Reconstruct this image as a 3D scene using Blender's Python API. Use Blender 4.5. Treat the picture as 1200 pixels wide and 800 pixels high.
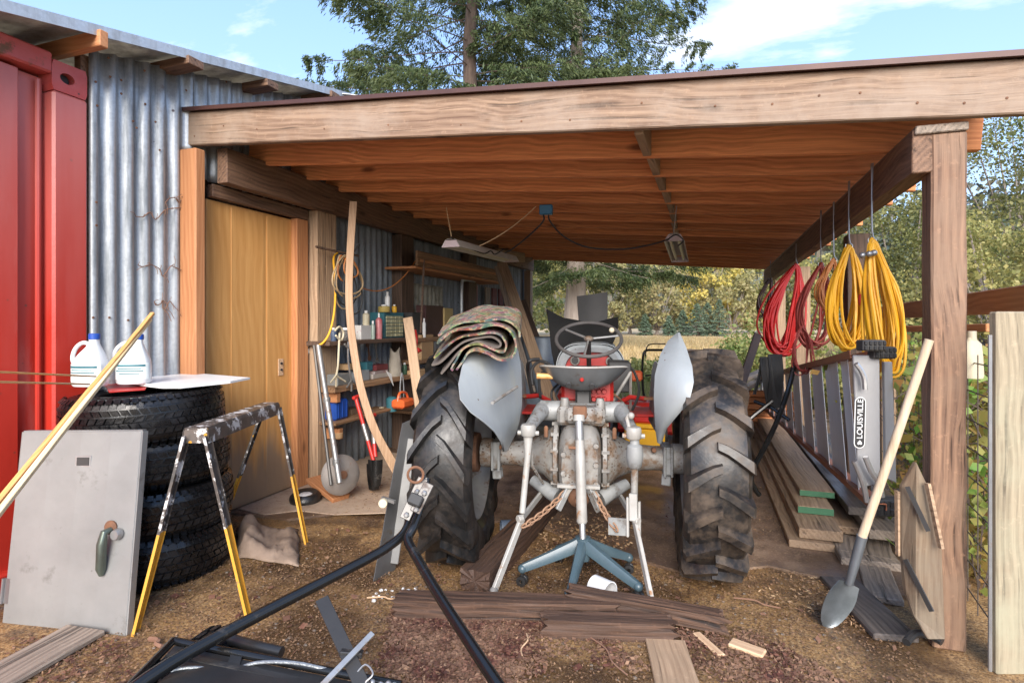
import bpy, bmesh, math, random
import numpy as np
from mathutils import Vector, Matrix, noise as mnoise
random.seed(7); RNG = np.random.default_rng(7)
V = Vector; PI = math.pi; R = math.radians
sc = bpy.context.scene; COL = sc.collection
for o in list(bpy.data.objects): bpy.data.objects.remove(o)

# ---------------------------------------------------------------- camera
H = 1.35; F = 653.0; TH = R(19.56); HY = 377.0
CS, SN = math.cos(TH), math.sin(TH)
cam = bpy.data.cameras.new('camera'); camo = bpy.data.objects.new('camera', cam); COL.objects.link(camo)
camo.location = (0, 0, H); camo.rotation_euler = (R(90), 0, TH)
cam.sensor_width = 36; cam.lens = F/1200*36; cam.shift_y = -(400-HY)/1200.0
cam.clip_start = 0.05; cam.clip_end = 4000
sc.camera = camo
sc.render.resolution_x = 1024; sc.render.resolution_y = 682
sc.view_settings.view_transform = 'Standard'; sc.view_settings.look = 'None'
sc.view_settings.exposure = 2.62; sc.view_settings.gamma = 1

# ---------------------------------------------------------------- world, sun
SUN_EL, SUN_AZ = 27, 163      # azimuth of the sun, degrees clockwise from +Y (behind the camera, to its right)
w = bpy.data.worlds.new('World'); sc.world = w; w.use_nodes = True
nt = w.node_tree; nt.nodes.clear()
def wn(t, **k):
    n = nt.nodes.new(t)
    for a, b in k.items(): setattr(n, a, b)
    return n
sky = wn('ShaderNodeTexSky', sky_type='NISHITA', sun_disc=False, sun_elevation=R(SUN_EL), sun_rotation=R(SUN_AZ), air_density=1.0, dust_density=0.3, ozone_density=2.2)
tc = wn('ShaderNodeTexCoord'); sep = wn('ShaderNodeSeparateXYZ'); nt.links.new(tc.outputs['Generated'], sep.inputs[0])
mz = wn('ShaderNodeMath', operation='MAXIMUM'); nt.links.new(sep.outputs['Z'], mz.inputs[0]); mz.inputs[1].default_value = 0.0
az = wn('ShaderNodeMath', operation='ADD'); nt.links.new(mz.outputs[0], az.inputs[0]); az.inputs[1].default_value = 0.16
dx = wn('ShaderNodeMath', operation='DIVIDE'); nt.links.new(sep.outputs['X'], dx.inputs[0]); nt.links.new(az.outputs[0], dx.inputs[1])
dy = wn('ShaderNodeMath', operation='DIVIDE'); nt.links.new(sep.outputs['Y'], dy.inputs[0]); nt.links.new(az.outputs[0], dy.inputs[1])
cb = wn('ShaderNodeCombineXYZ'); nt.links.new(dx.outputs[0], cb.inputs[0]); nt.links.new(dy.outputs[0], cb.inputs[1])
mp = wn('ShaderNodeMapping'); nt.links.new(cb.outputs[0], mp.inputs[0]); mp.inputs['Location'].default_value = (0.4, 2.0, 0); mp.inputs['Rotation'].default_value = (0,0,0); mp.inputs['Scale'].default_value = (.75, 1.5, 1)
nz = wn('ShaderNodeTexNoise'); nt.links.new(mp.outputs[0], nz.inputs['Vector']); nz.inputs['Scale'].default_value = 1.35; nz.inputs['Detail'].default_value = 9; nz.inputs['Roughness'].default_value = .58
rp = wn('ShaderNodeValToRGB'); nt.links.new(nz.outputs['Fac'], rp.inputs[0])
rp.color_ramp.elements[0].position = .53; rp.color_ramp.elements[0].color = (0,0,0,1)
rp.color_ramp.elements[1].position = .63; rp.color_ramp.elements[1].color = (1,1,1,1)
# a low band of haze-white, stronger near the horizon
hz = wn('ShaderNodeMapRange'); nt.links.new(mz.outputs[0], hz.inputs[0]); hz.inputs[1].default_value = 0.0; hz.inputs[2].default_value = .5; hz.inputs[3].default_value = .25; hz.inputs[4].default_value = .0
mxf = wn('ShaderNodeMath', operation='MAXIMUM'); nt.links.new(rp.outputs[0], mxf.inputs[0]); nt.links.new(hz.outputs[0], mxf.inputs[1])
mxs = wn('ShaderNodeMath', operation='MULTIPLY'); nt.links.new(mxf.outputs[0], mxs.inputs[0]); mxs.inputs[1].default_value = .9
cm = wn('ShaderNodeMixRGB'); nt.links.new(mxs.outputs[0], cm.inputs[0]); tn = wn('ShaderNodeMixRGB', blend_type='MULTIPLY'); tn.inputs[0].default_value = 1; nt.links.new(sky.outputs[0], tn.inputs[1]); tn.inputs[2].default_value = (.88,.86,1.0,1); bl = wn('ShaderNodeMixRGB'); bl.inputs[0].default_value = .76; nt.links.new(tn.outputs[0], bl.inputs[1]); bl.inputs[2].default_value = (.60,.98,1.68,1); nt.links.new(bl.outputs[0], cm.inputs[1]); cm.inputs[2].default_value = (1.95, 2.02, 2.12, 1)
bg = wn('ShaderNodeBackground'); nt.links.new(cm.outputs[0], bg.inputs[0]); bg.inputs[1].default_value = 0.115
ow = wn('ShaderNodeOutputWorld'); nt.links.new(bg.outputs[0], ow.inputs[0])
sl = bpy.data.lights.new('sun', 'SUN'); sl.energy = 1.25; sl.angle = R(40); sl.color = (1, .92, .82)
so = bpy.data.objects.new('sun', sl); COL.objects.link(so)
sd = V((math.sin(R(SUN_AZ))*math.cos(R(SUN_EL)), math.cos(R(SUN_AZ))*math.cos(R(SUN_EL)), math.sin(R(SUN_EL))))
so.rotation_euler = sd.to_track_quat('Z', 'Y').to_euler(); so.location = sd*30

# ---------------------------------------------------------------- measuring: where a ray of the photograph meets a plane of the place
def ray(px, py):
    a = (px-600)/F; b = (HY-py)/F
    return V((a*CS-SN, a*SN+CS, b))
def PD(px, py, d): r_ = ray(px, py); return V((0,0,H)) + r_*d
def G(px, py, z=0.0): r_ = ray(px, py); return V((0,0,H)) + r_*((z-H)/r_.z)
def PX(px, py, X): r_ = ray(px, py); return V((0,0,H)) + r_*(X/r_.x)
def PY(px, py, Y): r_ = ray(px, py); return V((0,0,H)) + r_*(Y/r_.y)

# ---------------------------------------------------------------- object bookkeeping
def link(name, me, mat=None, parent=None, mw=None):
    o = bpy.data.objects.new(name, me); COL.objects.link(o)
    if mat is not None and me is not None and not me.materials: me.materials.append(mat)
    if mw is None: mw = Matrix.Identity(4)
    o['_w'] = [v for r_ in mw for v in r_]
    if parent is not None:
        o.parent = parent
        pw = Matrix([parent['_w'][i*4:i*4+4] for i in range(4)])
        o.matrix_basis = pw.inverted() @ mw
    else: o.matrix_basis = mw
    return o
def tag(o, label=None, cat=None, group=None, kind=None):
    if label: o['label'] = label
    if cat: o['category'] = cat
    if group: o['group'] = group
    if kind: o['kind'] = kind
    return o
def thing(name, loc, label, cat, group=None, rz=0, mw=None):
    if mw is None: mw = Matrix.Translation(V(loc)) @ Matrix.Rotation(rz, 4, 'Z')
    return tag(link(name, None, None, None, mw), label, cat, group)
def kids(o): return [c for c in bpy.data.objects if c.parent == o]
def copy_tree(o, mw, label=None):
    def rec(s, par, keep):
        c = s.copy(); COL.objects.link(c)
        if par is not None: c.parent = par
        for ch in list(s.children): rec(ch, c, True)
        return c
    c = rec(o, None, False); c.parent = None; c.matrix_basis = mw
    if label: c['label'] = label
    return c

def frame(a, b, up=V((0,0,1))):
    x = (b-a).normalized(); u = V(up)
    if abs(x.dot(u)) > .98: u = V((0,1,0)) if abs(x.y) < .9 else V((1,0,0))
    z = (u - x*u.dot(x)).normalized(); y = z.cross(x)
    return x, y, z

class MB:
    def __init__(s): s.v = []; s.f = []
    def add(s, vs, fs):
        n = len(s.v); s.v += [V(p) for p in vs]; s.f += [tuple(i+n for i in f) for f in fs]; return s
    def box(s, c, d, rot=None):
        c = V(c); hx, hy, hz_ = d[0]/2, d[1]/2, d[2]/2
        ps = [V((x, y, z)) for x in (-hx, hx) for y in (-hy, hy) for z in (-hz_, hz_)]
        if rot is not None: ps = [rot @ p for p in ps]
        return s.add([c+p for p in ps], [(0,1,3,2),(4,6,7,5),(0,4,5,1),(2,3,7,6),(0,2,6,4),(1,5,7,3)])
    def bar(s, a, b, w, t, up=V((0,0,1))):           # w along up, t sideways
        a = V(a); b = V(b); x, y, z = frame(a, b, up)
        ps = [p + y*(sy*t/2) + z*(sz*w/2) for p in (a, b) for sy in (-1, 1) for sz in (-1, 1)]
        return s.add(ps, [(0,1,3,2),(4,6,7,5),(0,4,5,1),(2,3,7,6),(0,2,6,4),(1,5,7,3)])
    def tube(s, pts, r, n=8, cap=True):
        pts = [V(p) for p in pts]; rs = r if isinstance(r, (list, tuple)) else [r]*len(pts)
        N = len(pts); t0 = (pts[1]-pts[0]).normalized()
        u = V((0,0,1)) if abs(t0.z) < .9 else V((1,0,0))
        u = (u - t0*u.dot(t0)).normalized(); base = len(s.v)
        for i, p in enumerate(pts):
            if i == 0: t = t0
            elif i == N-1: t = (pts[-1]-pts[-2]).normalized()
            else:
                t = (pts[i+1]-p).normalized() + (p-pts[i-1]).normalized()
                t = t.normalized() if t.length > 1e-6 else t0
            u = u - t*u.dot(t); u = u.normalized() if u.length > 1e-6 else t.orthogonal().normalized()
            vv = t.cross(u)
            for k in range(n):
                a = 2*PI*k/n; s.v.append(p + (u*math.cos(a) + vv*math.sin(a))*rs[i])
        for i in range(N-1):
            for k in range(n):
                a = base+i*n+k; b = base+i*n+(k+1) % n; s.f.append((a, b, b+n, a+n))
        if cap: s.f.append(tuple(base+k for k in range(n))[::-1]); s.f.append(tuple(base+(N-1)*n+k for k in range(n)))
        return s
    def lathe(s, prof, n=24, o=V((0,0,0)), ax=V((0,0,1)), closed=False, capb=False, capt=False):   # prof: (radius, along)
        o = V(o); ax = V(ax).normalized(); u = ax.orthogonal().normalized(); v_ = ax.cross(u); base = len(s.v); N = len(prof)
        for (r_, h) in prof:
            for k in range(n):
                a = 2*PI*k/n; s.v.append(o + ax*h + (u*math.cos(a)+v_*math.sin(a))*max(r_, 1e-5))
        for i in range(N if closed else N-1):
            for k in range(n):
                a = base+i*n+k; b = base+i*n+(k+1) % n; j = (i+1) % N
                c = base+j*n+(k+1) % n; d = base+j*n+k; s.f.append((a, b, c, d))
        if capb: s.f.append(tuple(base+k for k in range(n))[::-1])
        if capt: s.f.append(tuple(base+(N-1)*n+k for k in range(n)))
        return s
    def grid(s, P, th=0.0):                            # P[i][j] points; th thickness along the normals
        n = len(P); m = len(P[0]); base = len(s.v)
        s.v += [V(p) for r_ in P for p in r_]
        for i in range(n-1):
            for j in range(m-1):
                a = base+i*m+j; s.f.append((a, a+1, a+m+1, a+m))
        if th:
            b2 = len(s.v)
            for i in range(n):
                for j in range(m):
                    du = V(P[min(i+1, n-1)][j])-V(P[max(i-1, 0)][j]); dv = V(P[i][min(j+1, m-1)])-V(P[i][max(j-1, 0)])
                    nn = du.cross(dv); nn = nn.normalized() if nn.length > 1e-9 else V((0,0,1))
                    s.v.append(V(P[i][j]) + nn*th)
            for i in range(n-1):
                for j in range(m-1):
                    a = b2+i*m+j; s.f.append((a, a+m, a+m+1, a+1))
            rim = [i*m for i in range(n)] + [(n-1)*m+j for j in range(1, m)] + [i*m+m-1 for i in range(n-2, -1, -1)] + [j for j in range(m-2, 0, -1)]
            for k in range(len(rim)):
                a = rim[k]; b = rim[(k+1) % len(rim)]; s.f.append((base+a, base+b, b2+b, b2+a))
        return s
    def prism(s, poly, off):                           # poly: planar points, off: extrusion vector
        n = len(poly); b = [V(p)+V(off) for p in poly]
        return s.add(list(poly)+b, [tuple(range(n))[::-1], tuple(range(n, 2*n))] + [(k, (k+1) % n, n+(k+1) % n, n+k) for k in range(n)])
    def ball(s, c, r, n=10, sq=(1,1,1)):
        m = max(4, n//2+1); prof = [(math.sin(PI*i/m), -math.cos(PI*i/m)) for i in range(m+1)]; b = len(s.v)
        s.lathe(prof, n)
        for i in range(b, len(s.v)): p = s.v[i]; s.v[i] = V(c)+V((p.x*r*sq[0], p.y*r*sq[1], p.z*r*sq[2]))
        return s
    def build(s, name, mat, parent=None, smooth=False, bevel=0, origin=None, ang=40):
        if not s.v: return None
        xs = [p.x for p in s.v]; ys = [p.y for p in s.v]; zs = [p.z for p in s.v]
        c = V(origin) if origin is not None else V(((min(xs)+max(xs))/2, (min(ys)+max(ys))/2, min(zs)))
        me = bpy.data.meshes.new(name); me.from_pydata([tuple(p-c) for p in s.v], [], s.f)
        bm = bmesh.new(); bm.from_mesh(me)
        bmesh.ops.recalc_face_normals(bm, faces=bm.faces)
        if bevel: bmesh.ops.bevel(bm, geom=[e for e in bm.edges if e.is_manifold and e.calc_face_angle(0) > R(30)], offset=bevel, segments=1, affect='EDGES', clamp_overlap=True)
        bm.to_mesh(me); bm.free()
        if smooth:
            me.polygons.foreach_set('use_smooth', [True]*len(me.polygons)); me.set_sharp_from_angle(angle=R(ang))
        return link(name, me, mat, parent, Matrix.Translation(c))

def board(name, a, b, w, t, mat, parent=None, up=V((0,0,1)), bevel=.004, rough=0, cuts=0, seed=0):
    """a plank from a to b with its own axes: local X runs along the grain"""
    a = V(a); b = V(b); x, y, z = frame(a, b, up); L = (b-a).length
    bm = bmesh.new(); bmesh.ops.create_cube(bm, size=1)
    for v_ in bm.verts: v_.co = V((v_.co.x*L, v_.co.y*t, v_.co.z*w))
    if cuts:
        ed = [e for e in bm.edges if abs(e.verts[0].co.x-e.verts[1].co.x) > L*.5]
        bmesh.ops.subdivide_edges(bm, edges=ed, cuts=cuts)
        for v_ in bm.verts:
            n_ = mnoise.noise_vector(V((v_.co.x*3.3+seed*7.7, v_.co.y*9, v_.co.z*9)))
            v_.co += V((n_.x*rough*.6, n_.y*rough, n_.z*rough))
    if bevel: bmesh.ops.bevel(bm, geom=[e for e in bm.edges if e.calc_face_angle(0) > R(50)], offset=min(bevel, t*.3, w*.3), segments=1, affect='EDGES')
    me = bpy.data.meshes.new(name); bm.to_mesh(me); bm.free()
    M4 = Matrix((x, y, z)).transposed().to_4x4(); M4.translation = (a+b)/2
    return link(name, me, mat, parent, M4)
def catenary(a, b, sag, n=12):
    a = V(a); b = V(b); return [a.lerp(b, i/n) - V((0,0,sag*4*(i/n)*(1-i/n))) for i in range(n+1)]
def smoothpts(pts, k=4):
    pts = [V(p) for p in pts]; out = []
    for i in range(len(pts)-1):
        p0 = pts[max(i-1, 0)]; p1 = pts[i]; p2 = pts[i+1]; p3 = pts[min(i+2, len(pts)-1)]
        for j in range(k):
            t = j/k; out.append(.5*((2*p1)+(p2-p0)*t+(2*p0-5*p1+4*p2-p3)*t*t+(3*p1-p0-3*p2+p3)*t**3))
    out.append(pts[-1]); return out

# ---------------------------------------------------------------- materials
class NT:
    def __init__(s, name):
        s.m = bpy.data.materials.new(name); s.m.use_nodes = True; s.t = s.m.node_tree; s.b = s.t.nodes['Principled BSDF']
        s.tc = s.t.nodes.new('ShaderNodeTexCoord'); s.oi = s.t.nodes.new('ShaderNodeObjectInfo')
    def n(s, t, **k):
        n_ = s.t.nodes.new(t)
        for a, b in k.items(): setattr(n_, a, b)
        return n_
    def l(s, a, b): s.t.links.new(a, b)
    def coord(s, scale=(1,1,1), rnd=False, world=False):
        mp_ = s.n('ShaderNodeMapping'); mp_.inputs['Scale'].default_value = scale
        if world: g_ = s.n('ShaderNodeNewGeometry'); src = g_.outputs['Position']
        else: src = s.tc.outputs['Object']
        if rnd:
            mu = s.n('ShaderNodeVectorMath', operation='SCALE'); cbx = s.n('ShaderNodeCombineXYZ')
            for i in range(3): s.l(s.oi.outputs['Random'], cbx.inputs[i])
            s.l(cbx.outputs[0], mu.inputs[0]); mu.inputs['Scale'].default_value = 37.0
            ad = s.n('ShaderNodeVectorMath', operation='ADD'); s.l(src, ad.inputs[0]); s.l(mu.outputs[0], ad.inputs[1]); src = ad.outputs[0]
        s.l(src, mp_.inputs[0]); return mp_.outputs[0]
    def noise(s, vec, scale, detail=4, rough=.55, dist=0):
        n_ = s.n('ShaderNodeTexNoise'); s.l(vec, n_.inputs['Vector']); n_.inputs['Scale'].default_value = scale
        n_.inputs['Detail'].default_value = detail; n_.inputs['Roughness'].default_value = rough; n_.inputs['Distortion'].default_value = dist
        return n_.outputs['Fac']
    def vor(s, vec, scale, feature='F1', out='Distance'):
        n_ = s.n('ShaderNodeTexVoronoi', feature=feature); s.l(vec, n_.inputs['Vector']); n_.inputs['Scale'].default_value = scale
        return n_.outputs[out]
    def ramp(s, fac, stops):
        r_ = s.n('ShaderNodeValToRGB'); s.l(fac, r_.inputs[0]); e = r_.color_ramp.elements
        while len(e) < len(stops): e.new(.5)
        for i, (p, c) in enumerate(stops):
            e[i].position = p; e[i].color = (c, c, c, 1) if isinstance(c, (int, float)) else (*c, 1)
        return r_.outputs[0]
    def mix(s, fac, a, b, mode='MIX'):
        m_ = s.n('ShaderNodeMix', data_type='RGBA', blend_type=mode, clamp_factor=True)
        for src, i in ((fac, 0), (a, 6), (b, 7)):
            if isinstance(src, (int, float)) and i == 0: m_.inputs[0].default_value = src
            elif isinstance(src, (tuple, list)): m_.inputs[i].default_value = (*src, 1)
            elif isinstance(src, (int, float)): m_.inputs[i].default_value = (src, src, src, 1)
            else: s.l(src, m_.inputs[i])
        return m_.outputs[2]
    def math(s, op, a, b):
        m_ = s.n('ShaderNodeMath', operation=op)
        for i, x in enumerate((a, b)):
            if isinstance(x, (int, float)): m_.inputs[i].default_value = x
            else: s.l(x, m_.inputs[i])
        return m_.outputs[0]
    def rand(s, amt):                                    # per-object brightness factor
        mr = s.n('ShaderNodeMapRange'); s.l(s.oi.outputs['Random'], mr.inputs[0]); mr.inputs[3].default_value = 1-amt; mr.inputs[4].default_value = 1+amt
        return mr.outputs[0]
    def done(s, col, rough=.6, metal=0, bump=None, bstr=.3, bdist=.01, spec=None):
        for src, nm in ((col, 'Base Color'), (rough, 'Roughness'), (metal, 'Metallic')):
            if isinstance(src, (int, float)): s.b.inputs[nm].default_value = src
            elif isinstance(src, (tuple, list)): s.b.inputs[nm].default_value = (*src, 1)
            else: s.l(src, s.b.inputs[nm])
        if spec is not None: s.b.inputs['Specular IOR Level'].default_value = spec
        if bump is not None:
            bn = s.n('ShaderNodeBump'); bn.inputs['Strength'].default_value = bstr; bn.inputs['Distance'].default_value = bdist
            s.l(bump, bn.inputs['Height']); s.l(bn.outputs[0], s.b.inputs['Normal'])
        return s.m

def wood(name, dark, light, gs=1.0, rough=.72, knots=True, weather=None, rnd=.18, bstr=.35, wet=0, axis=0, cracks=0):
    s = NT(name); c = s.coord((1,1,1), rnd=True)
    if axis == 2:
        sp_ = s.n('ShaderNodeSeparateXYZ'); cb2 = s.n('ShaderNodeCombineXYZ'); s.l(c, sp_.inputs[0])
        s.l(sp_.outputs[2], cb2.inputs[0]); s.l(sp_.outputs[1], cb2.inputs[1]); s.l(sp_.outputs[0], cb2.inputs[2]); c = cb2.outputs[0]
    warp = s.noise(c, 1.6, 2, .5); 
    mp2 = s.n('ShaderNodeMapping'); mp2.inputs['Scale'].default_value = (.45, 11*gs, 11*gs)
    cw = s.n('ShaderNodeVectorMath', operation='ADD'); sc_ = s.n('ShaderNodeVectorMath', operation='SCALE'); cc = s.n('ShaderNodeCombineXYZ')
    s.l(warp, cc.inputs[1]); s.l(warp, cc.inputs[2]); s.l(cc.outputs[0], sc_.inputs[0]); sc_.inputs['Scale'].default_value = .07
    s.l(c, cw.inputs[0]); s.l(sc_.outputs[0], cw.inputs[1]); s.l(cw.outputs[0], mp2.inputs[0])
    g1 = s.noise(mp2.outputs[0], 2.2, 5, .6, .4)
    mp3 = s.n('ShaderNodeMapping'); mp3.inputs['Scale'].default_value = (1.6, 120*gs, 120*gs); s.l(cw.outputs[0], mp3.inputs[0])
    g2 = s.noise(mp3.outputs[0], 1.5, 3, .6)
    wv = s.n('ShaderNodeTexWave', wave_type='BANDS', bands_direction='DIAGONAL'); s.l(mp2.outputs[0], wv.inputs[0]); wv.inputs['Scale'].default_value = 1.9; wv.inputs['Distortion'].default_value = 4.5; wv.inputs['Detail'].default_value = 2; wv.inputs['Detail Scale'].default_value = .9
    a = s.math('MULTIPLY', g1, .5); b = s.math('MULTIPLY', wv.outputs['Fac'], .13); d = s.math('MULTIPLY', g2, .44)
    f = s.math('ADD', s.math('ADD', a, b), d)
    mid = tuple((x+y)/2 for x, y in zip(dark, light))
    col = s.ramp(f, [(.34, dark), (.52, mid), (.70, light)])
    if knots:
        mpk = s.n('ShaderNodeMapping'); mpk.inputs['Scale'].default_value = (1.6, 4.5, 4.5); s.l(c, mpk.inputs[0])
        k = s.vor(mpk.outputs[0], 1.0); col = s.mix(s.ramp(k, [(.05, .85), (.13, 0)]), col, tuple(x*.35 for x in dark))
    if cracks:
        mpc = s.n('ShaderNodeMapping'); mpc.inputs['Scale'].default_value = (1.3, 42, 42); s.l(cw.outputs[0], mpc.inputs[0])
        ck = s.noise(mpc.outputs[0], 1.0, 3, .5); ckm = s.ramp(ck, [(.60, 0), (.68, cracks)]); col = s.mix(ckm, col, tuple(x*.3 for x in dark)); f = s.math('SUBTRACT', f, s.math('MULTIPLY', ckm, .6))
        col = s.mix(s.ramp(s.noise(c, 34, 4, .7), [(.58, 0), (.7, .5*cracks)]), col, tuple(min(1, x*1.35) for x in light))
    if weather:
        wz = s.noise(c, 2.3, 6, .65); col = s.mix(s.ramp(wz, [(.42, 0), (.62, .85)]), col, weather)
    col = s.mix(1.0, col, s.rand(rnd), 'MULTIPLY')
    if wet: r_ = s.ramp(s.noise(c, 2, 3), [(.4, rough), (.6, rough-wet)])
    else: r_ = rough
    return s.done(col, r_, 0, f, bstr, .006)

def paint(name, c1, c2=None, rough=.5, metal=0, nscale=6, dirt=None, dthr=(.55, .68), dscale=9, bstr=.12, bscale=40, rnd=0.0, spots=None, sscale=26, sthr=(.07,.11), streak=False, spec=None):
    s = NT(name); c = s.coord((1,1,1), rnd=True); cs = s.coord((1,1,.18), rnd=True) if streak else c
    c2 = c2 or tuple(x*.8 for x in c1)
    col = s.ramp(s.noise(cs, nscale, 6, .62), [(.3, c1), (.7, c2)]); r_ = rough
    if dirt:
        m_ = s.ramp(s.noise(cs, dscale, 8, .68), [(dthr[0], 0), (dthr[1], 1)]); col = s.mix(m_, col, dirt)
        r_ = s.ramp(m_, [(0, rough), (1, min(1, rough+.3))])
    if spots:
        v = s.vor(c, sscale); n2 = s.noise(c, 3, 2); m2 = s.math('MULTIPLY', s.ramp(v, [(sthr[0], 1), (sthr[1], 0)]), s.ramp(n2, [(.45, 0), (.55, 1)])); col = s.mix(m2, col, spots)
    if rnd: col = s.mix(1.0, col, s.rand(rnd), 'MULTIPLY')
    return s.done(col, r_, metal, s.noise(c, bscale, 5, .6), bstr, .004, spec)
# wood kinds
W_RAFT = wood('rafter_fir', (.40,.135,.052), (.78,.33,.13), rnd=.24)
W_FASC = wood('fascia_fir', (.115,.062,.037), (.30,.20,.13), rnd=.02, bstr=.6, weather=(.29,.22,.165), cracks=.7)
W_POST = wood('weathered_post', (.085,.042,.026), (.30,.175,.105), weather=(.22,.14,.09), rnd=.08, bstr=.8, cracks=0.9)
W_ORNG = wood('orange_fir', (.35,.135,.05), (.50,.235,.105), rnd=.05, knots=True)
W_BEAM = wood('brown_beam', (.075,.04,.025), (.22,.125,.075), rnd=.1, bstr=.7, cracks=0.7)
W_DARK = wood('dark_wall_wood', (.05,.032,.022), (.15,.09,.06), rnd=.15, cracks=0.7)
W_DOOR = wood('door_ply', (.54,.26,.078), (.68,.37,.13), gs=.45, rnd=.03, knots=False, bstr=.1, rough=.45)
W_LUMB = wood('old_lumber', (.19,.115,.065), (.48,.33,.21), weather=(.32,.22,.14), rnd=.16, bstr=.7, cracks=0.7)
W_GREY = wood('grey_lumber', (.12,.095,.075), (.34,.27,.21), rnd=.12, bstr=.9, cracks=0.7)
W_ROT = wood('rotten_timber', (.020,.011,.008), (.13,.068,.040), weather=(.065,.036,.024), rnd=.12, bstr=1.0, cracks=0.9)
W_PALE = wood('pale_lath', (.45,.27,.15), (.66,.46,.29), rnd=.05, knots=False)
W_SHEL = wood('shelf_wood', (.13,.07,.035), (.33,.19,.10), rnd=.12, cracks=0.7)
W_FENCE = wood('fence_post_wood', (.17,.14,.09), (.34,.28,.19), weather=(.31,.29,.20), knots=False, rnd=.03, bstr=.6, cracks=0.7)
W_RAIL = wood('fence_rail_wood', (.32,.12,.045), (.52,.24,.10), rnd=.06)
W_SUPP = wood('blond_handle', (.48,.36,.24), (.70,.58,.43), rnd=.03, knots=False, gs=1.6)
W_DKWET = wood('dark_wet_plank', (.03,.026,.024), (.11,.09,.08), rnd=.1, wet=.35, cracks=0.7)
W_BAM = wood('varnished_stick', (.50,.22,.06), (.72,.42,.16), rnd=.05, knots=False, gs=2, rough=.35)
W_BAML = wood('blond_stick', (.62,.44,.22), (.85,.70,.45), rnd=.05, knots=False, gs=2, rough=.35)
def door_stain(m):
    t = m.node_tree; b = t.nodes['Principled BSDF']; src = b.inputs['Base Color'].links[0].from_socket
    tc_ = t.nodes.new('ShaderNodeTexCoord'); sp = t.nodes.new('ShaderNodeSeparateXYZ'); t.links.new(tc_.outputs['Object'], sp.inputs[0])
    mp_ = t.nodes.new('ShaderNodeMapping'); mp_.inputs['Scale'].default_value = (.8, 6, 6); t.links.new(tc_.outputs['Object'], mp_.inputs[0])
    n_ = t.nodes.new('ShaderNodeTexNoise'); n_.inputs['Scale'].default_value = 1.4; n_.inputs['Detail'].default_value = 5; t.links.new(mp_.outputs[0], n_.inputs['Vector'])
    a = t.nodes.new('ShaderNodeMath'); a.operation = 'MULTIPLY_ADD'; t.links.new(n_.outputs['Fac'], a.inputs[0]); a.inputs[1].default_value = -.9; t.links.new(sp.outputs['X'], a.inputs[2])
    r_ = t.nodes.new('ShaderNodeMapRange'); t.links.new(a.outputs[0], r_.inputs[0]); r_.inputs[1].default_value = -1.05; r_.inputs[2].default_value = -1.25; r_.inputs[3].default_value = 0; r_.inputs[4].default_value = .85
    mx = t.nodes.new('ShaderNodeMix'); mx.data_type = 'RGBA'; t.links.new(r_.outputs[0], mx.inputs[0]); t.links.new(src, mx.inputs[6]); mx.inputs[7].default_value = (.27,.205,.145,1); t.links.new(mx.outputs[2], b.inputs['Base Color'])
door_stain(W_DOOR)
W_PALEZ = wood('lath_wood', (.28,.165,.09), (.44,.29,.18), rnd=.05, knots=False, axis=2)
W_SUPPZ = wood('shovel_handle_wood', (.42,.31,.20), (.62,.50,.36), rnd=.03, knots=False, axis=2)
GREEN_END = paint('green_end_paint', (.05,.16,.08), (.08,.22,.12), .6)

def galv(name, base, dark, metal=.55, rough=.42, streaks=.6):
    s = NT(name); c = s.coord((1,1,1), rnd=True); cs = s.coord((6,6,.7), rnd=True)
    col = s.ramp(s.vor(c, 70, out='Color'), [(.2, tuple(x*.86 for x in base)), (.8, base)])
    st = s.noise(cs, 2.4, 7, .65); col = s.mix(s.ramp(st, [(.46, 0), (.66, streaks)]), col, dark)
    rs = s.noise(c, 3.1, 8, .7); col = s.mix(s.ramp(rs, [(.62, 0), (.72, .7)]), col, (.16,.09,.055))
    v = s.vor(c, 5.5); col = s.mix(s.ramp(v, [(.035, .9), (.055, 0)]), col, (.05,.03,.03))
    r_ = s.ramp(st, [(.3, rough-.08), (.7, rough+.2)])
    return s.done(col, r_, metal, s.noise(c, 60, 4), .12, .003)
GALV = galv('galvanised_iron', (.42,.44,.45), (.14,.155,.165), streaks=.85)
GALV_D = galv('old_galvanised_iron', (.25,.28,.31), (.09,.10,.11), metal=.35, rough=.55)
GALV_E = galv('galvanised_trim', (.48,.51,.53), (.25,.26,.27), metal=.5)
RED_C = paint('container_red', (.46,.030,.016), (.37,.022,.013), .42, nscale=2, dirt=(.50,.16,.13), dthr=(.60,.80), dscale=2.2, spots=(.12,.04,.025), sscale=9, sthr=(.05,.08), bstr=.35, bscale=14, streak=True)
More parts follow.
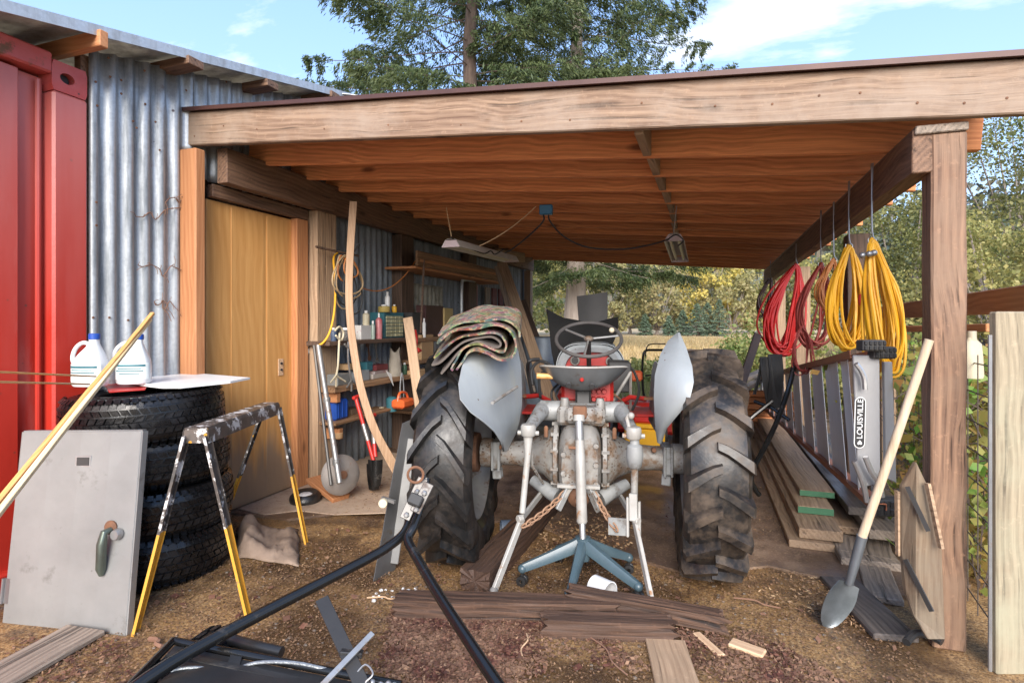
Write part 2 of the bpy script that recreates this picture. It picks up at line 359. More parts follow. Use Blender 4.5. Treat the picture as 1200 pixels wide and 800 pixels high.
def fade_top(m, col, z0, z1, amt):
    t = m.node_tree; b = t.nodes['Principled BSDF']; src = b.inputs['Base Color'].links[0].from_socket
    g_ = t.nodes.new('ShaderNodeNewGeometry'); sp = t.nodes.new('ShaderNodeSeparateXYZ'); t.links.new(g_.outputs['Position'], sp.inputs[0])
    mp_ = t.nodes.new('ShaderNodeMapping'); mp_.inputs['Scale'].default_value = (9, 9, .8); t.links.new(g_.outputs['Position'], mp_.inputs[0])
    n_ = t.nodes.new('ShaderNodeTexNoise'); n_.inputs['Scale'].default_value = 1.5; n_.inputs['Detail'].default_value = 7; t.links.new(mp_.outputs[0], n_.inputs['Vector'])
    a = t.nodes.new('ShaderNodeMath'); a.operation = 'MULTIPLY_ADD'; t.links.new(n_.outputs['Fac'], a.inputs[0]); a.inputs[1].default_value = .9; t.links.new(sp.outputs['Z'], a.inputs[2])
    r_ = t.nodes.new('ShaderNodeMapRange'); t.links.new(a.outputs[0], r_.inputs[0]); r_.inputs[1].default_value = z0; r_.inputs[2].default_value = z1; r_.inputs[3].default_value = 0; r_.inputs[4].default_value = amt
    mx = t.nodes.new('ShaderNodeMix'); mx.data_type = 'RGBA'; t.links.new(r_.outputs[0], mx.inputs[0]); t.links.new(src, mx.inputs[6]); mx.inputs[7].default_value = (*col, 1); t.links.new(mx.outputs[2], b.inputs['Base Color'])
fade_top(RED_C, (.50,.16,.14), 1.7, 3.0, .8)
RED_W = paint('faded_container_red', (.50,.12,.11), (.42,.05,.04), .5, nscale=3, dirt=(.16,.08,.05), dthr=(.58,.66), spots=(.08,.03,.02), sscale=16, bstr=.3)
RUST = paint('rusty_iron', (.22,.10,.05), (.10,.05,.03), .85, nscale=14, bstr=.6)
STEEL = paint('dull_steel', (.42,.42,.41), (.30,.30,.30), .42, .7, nscale=8, dirt=(.20,.13,.09), dthr=(.58,.7))
ZINC = paint('bright_zinc', (.36,.365,.37), (.24,.245,.25), .42, .8)
ALU = paint('ladder_aluminium_brightened', (.80,.80,.80), (.70,.70,.70), .45, .0, nscale=5, dirt=(.45,.38,.33), dthr=(.6,.75), streak=True)  # rung metal made paler in colour to offset the shade there
ALU_E = paint('ladder_end_aluminium_dimmed', (.38,.38,.385), (.28,.28,.285), .4, .4, nscale=5, dirt=(.22,.18,.15), dthr=(.6,.75), streak=True)  # same metal, darker in colour to offset the strong light on the end
ALU_T = paint('ladder_tube_aluminium', (.60,.60,.60), (.46,.46,.47), .3, .8)
BLACK = paint('black_paint', (.006,.006,.006), (.010,.010,.010), .22, nscale=9, dirt=(.07,.06,.05), dthr=(.6,.75), bstr=.05)
BLACKM = paint('matt_black', (.02,.02,.021), (.035,.034,.033), .62)
BLACKP = paint('black_plastic', (.016,.016,.017), (.03,.03,.03), .38, nscale=5, dirt=(.10,.085,.07), dthr=(.62,.8))
CLOTHB = paint('black_cloth', (.005,.005,.005), (.009,.009,.009), .95)
DGREY = paint('dark_grey_panel', (.040,.038,.037), (.028,.027,.026), .6)
TGREY = paint('tractor_grey', (.26,.265,.26), (.16,.165,.165), .46, nscale=7, dirt=(.085,.068,.052), dthr=(.50,.64), dscale=7, spots=(.08,.05,.03), sscale=40, sthr=(.16,.24), bstr=.3)
TRUSTY = paint('rusty_tractor_grey', (.27,.26,.24), (.14,.13,.118), .5, nscale=7, dirt=(.13,.082,.05), dthr=(.49,.60), dscale=9, spots=(.06,.035,.02), sscale=50, sthr=(.2,.3), bstr=.45)
TWHITE = paint('worn_white_paint', (.38,.37,.345), (.25,.235,.21), .45, nscale=7, dirt=(.25,.13,.06), dthr=(.58,.66), dscale=11, bstr=.3)
TFEND = paint('fender_grey', (.31,.335,.345), (.22,.24,.25), .38, nscale=3, dirt=(.36,.35,.27), dthr=(.58,.74), dscale=4, spots=(.10,.05,.03), sscale=14, sthr=(.06,.09), bstr=.06, streak=True)
TRED = paint('tractor_red', (.42,.022,.018), (.30,.018,.014), .4, nscale=7, dirt=(.12,.04,.03), dthr=(.6,.7))
REDP = paint('red_plastic', (.52,.03,.02), (.42,.02,.02), .4)
YELP = paint('yellow_plastic', (.75,.42,.02), (.65,.34,.02), .45)
BLUEP = paint('blue_plastic', (.012,.06,.32), (.02,.08,.36), .35)
CHBLUE = paint('chair_base_blue', (.062,.098,.118), (.048,.078,.095), .35, nscale=10, dirt=(.18,.20,.20), dthr=(.64,.8))
WHITEP = paint('white_plastic', (.78,.78,.77), (.70,.70,.68), .35, dirt=(.5,.45,.36), dthr=(.66,.8))
WSHEET = paint('white_panel', (.86,.86,.85), (.82,.82,.80), .4)
PGREY = paint('grey_panel_paint', (.27,.268,.26), (.19,.19,.185), .45, .2, nscale=2.2, dirt=(.10,.09,.08), dthr=(.58,.72), dscale=5, spots=(.05,.04,.035), sscale=9, sthr=(.04,.06), bstr=.08)
YPAINT = paint('chipped_yellow_paint', (.62,.33,.04), (.52,.25,.03), .45, nscale=8, dirt=(.10,.08,.07), dthr=(.60,.66), dscale=7)
SPLAT = paint('paint_splattered_metal', (.055,.052,.05), (.13,.105,.09), .4, .3, nscale=12, dirt=(.62,.60,.58), dthr=(.52,.56), dscale=13, spots=(.5,.25,.03), sscale=18, sthr=(.12,.16))
CORDY = paint('yellow_cord', (.78,.42,.015), (.68,.33,.015), .45)
CORDR = paint('red_cord', (.58,.014,.010), (.44,.010,.008), .45)
CORDM = paint('maroon_cord', (.30,.045,.03), (.22,.03,.025), .5)
CORDO = paint('orange_cord', (.52,.19,.045), (.42,.14,.04), .5)
CORDT = paint('tan_cord', (.50,.36,.20), (.40,.28,.15), .6)
ROPE = paint('grey_wire_rope', (.33,.35,.36), (.16,.17,.18), .4, .6, nscale=60, bstr=.6, bscale=90)
RAG = paint('dirty_rag', (.30,.22,.165), (.16,.11,.08), .95, nscale=8, bstr=.3)
TAN = paint('cardboard_tan', (.42,.27,.14), (.36,.22,.11), .8)
CREAM = paint('cream_plastic', (.62,.56,.42), (.5,.44,.3), .5)
TEAL = paint('teal_cabinet', (.03,.12,.15), (.04,.15,.18), .45)
DRAWER = paint('drawer_plastic', (.46,.44,.28), (.36,.34,.20), .3, rnd=.2)
ORANGEP = paint('orange_plastic', (.70,.13,.03), (.6,.10,.03), .4)
GLASSJ = paint('jug_plastic', (.70,.73,.74), (.62,.66,.68), .25)
LABELW = paint('jug_label', (.80,.82,.80), (.60,.74,.72), .5, nscale=16)
PURPLE = paint('purple_boards', (.16,.045,.055), (.26,.12,.11), .8, nscale=5, rnd=.3)
BARKT = paint('fir_bark', (.16,.115,.09), (.07,.048,.038), .95, nscale=9, bstr=1.0, bscale=12, streak=True)
BARKP = paint('pale_bark', (.34,.29,.25), (.20,.16,.13), .95, nscale=6, bstr=1.0, bscale=12, streak=True)

def rubber(name, c1, dust, thr=(.5,.7), rough=.55, sc_=7):
    s = NT(name); c = s.coord((1,1,1), rnd=True)
    n1 = s.noise(c, sc_, 7, .66); col = s.mix(s.ramp(n1, [(thr[0], 0), (thr[1], .8)]), c1, dust)
    col = s.mix(s.ramp(s.noise(c, 30, 4, .6), [(.45, 0), (.75, .35)]), col, dust)
    return s.done(col, s.ramp(n1, [(.4, rough-.1), (.7, rough+.3)]), 0, s.noise(c, 45, 4), .25, .004)
RUB_T = rubber('tractor_tyre_rubber', (.010,.010,.010), (.060,.045,.035), (.50,.75), .38)
RUB_D = rubber('dusty_tyre_rubber', (.013,.012,.012), (.12,.085,.058), (.46,.68), .42)
RUB_C = rubber('wet_car_tyre_rubber', (.005,.005,.0055), (.018,.017,.018), (.50,.75), .28)
# dark plywood and metal above the rafters
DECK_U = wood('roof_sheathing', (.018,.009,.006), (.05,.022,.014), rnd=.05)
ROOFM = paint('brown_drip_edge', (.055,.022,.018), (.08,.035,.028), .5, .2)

def carpet(name):
    s = NT(name); c = s.coord((1,1,1))
    v = s.n('ShaderNodeTexVoronoi'); s.l(s.coord((1,1,1)), v.inputs[0]); v.inputs['Scale'].default_value = 16
    nz_ = s.noise(c, 19, 3, .6)
    col = s.ramp(nz_, [(.36, (.03,.04,.022)), (.44, (.08,.105,.045)), (.50, (.26,.20,.12)), (.56, (.17,.05,.03)), (.64, (.05,.035,.03))])
    return s.done(s.mix(.06, col, v.outputs['Color']), .95, 0, s.noise(c, 120, 2), .6, .004)
CARPET = carpet('floral_carpet'); CARPB = paint('carpet_back', (.13,.11,.095), (.09,.075,.065), .95, bstr=.6, bscale=120)

def leafm(name, cols, scale=1.2, rough=.6, trans=.0):
    s = NT(name); g_ = s.n('ShaderNodeNewGeometry'); c = s.coord((1,1,1), world=True)
    a = s.ramp(g_.outputs['Random Per Island'], [(i/(len(cols)-1), k) for i, k in enumerate(cols)])
    b = s.mix(s.ramp(s.noise(c, scale, 3), [(.38, .0), (.62, .6)]), a, cols[-1])
    s.done(b, rough, 0); 
    if trans:
        s.b.inputs['Subsurface Weight'].default_value = 0
        tr = s.n('ShaderNodeBsdfTranslucent'); s.l(b, tr.inputs[0]); mx = s.n('ShaderNodeMixShader'); mx.inputs[0].default_value = trans
        s.l(s.b.outputs[0], mx.inputs[1]); s.l(tr.outputs[0], mx.inputs[2]); s.l(mx.outputs[0], s.t.nodes['Material Output'].inputs[0])
    return s.m
L_FIR = leafm('fir_needles', [(.022,.042,.016), (.038,.065,.022), (.065,.10,.032), (.13,.16,.055)], .6, trans=.3)
L_FIRB = leafm('far_fir_needles', [(.05,.085,.05), (.075,.12,.07), (.11,.15,.09)], .4)
L_OAK = leafm('oak_leaves', [(.065,.095,.03), (.10,.135,.04), (.16,.18,.055), (.24,.22,.07)], .5, trans=.35)
L_YEL = leafm('yellow_leaves', [(.32,.31,.07), (.46,.40,.09), (.58,.45,.12)], .3, trans=.3)
L_YELG = leafm('yellow_green_leaves', [(.20,.22,.065), (.28,.27,.08), (.36,.31,.11)], .3, trans=.3)
L_RUS = leafm('russet_leaves', [(.26,.21,.10), (.33,.27,.12), (.30,.29,.12)], .3, trans=.3)
L_BUSH = leafm('bramble_leaves', [(.06,.12,.025), (.12,.20,.04), (.20,.26,.07), (.36,.30,.10)], 1.5, trans=.35)
L_IVY = leafm('fence_creeper_leaves', [(.07,.18,.025), (.15,.32,.05), (.28,.38,.09), (.42,.22,.07)], 3, trans=.4)
L_GRASS = leafm('grass_blades', [(.09,.14,.03), (.16,.20,.05), (.26,.25,.09)], 1.2, trans=.3)
L_STRAW = leafm('straw_blades', [(.36,.25,.12), (.50,.36,.19), (.42,.33,.15)], 1.2, trans=.2)
L_HILL_HAZED = leafm('hillside_forest', [(.045,.075,.06), (.07,.10,.075), (.10,.12,.08), (.16,.13,.09)], .05)  # slight blue-green cast in the colour stands in for distance haze

def ground_mat():
    s = NT('yard_dirt'); c = s.coord((1,1,1), world=True)
    n1 = s.noise(c, 1.7, 8, .68); n2 = s.noise(c, 75, 5, .8); n3 = s.noise(c, 9, 6, .7); sp = s.vor(c, 130, out='Color')
    col = s.ramp(n1, [(.36, (.09,.046,.024)), (.46, (.29,.155,.052)), (.59, (.40,.235,.095)), (.70, (.13,.075,.042))])
    col = s.mix(s.ramp(n3, [(.48, 0), (.66, .75)]), col, (.10,.06,.038))
    col = s.mix(s.ramp(n2, [(.52, 0), (.60, .8)]), col, (.46,.31,.16)); col = s.mix(s.ramp(n2, [(.40, .85), (.47, 0)]), col, (.05,.03,.02))
    col = s.mix(s.ramp(sp, [(.55, 0), (.85, .35)]), col, (.045,.028,.02))
    wet = s.ramp(s.noise(c, 1.1, 6, .62), [(.44, 1), (.52, 0)])
    col = s.mix(s.math('MULTIPLY', wet, .72), col, (.040,.023,.015))
    rg = s.ramp(wet, [(0, .75), (1, .24)])
    b = s.math('ADD', s.math('MULTIPLY', n2, .35), s.math('MULTIPLY', n3, .65))
    return s.done(col, rg, 0, b, .7, .02)
def field_mat():
    s = NT('field_ground'); c = s.coord((1,1,1), world=True)
    n1 = s.noise(c, .09, 5, .6); n2 = s.noise(c, 3.0, 5, .7)
    col = s.ramp(n1, [(.35, (.46,.33,.17)), (.55, (.56,.41,.23)), (.7, (.44,.34,.16))])
    col = s.mix(s.ramp(n2, [(.45, 0), (.7, .5)]), col, (.30,.22,.10))
    return s.done(col, .95, 0, n2, .5, .05)
def slab_mat():
    s = NT('stained_concrete'); c = s.coord((1,1,1), world=True)
    n1 = s.noise(c, .9, 6, .6); n2 = s.noise(c, 7, 7, .7); n3 = s.noise(c, 70, 3, .7)
    col = s.ramp(n1, [(.36, (.105,.062,.040)), (.50, (.19,.12,.080)), (.64, (.33,.24,.17))])
    col = s.mix(s.ramp(n2, [(.45, 0), (.62, .8)]), col, (.085,.052,.034))
    col = s.mix(s.ramp(n3, [(.52, 0), (.66, .55)]), col, (.38,.26,.16))
    wet = s.ramp(s.noise(c, .7, 5, .6), [(.42, 1), (.5, 0)])
    col = s.mix(s.math('MULTIPLY', wet, .55), col, (.045,.028,.02))
    return s.done(col, s.ramp(wet, [(0, .8), (1, .33)]), 0, n2, .4, .01)
def dry_mat():
    s = NT('dry_concrete'); c = s.coord((1,1,1), world=True)
    n1 = s.noise(c, 2.3, 6, .62); n2 = s.noise(c, 40, 4, .7)
    col = s.ramp(n1, [(.35, (.34,.24,.17)), (.55, (.44,.33,.24)), (.72, (.30,.20,.13))])
    col = s.mix(s.ramp(n2, [(.55, 0), (.66, .6)]), col, (.22,.13,.08))
    return s.done(col, .85, 0, n2, .3, .006)
M_GROUND = ground_mat(); M_FIELD = field_mat(); M_SLAB = slab_mat(); M_DRY = dry_mat()
CHIPS_P = leafm('bark_chips', [(.040,.014,.010), (.085,.026,.017), (.13,.048,.030), (.27,.16,.095)], 6, .8)
CHIPS_Y = leafm('wood_shavings', [(.30,.17,.08), (.46,.30,.15), (.62,.45,.27), (.22,.10,.05)], 6, .8)
# ================================================================ GROUND
def sheet(name, x0, x1, y0, y1, z, mat, n=(2,2), amp=0, kind='structure', fn=None):
    nx, ny = n; P = [[V((x0+(x1-x0)*i/(nx-1), y0+(y1-y0)*j/(ny-1), 0)) for j in range(ny)] for i in range(nx)]
    for r_ in P:
        for p in r_:
            p.z = z + (amp*(mnoise.noise(p*2.2)+.5*mnoise.noise(p*7)) if amp else 0)
            if fn: p.z = fn(p)
    o = MB().grid(P).build(name, mat, smooth=bool(amp or fn), ang=180); tag(o, kind=kind); return o
sheet('field', -900, 900, -300, 1500, -.07, M_FIELD)
sheet('ground', -9, 9, -2.5, 13, 0, M_GROUND, (170, 150), .006)
# the shed floor: a worn slab whose front edge is lost under dirt
edge = [(-3.24,3.02),(-2.7,3.05),(-2.2,3.5),(-1.7,3.25),(-1.2,3.6),(-.7,3.3),(-.1,3.1),(.3,3.35),(.9,3.2),(1.25,3.45)]
poly = [V((x, y, .0)) for x, y in edge] + [V((1.25,9.9,0)), V((-3.24,9.9,0))]
fl = MB().prism(poly, (0,0,.016)).build('floor', M_SLAB); tag(fl, kind='structure')
dp = [PX(276,604,-3.2), G(310,606), G(350,601), G(392,606), G(452,604), G(500,586), G(560,560), G(520,540), G(440,530), G(388,545), PX(340,574,-3.2)]
dp = [V((p.x, p.y, .016)) for p in dp]
tag(MB().prism(dp, (0,0,.005)).build('dry_floor_patch', M_DRY), kind='structure')

# ================================================================ FOLIAGE
def leaves(name, C, N, size, aspect, mat, parent=None, jit=.35):
    """C: centres (n,3); N: long-axis directions (n,3) or None for random; quads with a fold"""
    n = len(C)
    if N is None: N = RNG.normal(size=(n,3))
    N = N/np.maximum(np.linalg.norm(N, axis=1, keepdims=True), 1e-6)
    r_ = RNG.normal(size=(n,3)); s_ = np.cross(N, r_); s_ /= np.maximum(np.linalg.norm(s_, axis=1, keepdims=True), 1e-6)
    L = size*(1+jit*RNG.normal(size=(n,1))).clip(.4, 2)
    a = N*L*.5; b = s_*L*.5*aspect
    v = np.stack([C-a, C+b, C+a, C-b], 1).reshape(-1, 3)
    c0 = C.mean(0); c0[2] = v[:,2].min(); v = v-c0
    me = bpy.data.meshes.new(name); me.vertices.add(4*n); me.vertices.foreach_set('co', v.astype(np.float32).ravel())
    me.loops.add(4*n); me.loops.foreach_set('vertex_index', np.arange(4*n, dtype=np.int32))
    me.polygons.add(n); me.polygons.foreach_set('loop_start', np.arange(0, 4*n, 4, dtype=np.int32)); me.polygons.foreach_set('loop_total', np.full(n, 4, np.int32))
    me.update(); me.validate()
    return link(name, me, mat, parent, Matrix.Translation(V(c0)))

def conifer(base, h, zlo, rad, nb, per, label, trunk_r, size=.26, seed=1, mat=None, bark=None, name='fir_tree', group=None, skew=None):
    rg = np.random.default_rng(seed); base = V(base)
    t = thing(name, base, label, 'tree', group)
    tr = MB().tube([base+V((0.1*math.sin(k*1.7+seed), .1*math.cos(k*2.1), h*k/10)) for k in range(11)], [trunk_r*(1-.09*k)*(1.25 if k == 0 else 1) for k in range(11)], 10)
    limb = MB(); C = []; D = []
    for i in range(nb):
        u = ((i+rg.random())/nb)**1.15; z = zlo+(h-zlo)*u; a = i*2.399+rg.random()*.9
        L = rad*(1-u)**.72*(.62+.5*rg.random())*(.36+.64*min(1, u*3.2) if rad > 4 else 1)+(.35 if rad > 4 else .03)
        if skew: L *= 1+skew[1]*math.cos(a-skew[0])
        d = np.array([math.cos(a), math.sin(a), 0.0]); rise = .18-.5*(1-u)*rg.random()
        p0 = np.array(base)+np.array([0,0,z])
        pts = [p0+d*L*s_+np.array([0,0, L*(rise*s_-.16*s_*s_+.10*s_**4)]) for s_ in np.linspace(0, 1, 6)]
        limb.tube([V(p) for p in pts], [max(.008, (.030 if L > 1.5 else .012)*(L/rad)*(1-.85*s_)+.006) for s_ in np.linspace(0, 1, 6)], 4, False)
        side = np.array([-d[1], d[0], 0])
        m = int(per*2.6*(L/rad)**1.3)+12
        s_ = .18+.85*rg.random(m)**.8; lat = (rg.random(m)-.5)*2*.34*L*(1.08-s_)**.7
        q = np.array([np.interp(s_, np.linspace(0,1,6), [p[k] for p in pts]) for k in range(3)]).T
        hang = -np.abs(rg.normal(size=m))*.34*(1-u*.6) - .12*np.abs(lat)
        # sub-branch: clump the leaves along lateral twigs
        K = 30 if rad > 4 else 8; tw = .22+.78*rg.random(K)**.75; m = int(K*max(7, per/7*(L/rad)))
        ki = rg.integers(0, K, m); sg = np.where(np.arange(K) % 2, 1, -1); s_ = tw[ki]; tl_ = (.36*L*(1.1-s_)**.6*(.6+.4*rg.random(K)[ki])).clip(.15 if rad > 4 else .03, 1.5); f_ = rg.random(m)**.8; lat = sg[ki]*tl_*f_; kk = 1 if rad > 4 else .12
        s2 = (s_+.22*f_*tl_/max(L,.5)).clip(0, 1.05); q = np.array([np.interp(s2, np.linspace(0,1,6), [p[k] for p in pts]) for k in range(3)]).T
        hang = (-np.abs(rg.normal(size=m))*.13*(1-u*.5)-.20*f_**2*tl_ - np.where(rg.random(m) < .25, rg.random(m)*.35, 0))*kk
        C.append(q+side[None]*lat[:,None]+np.stack([rg.normal(size=m)*.045, rg.normal(size=m)*.045, hang], 1))
        dd = d[None]*.5+side[None]*np.sign(lat)[:,None]*.6+np.stack([rg.normal(size=m)*.35, rg.normal(size=m)*.35, -.8*np.abs(rg.normal(size=m))-.15], 1)
        D.append(dd)
    tr.build('trunk', bark or BARKT, t, True); limb.build('limbs', bark or BARKT, t, True)
    leaves('crown', np.concatenate(C), np.concatenate(D), size, .24, mat or L_FIR, t)
    return t

def broadleaf(base, h, rad, label, mat, n=9000, size=.16, seed=1, clumps=26, zlo=.3, trunk_r=.18, name='oak_tree', group=None, flat=1.0, cat='tree', bark=None):
    rg = np.random.default_rng(seed); base = V(base); t = thing(name, base, label, cat, group)
    tr = MB(); top = base+V((0,0,h*zlo*1.15))
    tr.tube([base, base.lerp(top, .5)+V((.04*h*rg.normal()*.3,0,0)), top], [trunk_r*1.2, trunk_r, trunk_r*.75], 8)
    C = []; limb = MB()
    for i in range(clumps):
        a = i*2.399+rg.random(); u = rg.random(); zc = h*(zlo+(1-zlo)*(.08+.84*((i+.5)/clumps)))
        k = (zc/h-zlo)/(1-zlo); rr = rad*math.sqrt(max(.02, 1-(2*k-.85)**2*.72))*(.35+.6*rg.random()**.5)
        c = np.array([base.x+rr*math.cos(a), base.y+rr*math.sin(a), base.z+zc]); cr = rad*(.22+.2*rg.random())
        limb.tube([top, top.lerp(V(c), .55)+V((0,0,-.06*h*rg.random())), V(c)], [trunk_r*.5, trunk_r*.25, trunk_r*.08], 5, False)
        m = int(n/clumps*(.6+.8*rg.random())); dv = rg.normal(size=(m,3)); dv /= np.linalg.norm(dv, axis=1, keepdims=True)
        C.append(c+dv*cr*(rg.random((m,1))**.45)*np.array([1.15,1.15,.8*flat]))
    tr.build('trunk', bark or BARKP, t, True); limb.build('limbs', bark or BARKP, t, True)
    leaves('crown', np.concatenate(C), None, size, .65, mat, t); return t

def on(px, d): p = PD(px, HY, d); return V((p.x, p.y, -.05))
conifer(on(553, 21), 24, 5.0, 8.0, 150, 760, 'tall dark fir behind the shed roof, left one of the two big firs', .44, .145, 3, skew=(PI, .1))
conifer(on(674, 24), 26, 3.2, 8.0, 165, 760, 'tall fir with pale bare lower trunk, right one of the two big firs', .48, .145, 5, bark=BARKP, skew=(0, .2))
# right side trees beyond the fence
broadleaf(on(1062, 17), 5.3, 1.9, 'dense grey green oak seen between the near post and the hanging cords', L_OAK, 26000, .085, 11, 30, .10)
broadleaf(on(1205, 22), 10.5, 3.8, 'tall spreading green tree at the right edge above the fence rail', L_OAK, 19000, .095, 12, 34, .22)
broadleaf(on(1168, 13), 3.9, 1.9, 'yellowing green tree low behind the fence rail at right', L_YELG, 17000, .08, 13, 26, .12)
broadleaf(on(1290, 17), 8.5, 3.2, 'green tree beyond the right edge of the fence', L_OAK, 16000, .11, 15, 26, .2)
# tree line beyond the field
tl = [(612,55,9,3.6,L_OAK,'rounded green tree, leftmost in the tree line beyond the field'),(648,62,10,4,L_YELG,'yellow green tree left of the pale fir trunk beyond the field'),
      (705,58,8,3.4,L_RUS,'russet tree in the tree line just right of the pale fir trunk'),(738,66,9,4,L_YELG,'dull yellow tree behind the drooping fir boughs'),
      (770,60,7.5,3.2,L_RUS,'small russet tree left of the yellow maples'),(806,72,11.5,3.4,L_YELG,'lime yellow tree left of the brightest yellow tree'),
      (831,66,10.6,3.6,L_YEL,'brightest yellow tree in the middle of the far tree line'),(858,64,7.2,3.2,L_RUS,'russet bushy tree right of the bright yellow tree'),
      (877,74,12.0,3.6,L_YELG,'tall yellow green tree near the hanging red cords'),(905,70,9.5,4,L_YELG,'yellow green tree behind the hanging red cords'),
      (945,66,9,4,L_OAK,'green tree behind the maroon cords'),(985,60,9,4,L_YELG,'yellow green tree behind the yellow cords')]
for i, (px, d, h_, r_, m_, lb) in enumerate(tl):
    broadleaf(on(px, d), h_, r_, lb, m_, 3400, .36, 30+i, 20, .06, .2, name='deciduous_tree', group='autumn trees beyond the field')
fl_ = [(784,56,2.0),(800,57,2.6),(817,55,3.2),(829,56,3.3),(843,55,3.6),(756,58,2.2)]
fn_ = ['third','fourth','fifth','sixth','seventh','first']
lab = {784:'short dark fir left of the row of young firs across the field',800:'broad low young fir second in the row across the field',817:'narrow young fir in the middle of the row across the field',829:'young fir touching its taller right neighbour across the field',843:'tallest young fir at the right end of the row across the field',756:'low young fir apart from the row behind the drooping boughs'}
for i, (px, d, h_) in enumerate(fl_):
    conifer(on(px, d), h_, .1, h_*.42, 90, 110, lab[px], .07, .17, 60+i, L_FIRB, name='young_fir', group='young firs at the field edge')

# hills with forest
def hillz(p):
    q = V((p.x, p.y, 0)); d = q.length
    k = max(0, min(1, (d-105)/190)); k = k*k*(3-2*k)
    side = .5+.5*math.tanh((math.atan2(p.x, p.y)+.2)*2.5)
    return -.5 + k*(34+10*side)*(1+.25*mnoise.noise(q*.008)) + 2*mnoise.noise(q*.03)*k
sheet('hills', -420, 420, 85, 480, 0, paint('hill_ground', (.07,.085,.045), (.11,.11,.06), .9, nscale=.05), (60, 30), fn=hillz)
hc = []
for i in range(2600):
    x = RNG.uniform(-330, 330); y = RNG.uniform(100, 330); p = V((x, y, 0)); z = hillz(p)
    if p.length < 108: continue
    hh = 7+6*RNG.random(); m = 13; r_ = 2.1+1.4*RNG.random(); dv = RNG.normal(size=(m,3))
    hc.append(np.array([x, y, z+hh*.5])+dv*np.array([r_*.55, r_*.55, hh*.33]))
hc = np.concatenate(hc); tag(leaves('hillside_forest', hc, None, 2.6, .7, L_HILL_HAZED), 'distant wooded hillside of green and russet trees beyond the field', 'forest', kind='stuff')

# straw in the field, grass behind the shed and beyond the fence
def blades(name, n, xr, yr, hgt, mat, label, cat='grass', test=None, wd=.10, zb=-.06):
    X = RNG.uniform(*xr, size=n); Y = RNG.uniform(*yr, size=n)
    if test is not None: k = test(X, Y); X = X[k]; Y = Y[k]
    m = len(X); C = np.stack([X, Y, np.full(m, zb+hgt*.45)], 1); D = np.stack([RNG.normal(size=m)*.35, RNG.normal(size=m)*.35, np.ones(m)], 1)
    tag(leaves(name, C, D, hgt, wd, mat), label, cat, kind='stuff')
blades('straw_stubble', 42000, (-9, 12), (13.5, 46), .34, L_STRAW, 'dry straw coloured stubble of the field behind the shed', test=lambda X, Y: (X > -Y*.45) & (X < Y*.5))
blades('grass', 26000, (-3.5, 9), (9.6, 15), .13, L_GRASS, 'green grass between the shed and the field', wd=.09, zb=0.0)
blades('grass', 22000, (1.75, 9), (1.6, 10), .14, L_GRASS, 'green grass beyond the fence at right', wd=.09, zb=0.0)

def bush(c, r, h, n, label, mat=L_BUSH, size=.085, seed=1, name='bramble_bush', cat='bush', group=None, clumps=16):
    rg = np.random.default_rng(seed); c = V(c); t = thing(name, c, label, cat, group); st = MB(); C = []
    for i in range(clumps):
        a = i*2.399; q = r*math.sqrt((i+.5)/clumps)*.85; e = c+V((q*math.cos(a), q*math.sin(a), h*(.35+.6*rg.random())*(1-.45*(q/r)**2)))
        st.tube([c+V((.2*q*math.cos(a), .2*q*math.sin(a), 0)), c.lerp(e, .6)+V((0,0,.15*h)), e], [.012, .009, .005], 4, False)
        m = n//clumps; dv = rg.normal(size=(m,3)); C.append(np.array(e)+dv*np.array([r*.17, r*.17, h*.16]))
    C = np.concatenate(C); C[:,2] = np.maximum(C[:,2], c.z+.03)
    st.build('stems', BARKT, t); leaves('foliage', C, None, size, .7, mat, t); return t
bush(on(872, 11.5), .9, .9, 3200, 'bright green bramble right of the tractor tyre behind the shed', seed=2)
bush(on(900, 14), 1.3, 1.35, 3600, 'green bramble with white flecks behind the hanging red cords', seed=3)
bush(on(842, 14), .7, .5, 1800, 'low bramble at the field edge above the tractor tyre', seed=4)
bush(on(985, 9), .9, .8, 3200, 'leafy bush beyond the fence behind the ladder', seed=5)
bush(on(1075, 8), 1.1, 1.15, 3600, 'leafy bush beyond the fence wires left of the near post', seed=6)
bush(on(765, 12.5), .7, .55, 1800, 'low green bush behind the black framed mower', seed=8)
# ================================================================ LEFT: METAL SHED, CONTAINER
XW = -3.2                                               # plane of the corrugated wall (its crests)
def corr(name, y0, y1, z0, z1, mat, parent, x=XW, pitch=.101, depth=.018, z1b=None, ph=0, seam=0):
    n = max(4, int((y1-y0)/pitch*8)); z1b = z1 if z1b is None else z1b; P = []
    for i in range(n+1):
        y = y0+(y1-y0)*i/n; xx = x+depth*math.cos(2*PI*(y/pitch+ph))+seam; zt = z1+(z1b-z1)*i/n
        rows = 12; P.append([V((xx+.004*mnoise.noise(V((y*3, z0+(zt-z0)*k/rows*2, seam*50))), y, z0+(zt-z0)*k/rows)) for k in range(rows+1)])
    return MB().grid(P, .0012).build(name, mat, parent, True, ang=180)
shed = thing('metal_shed', (XW-.5, 5.5, 0), 'corrugated galvanised metal shed along the left, with plywood door', 'shed')
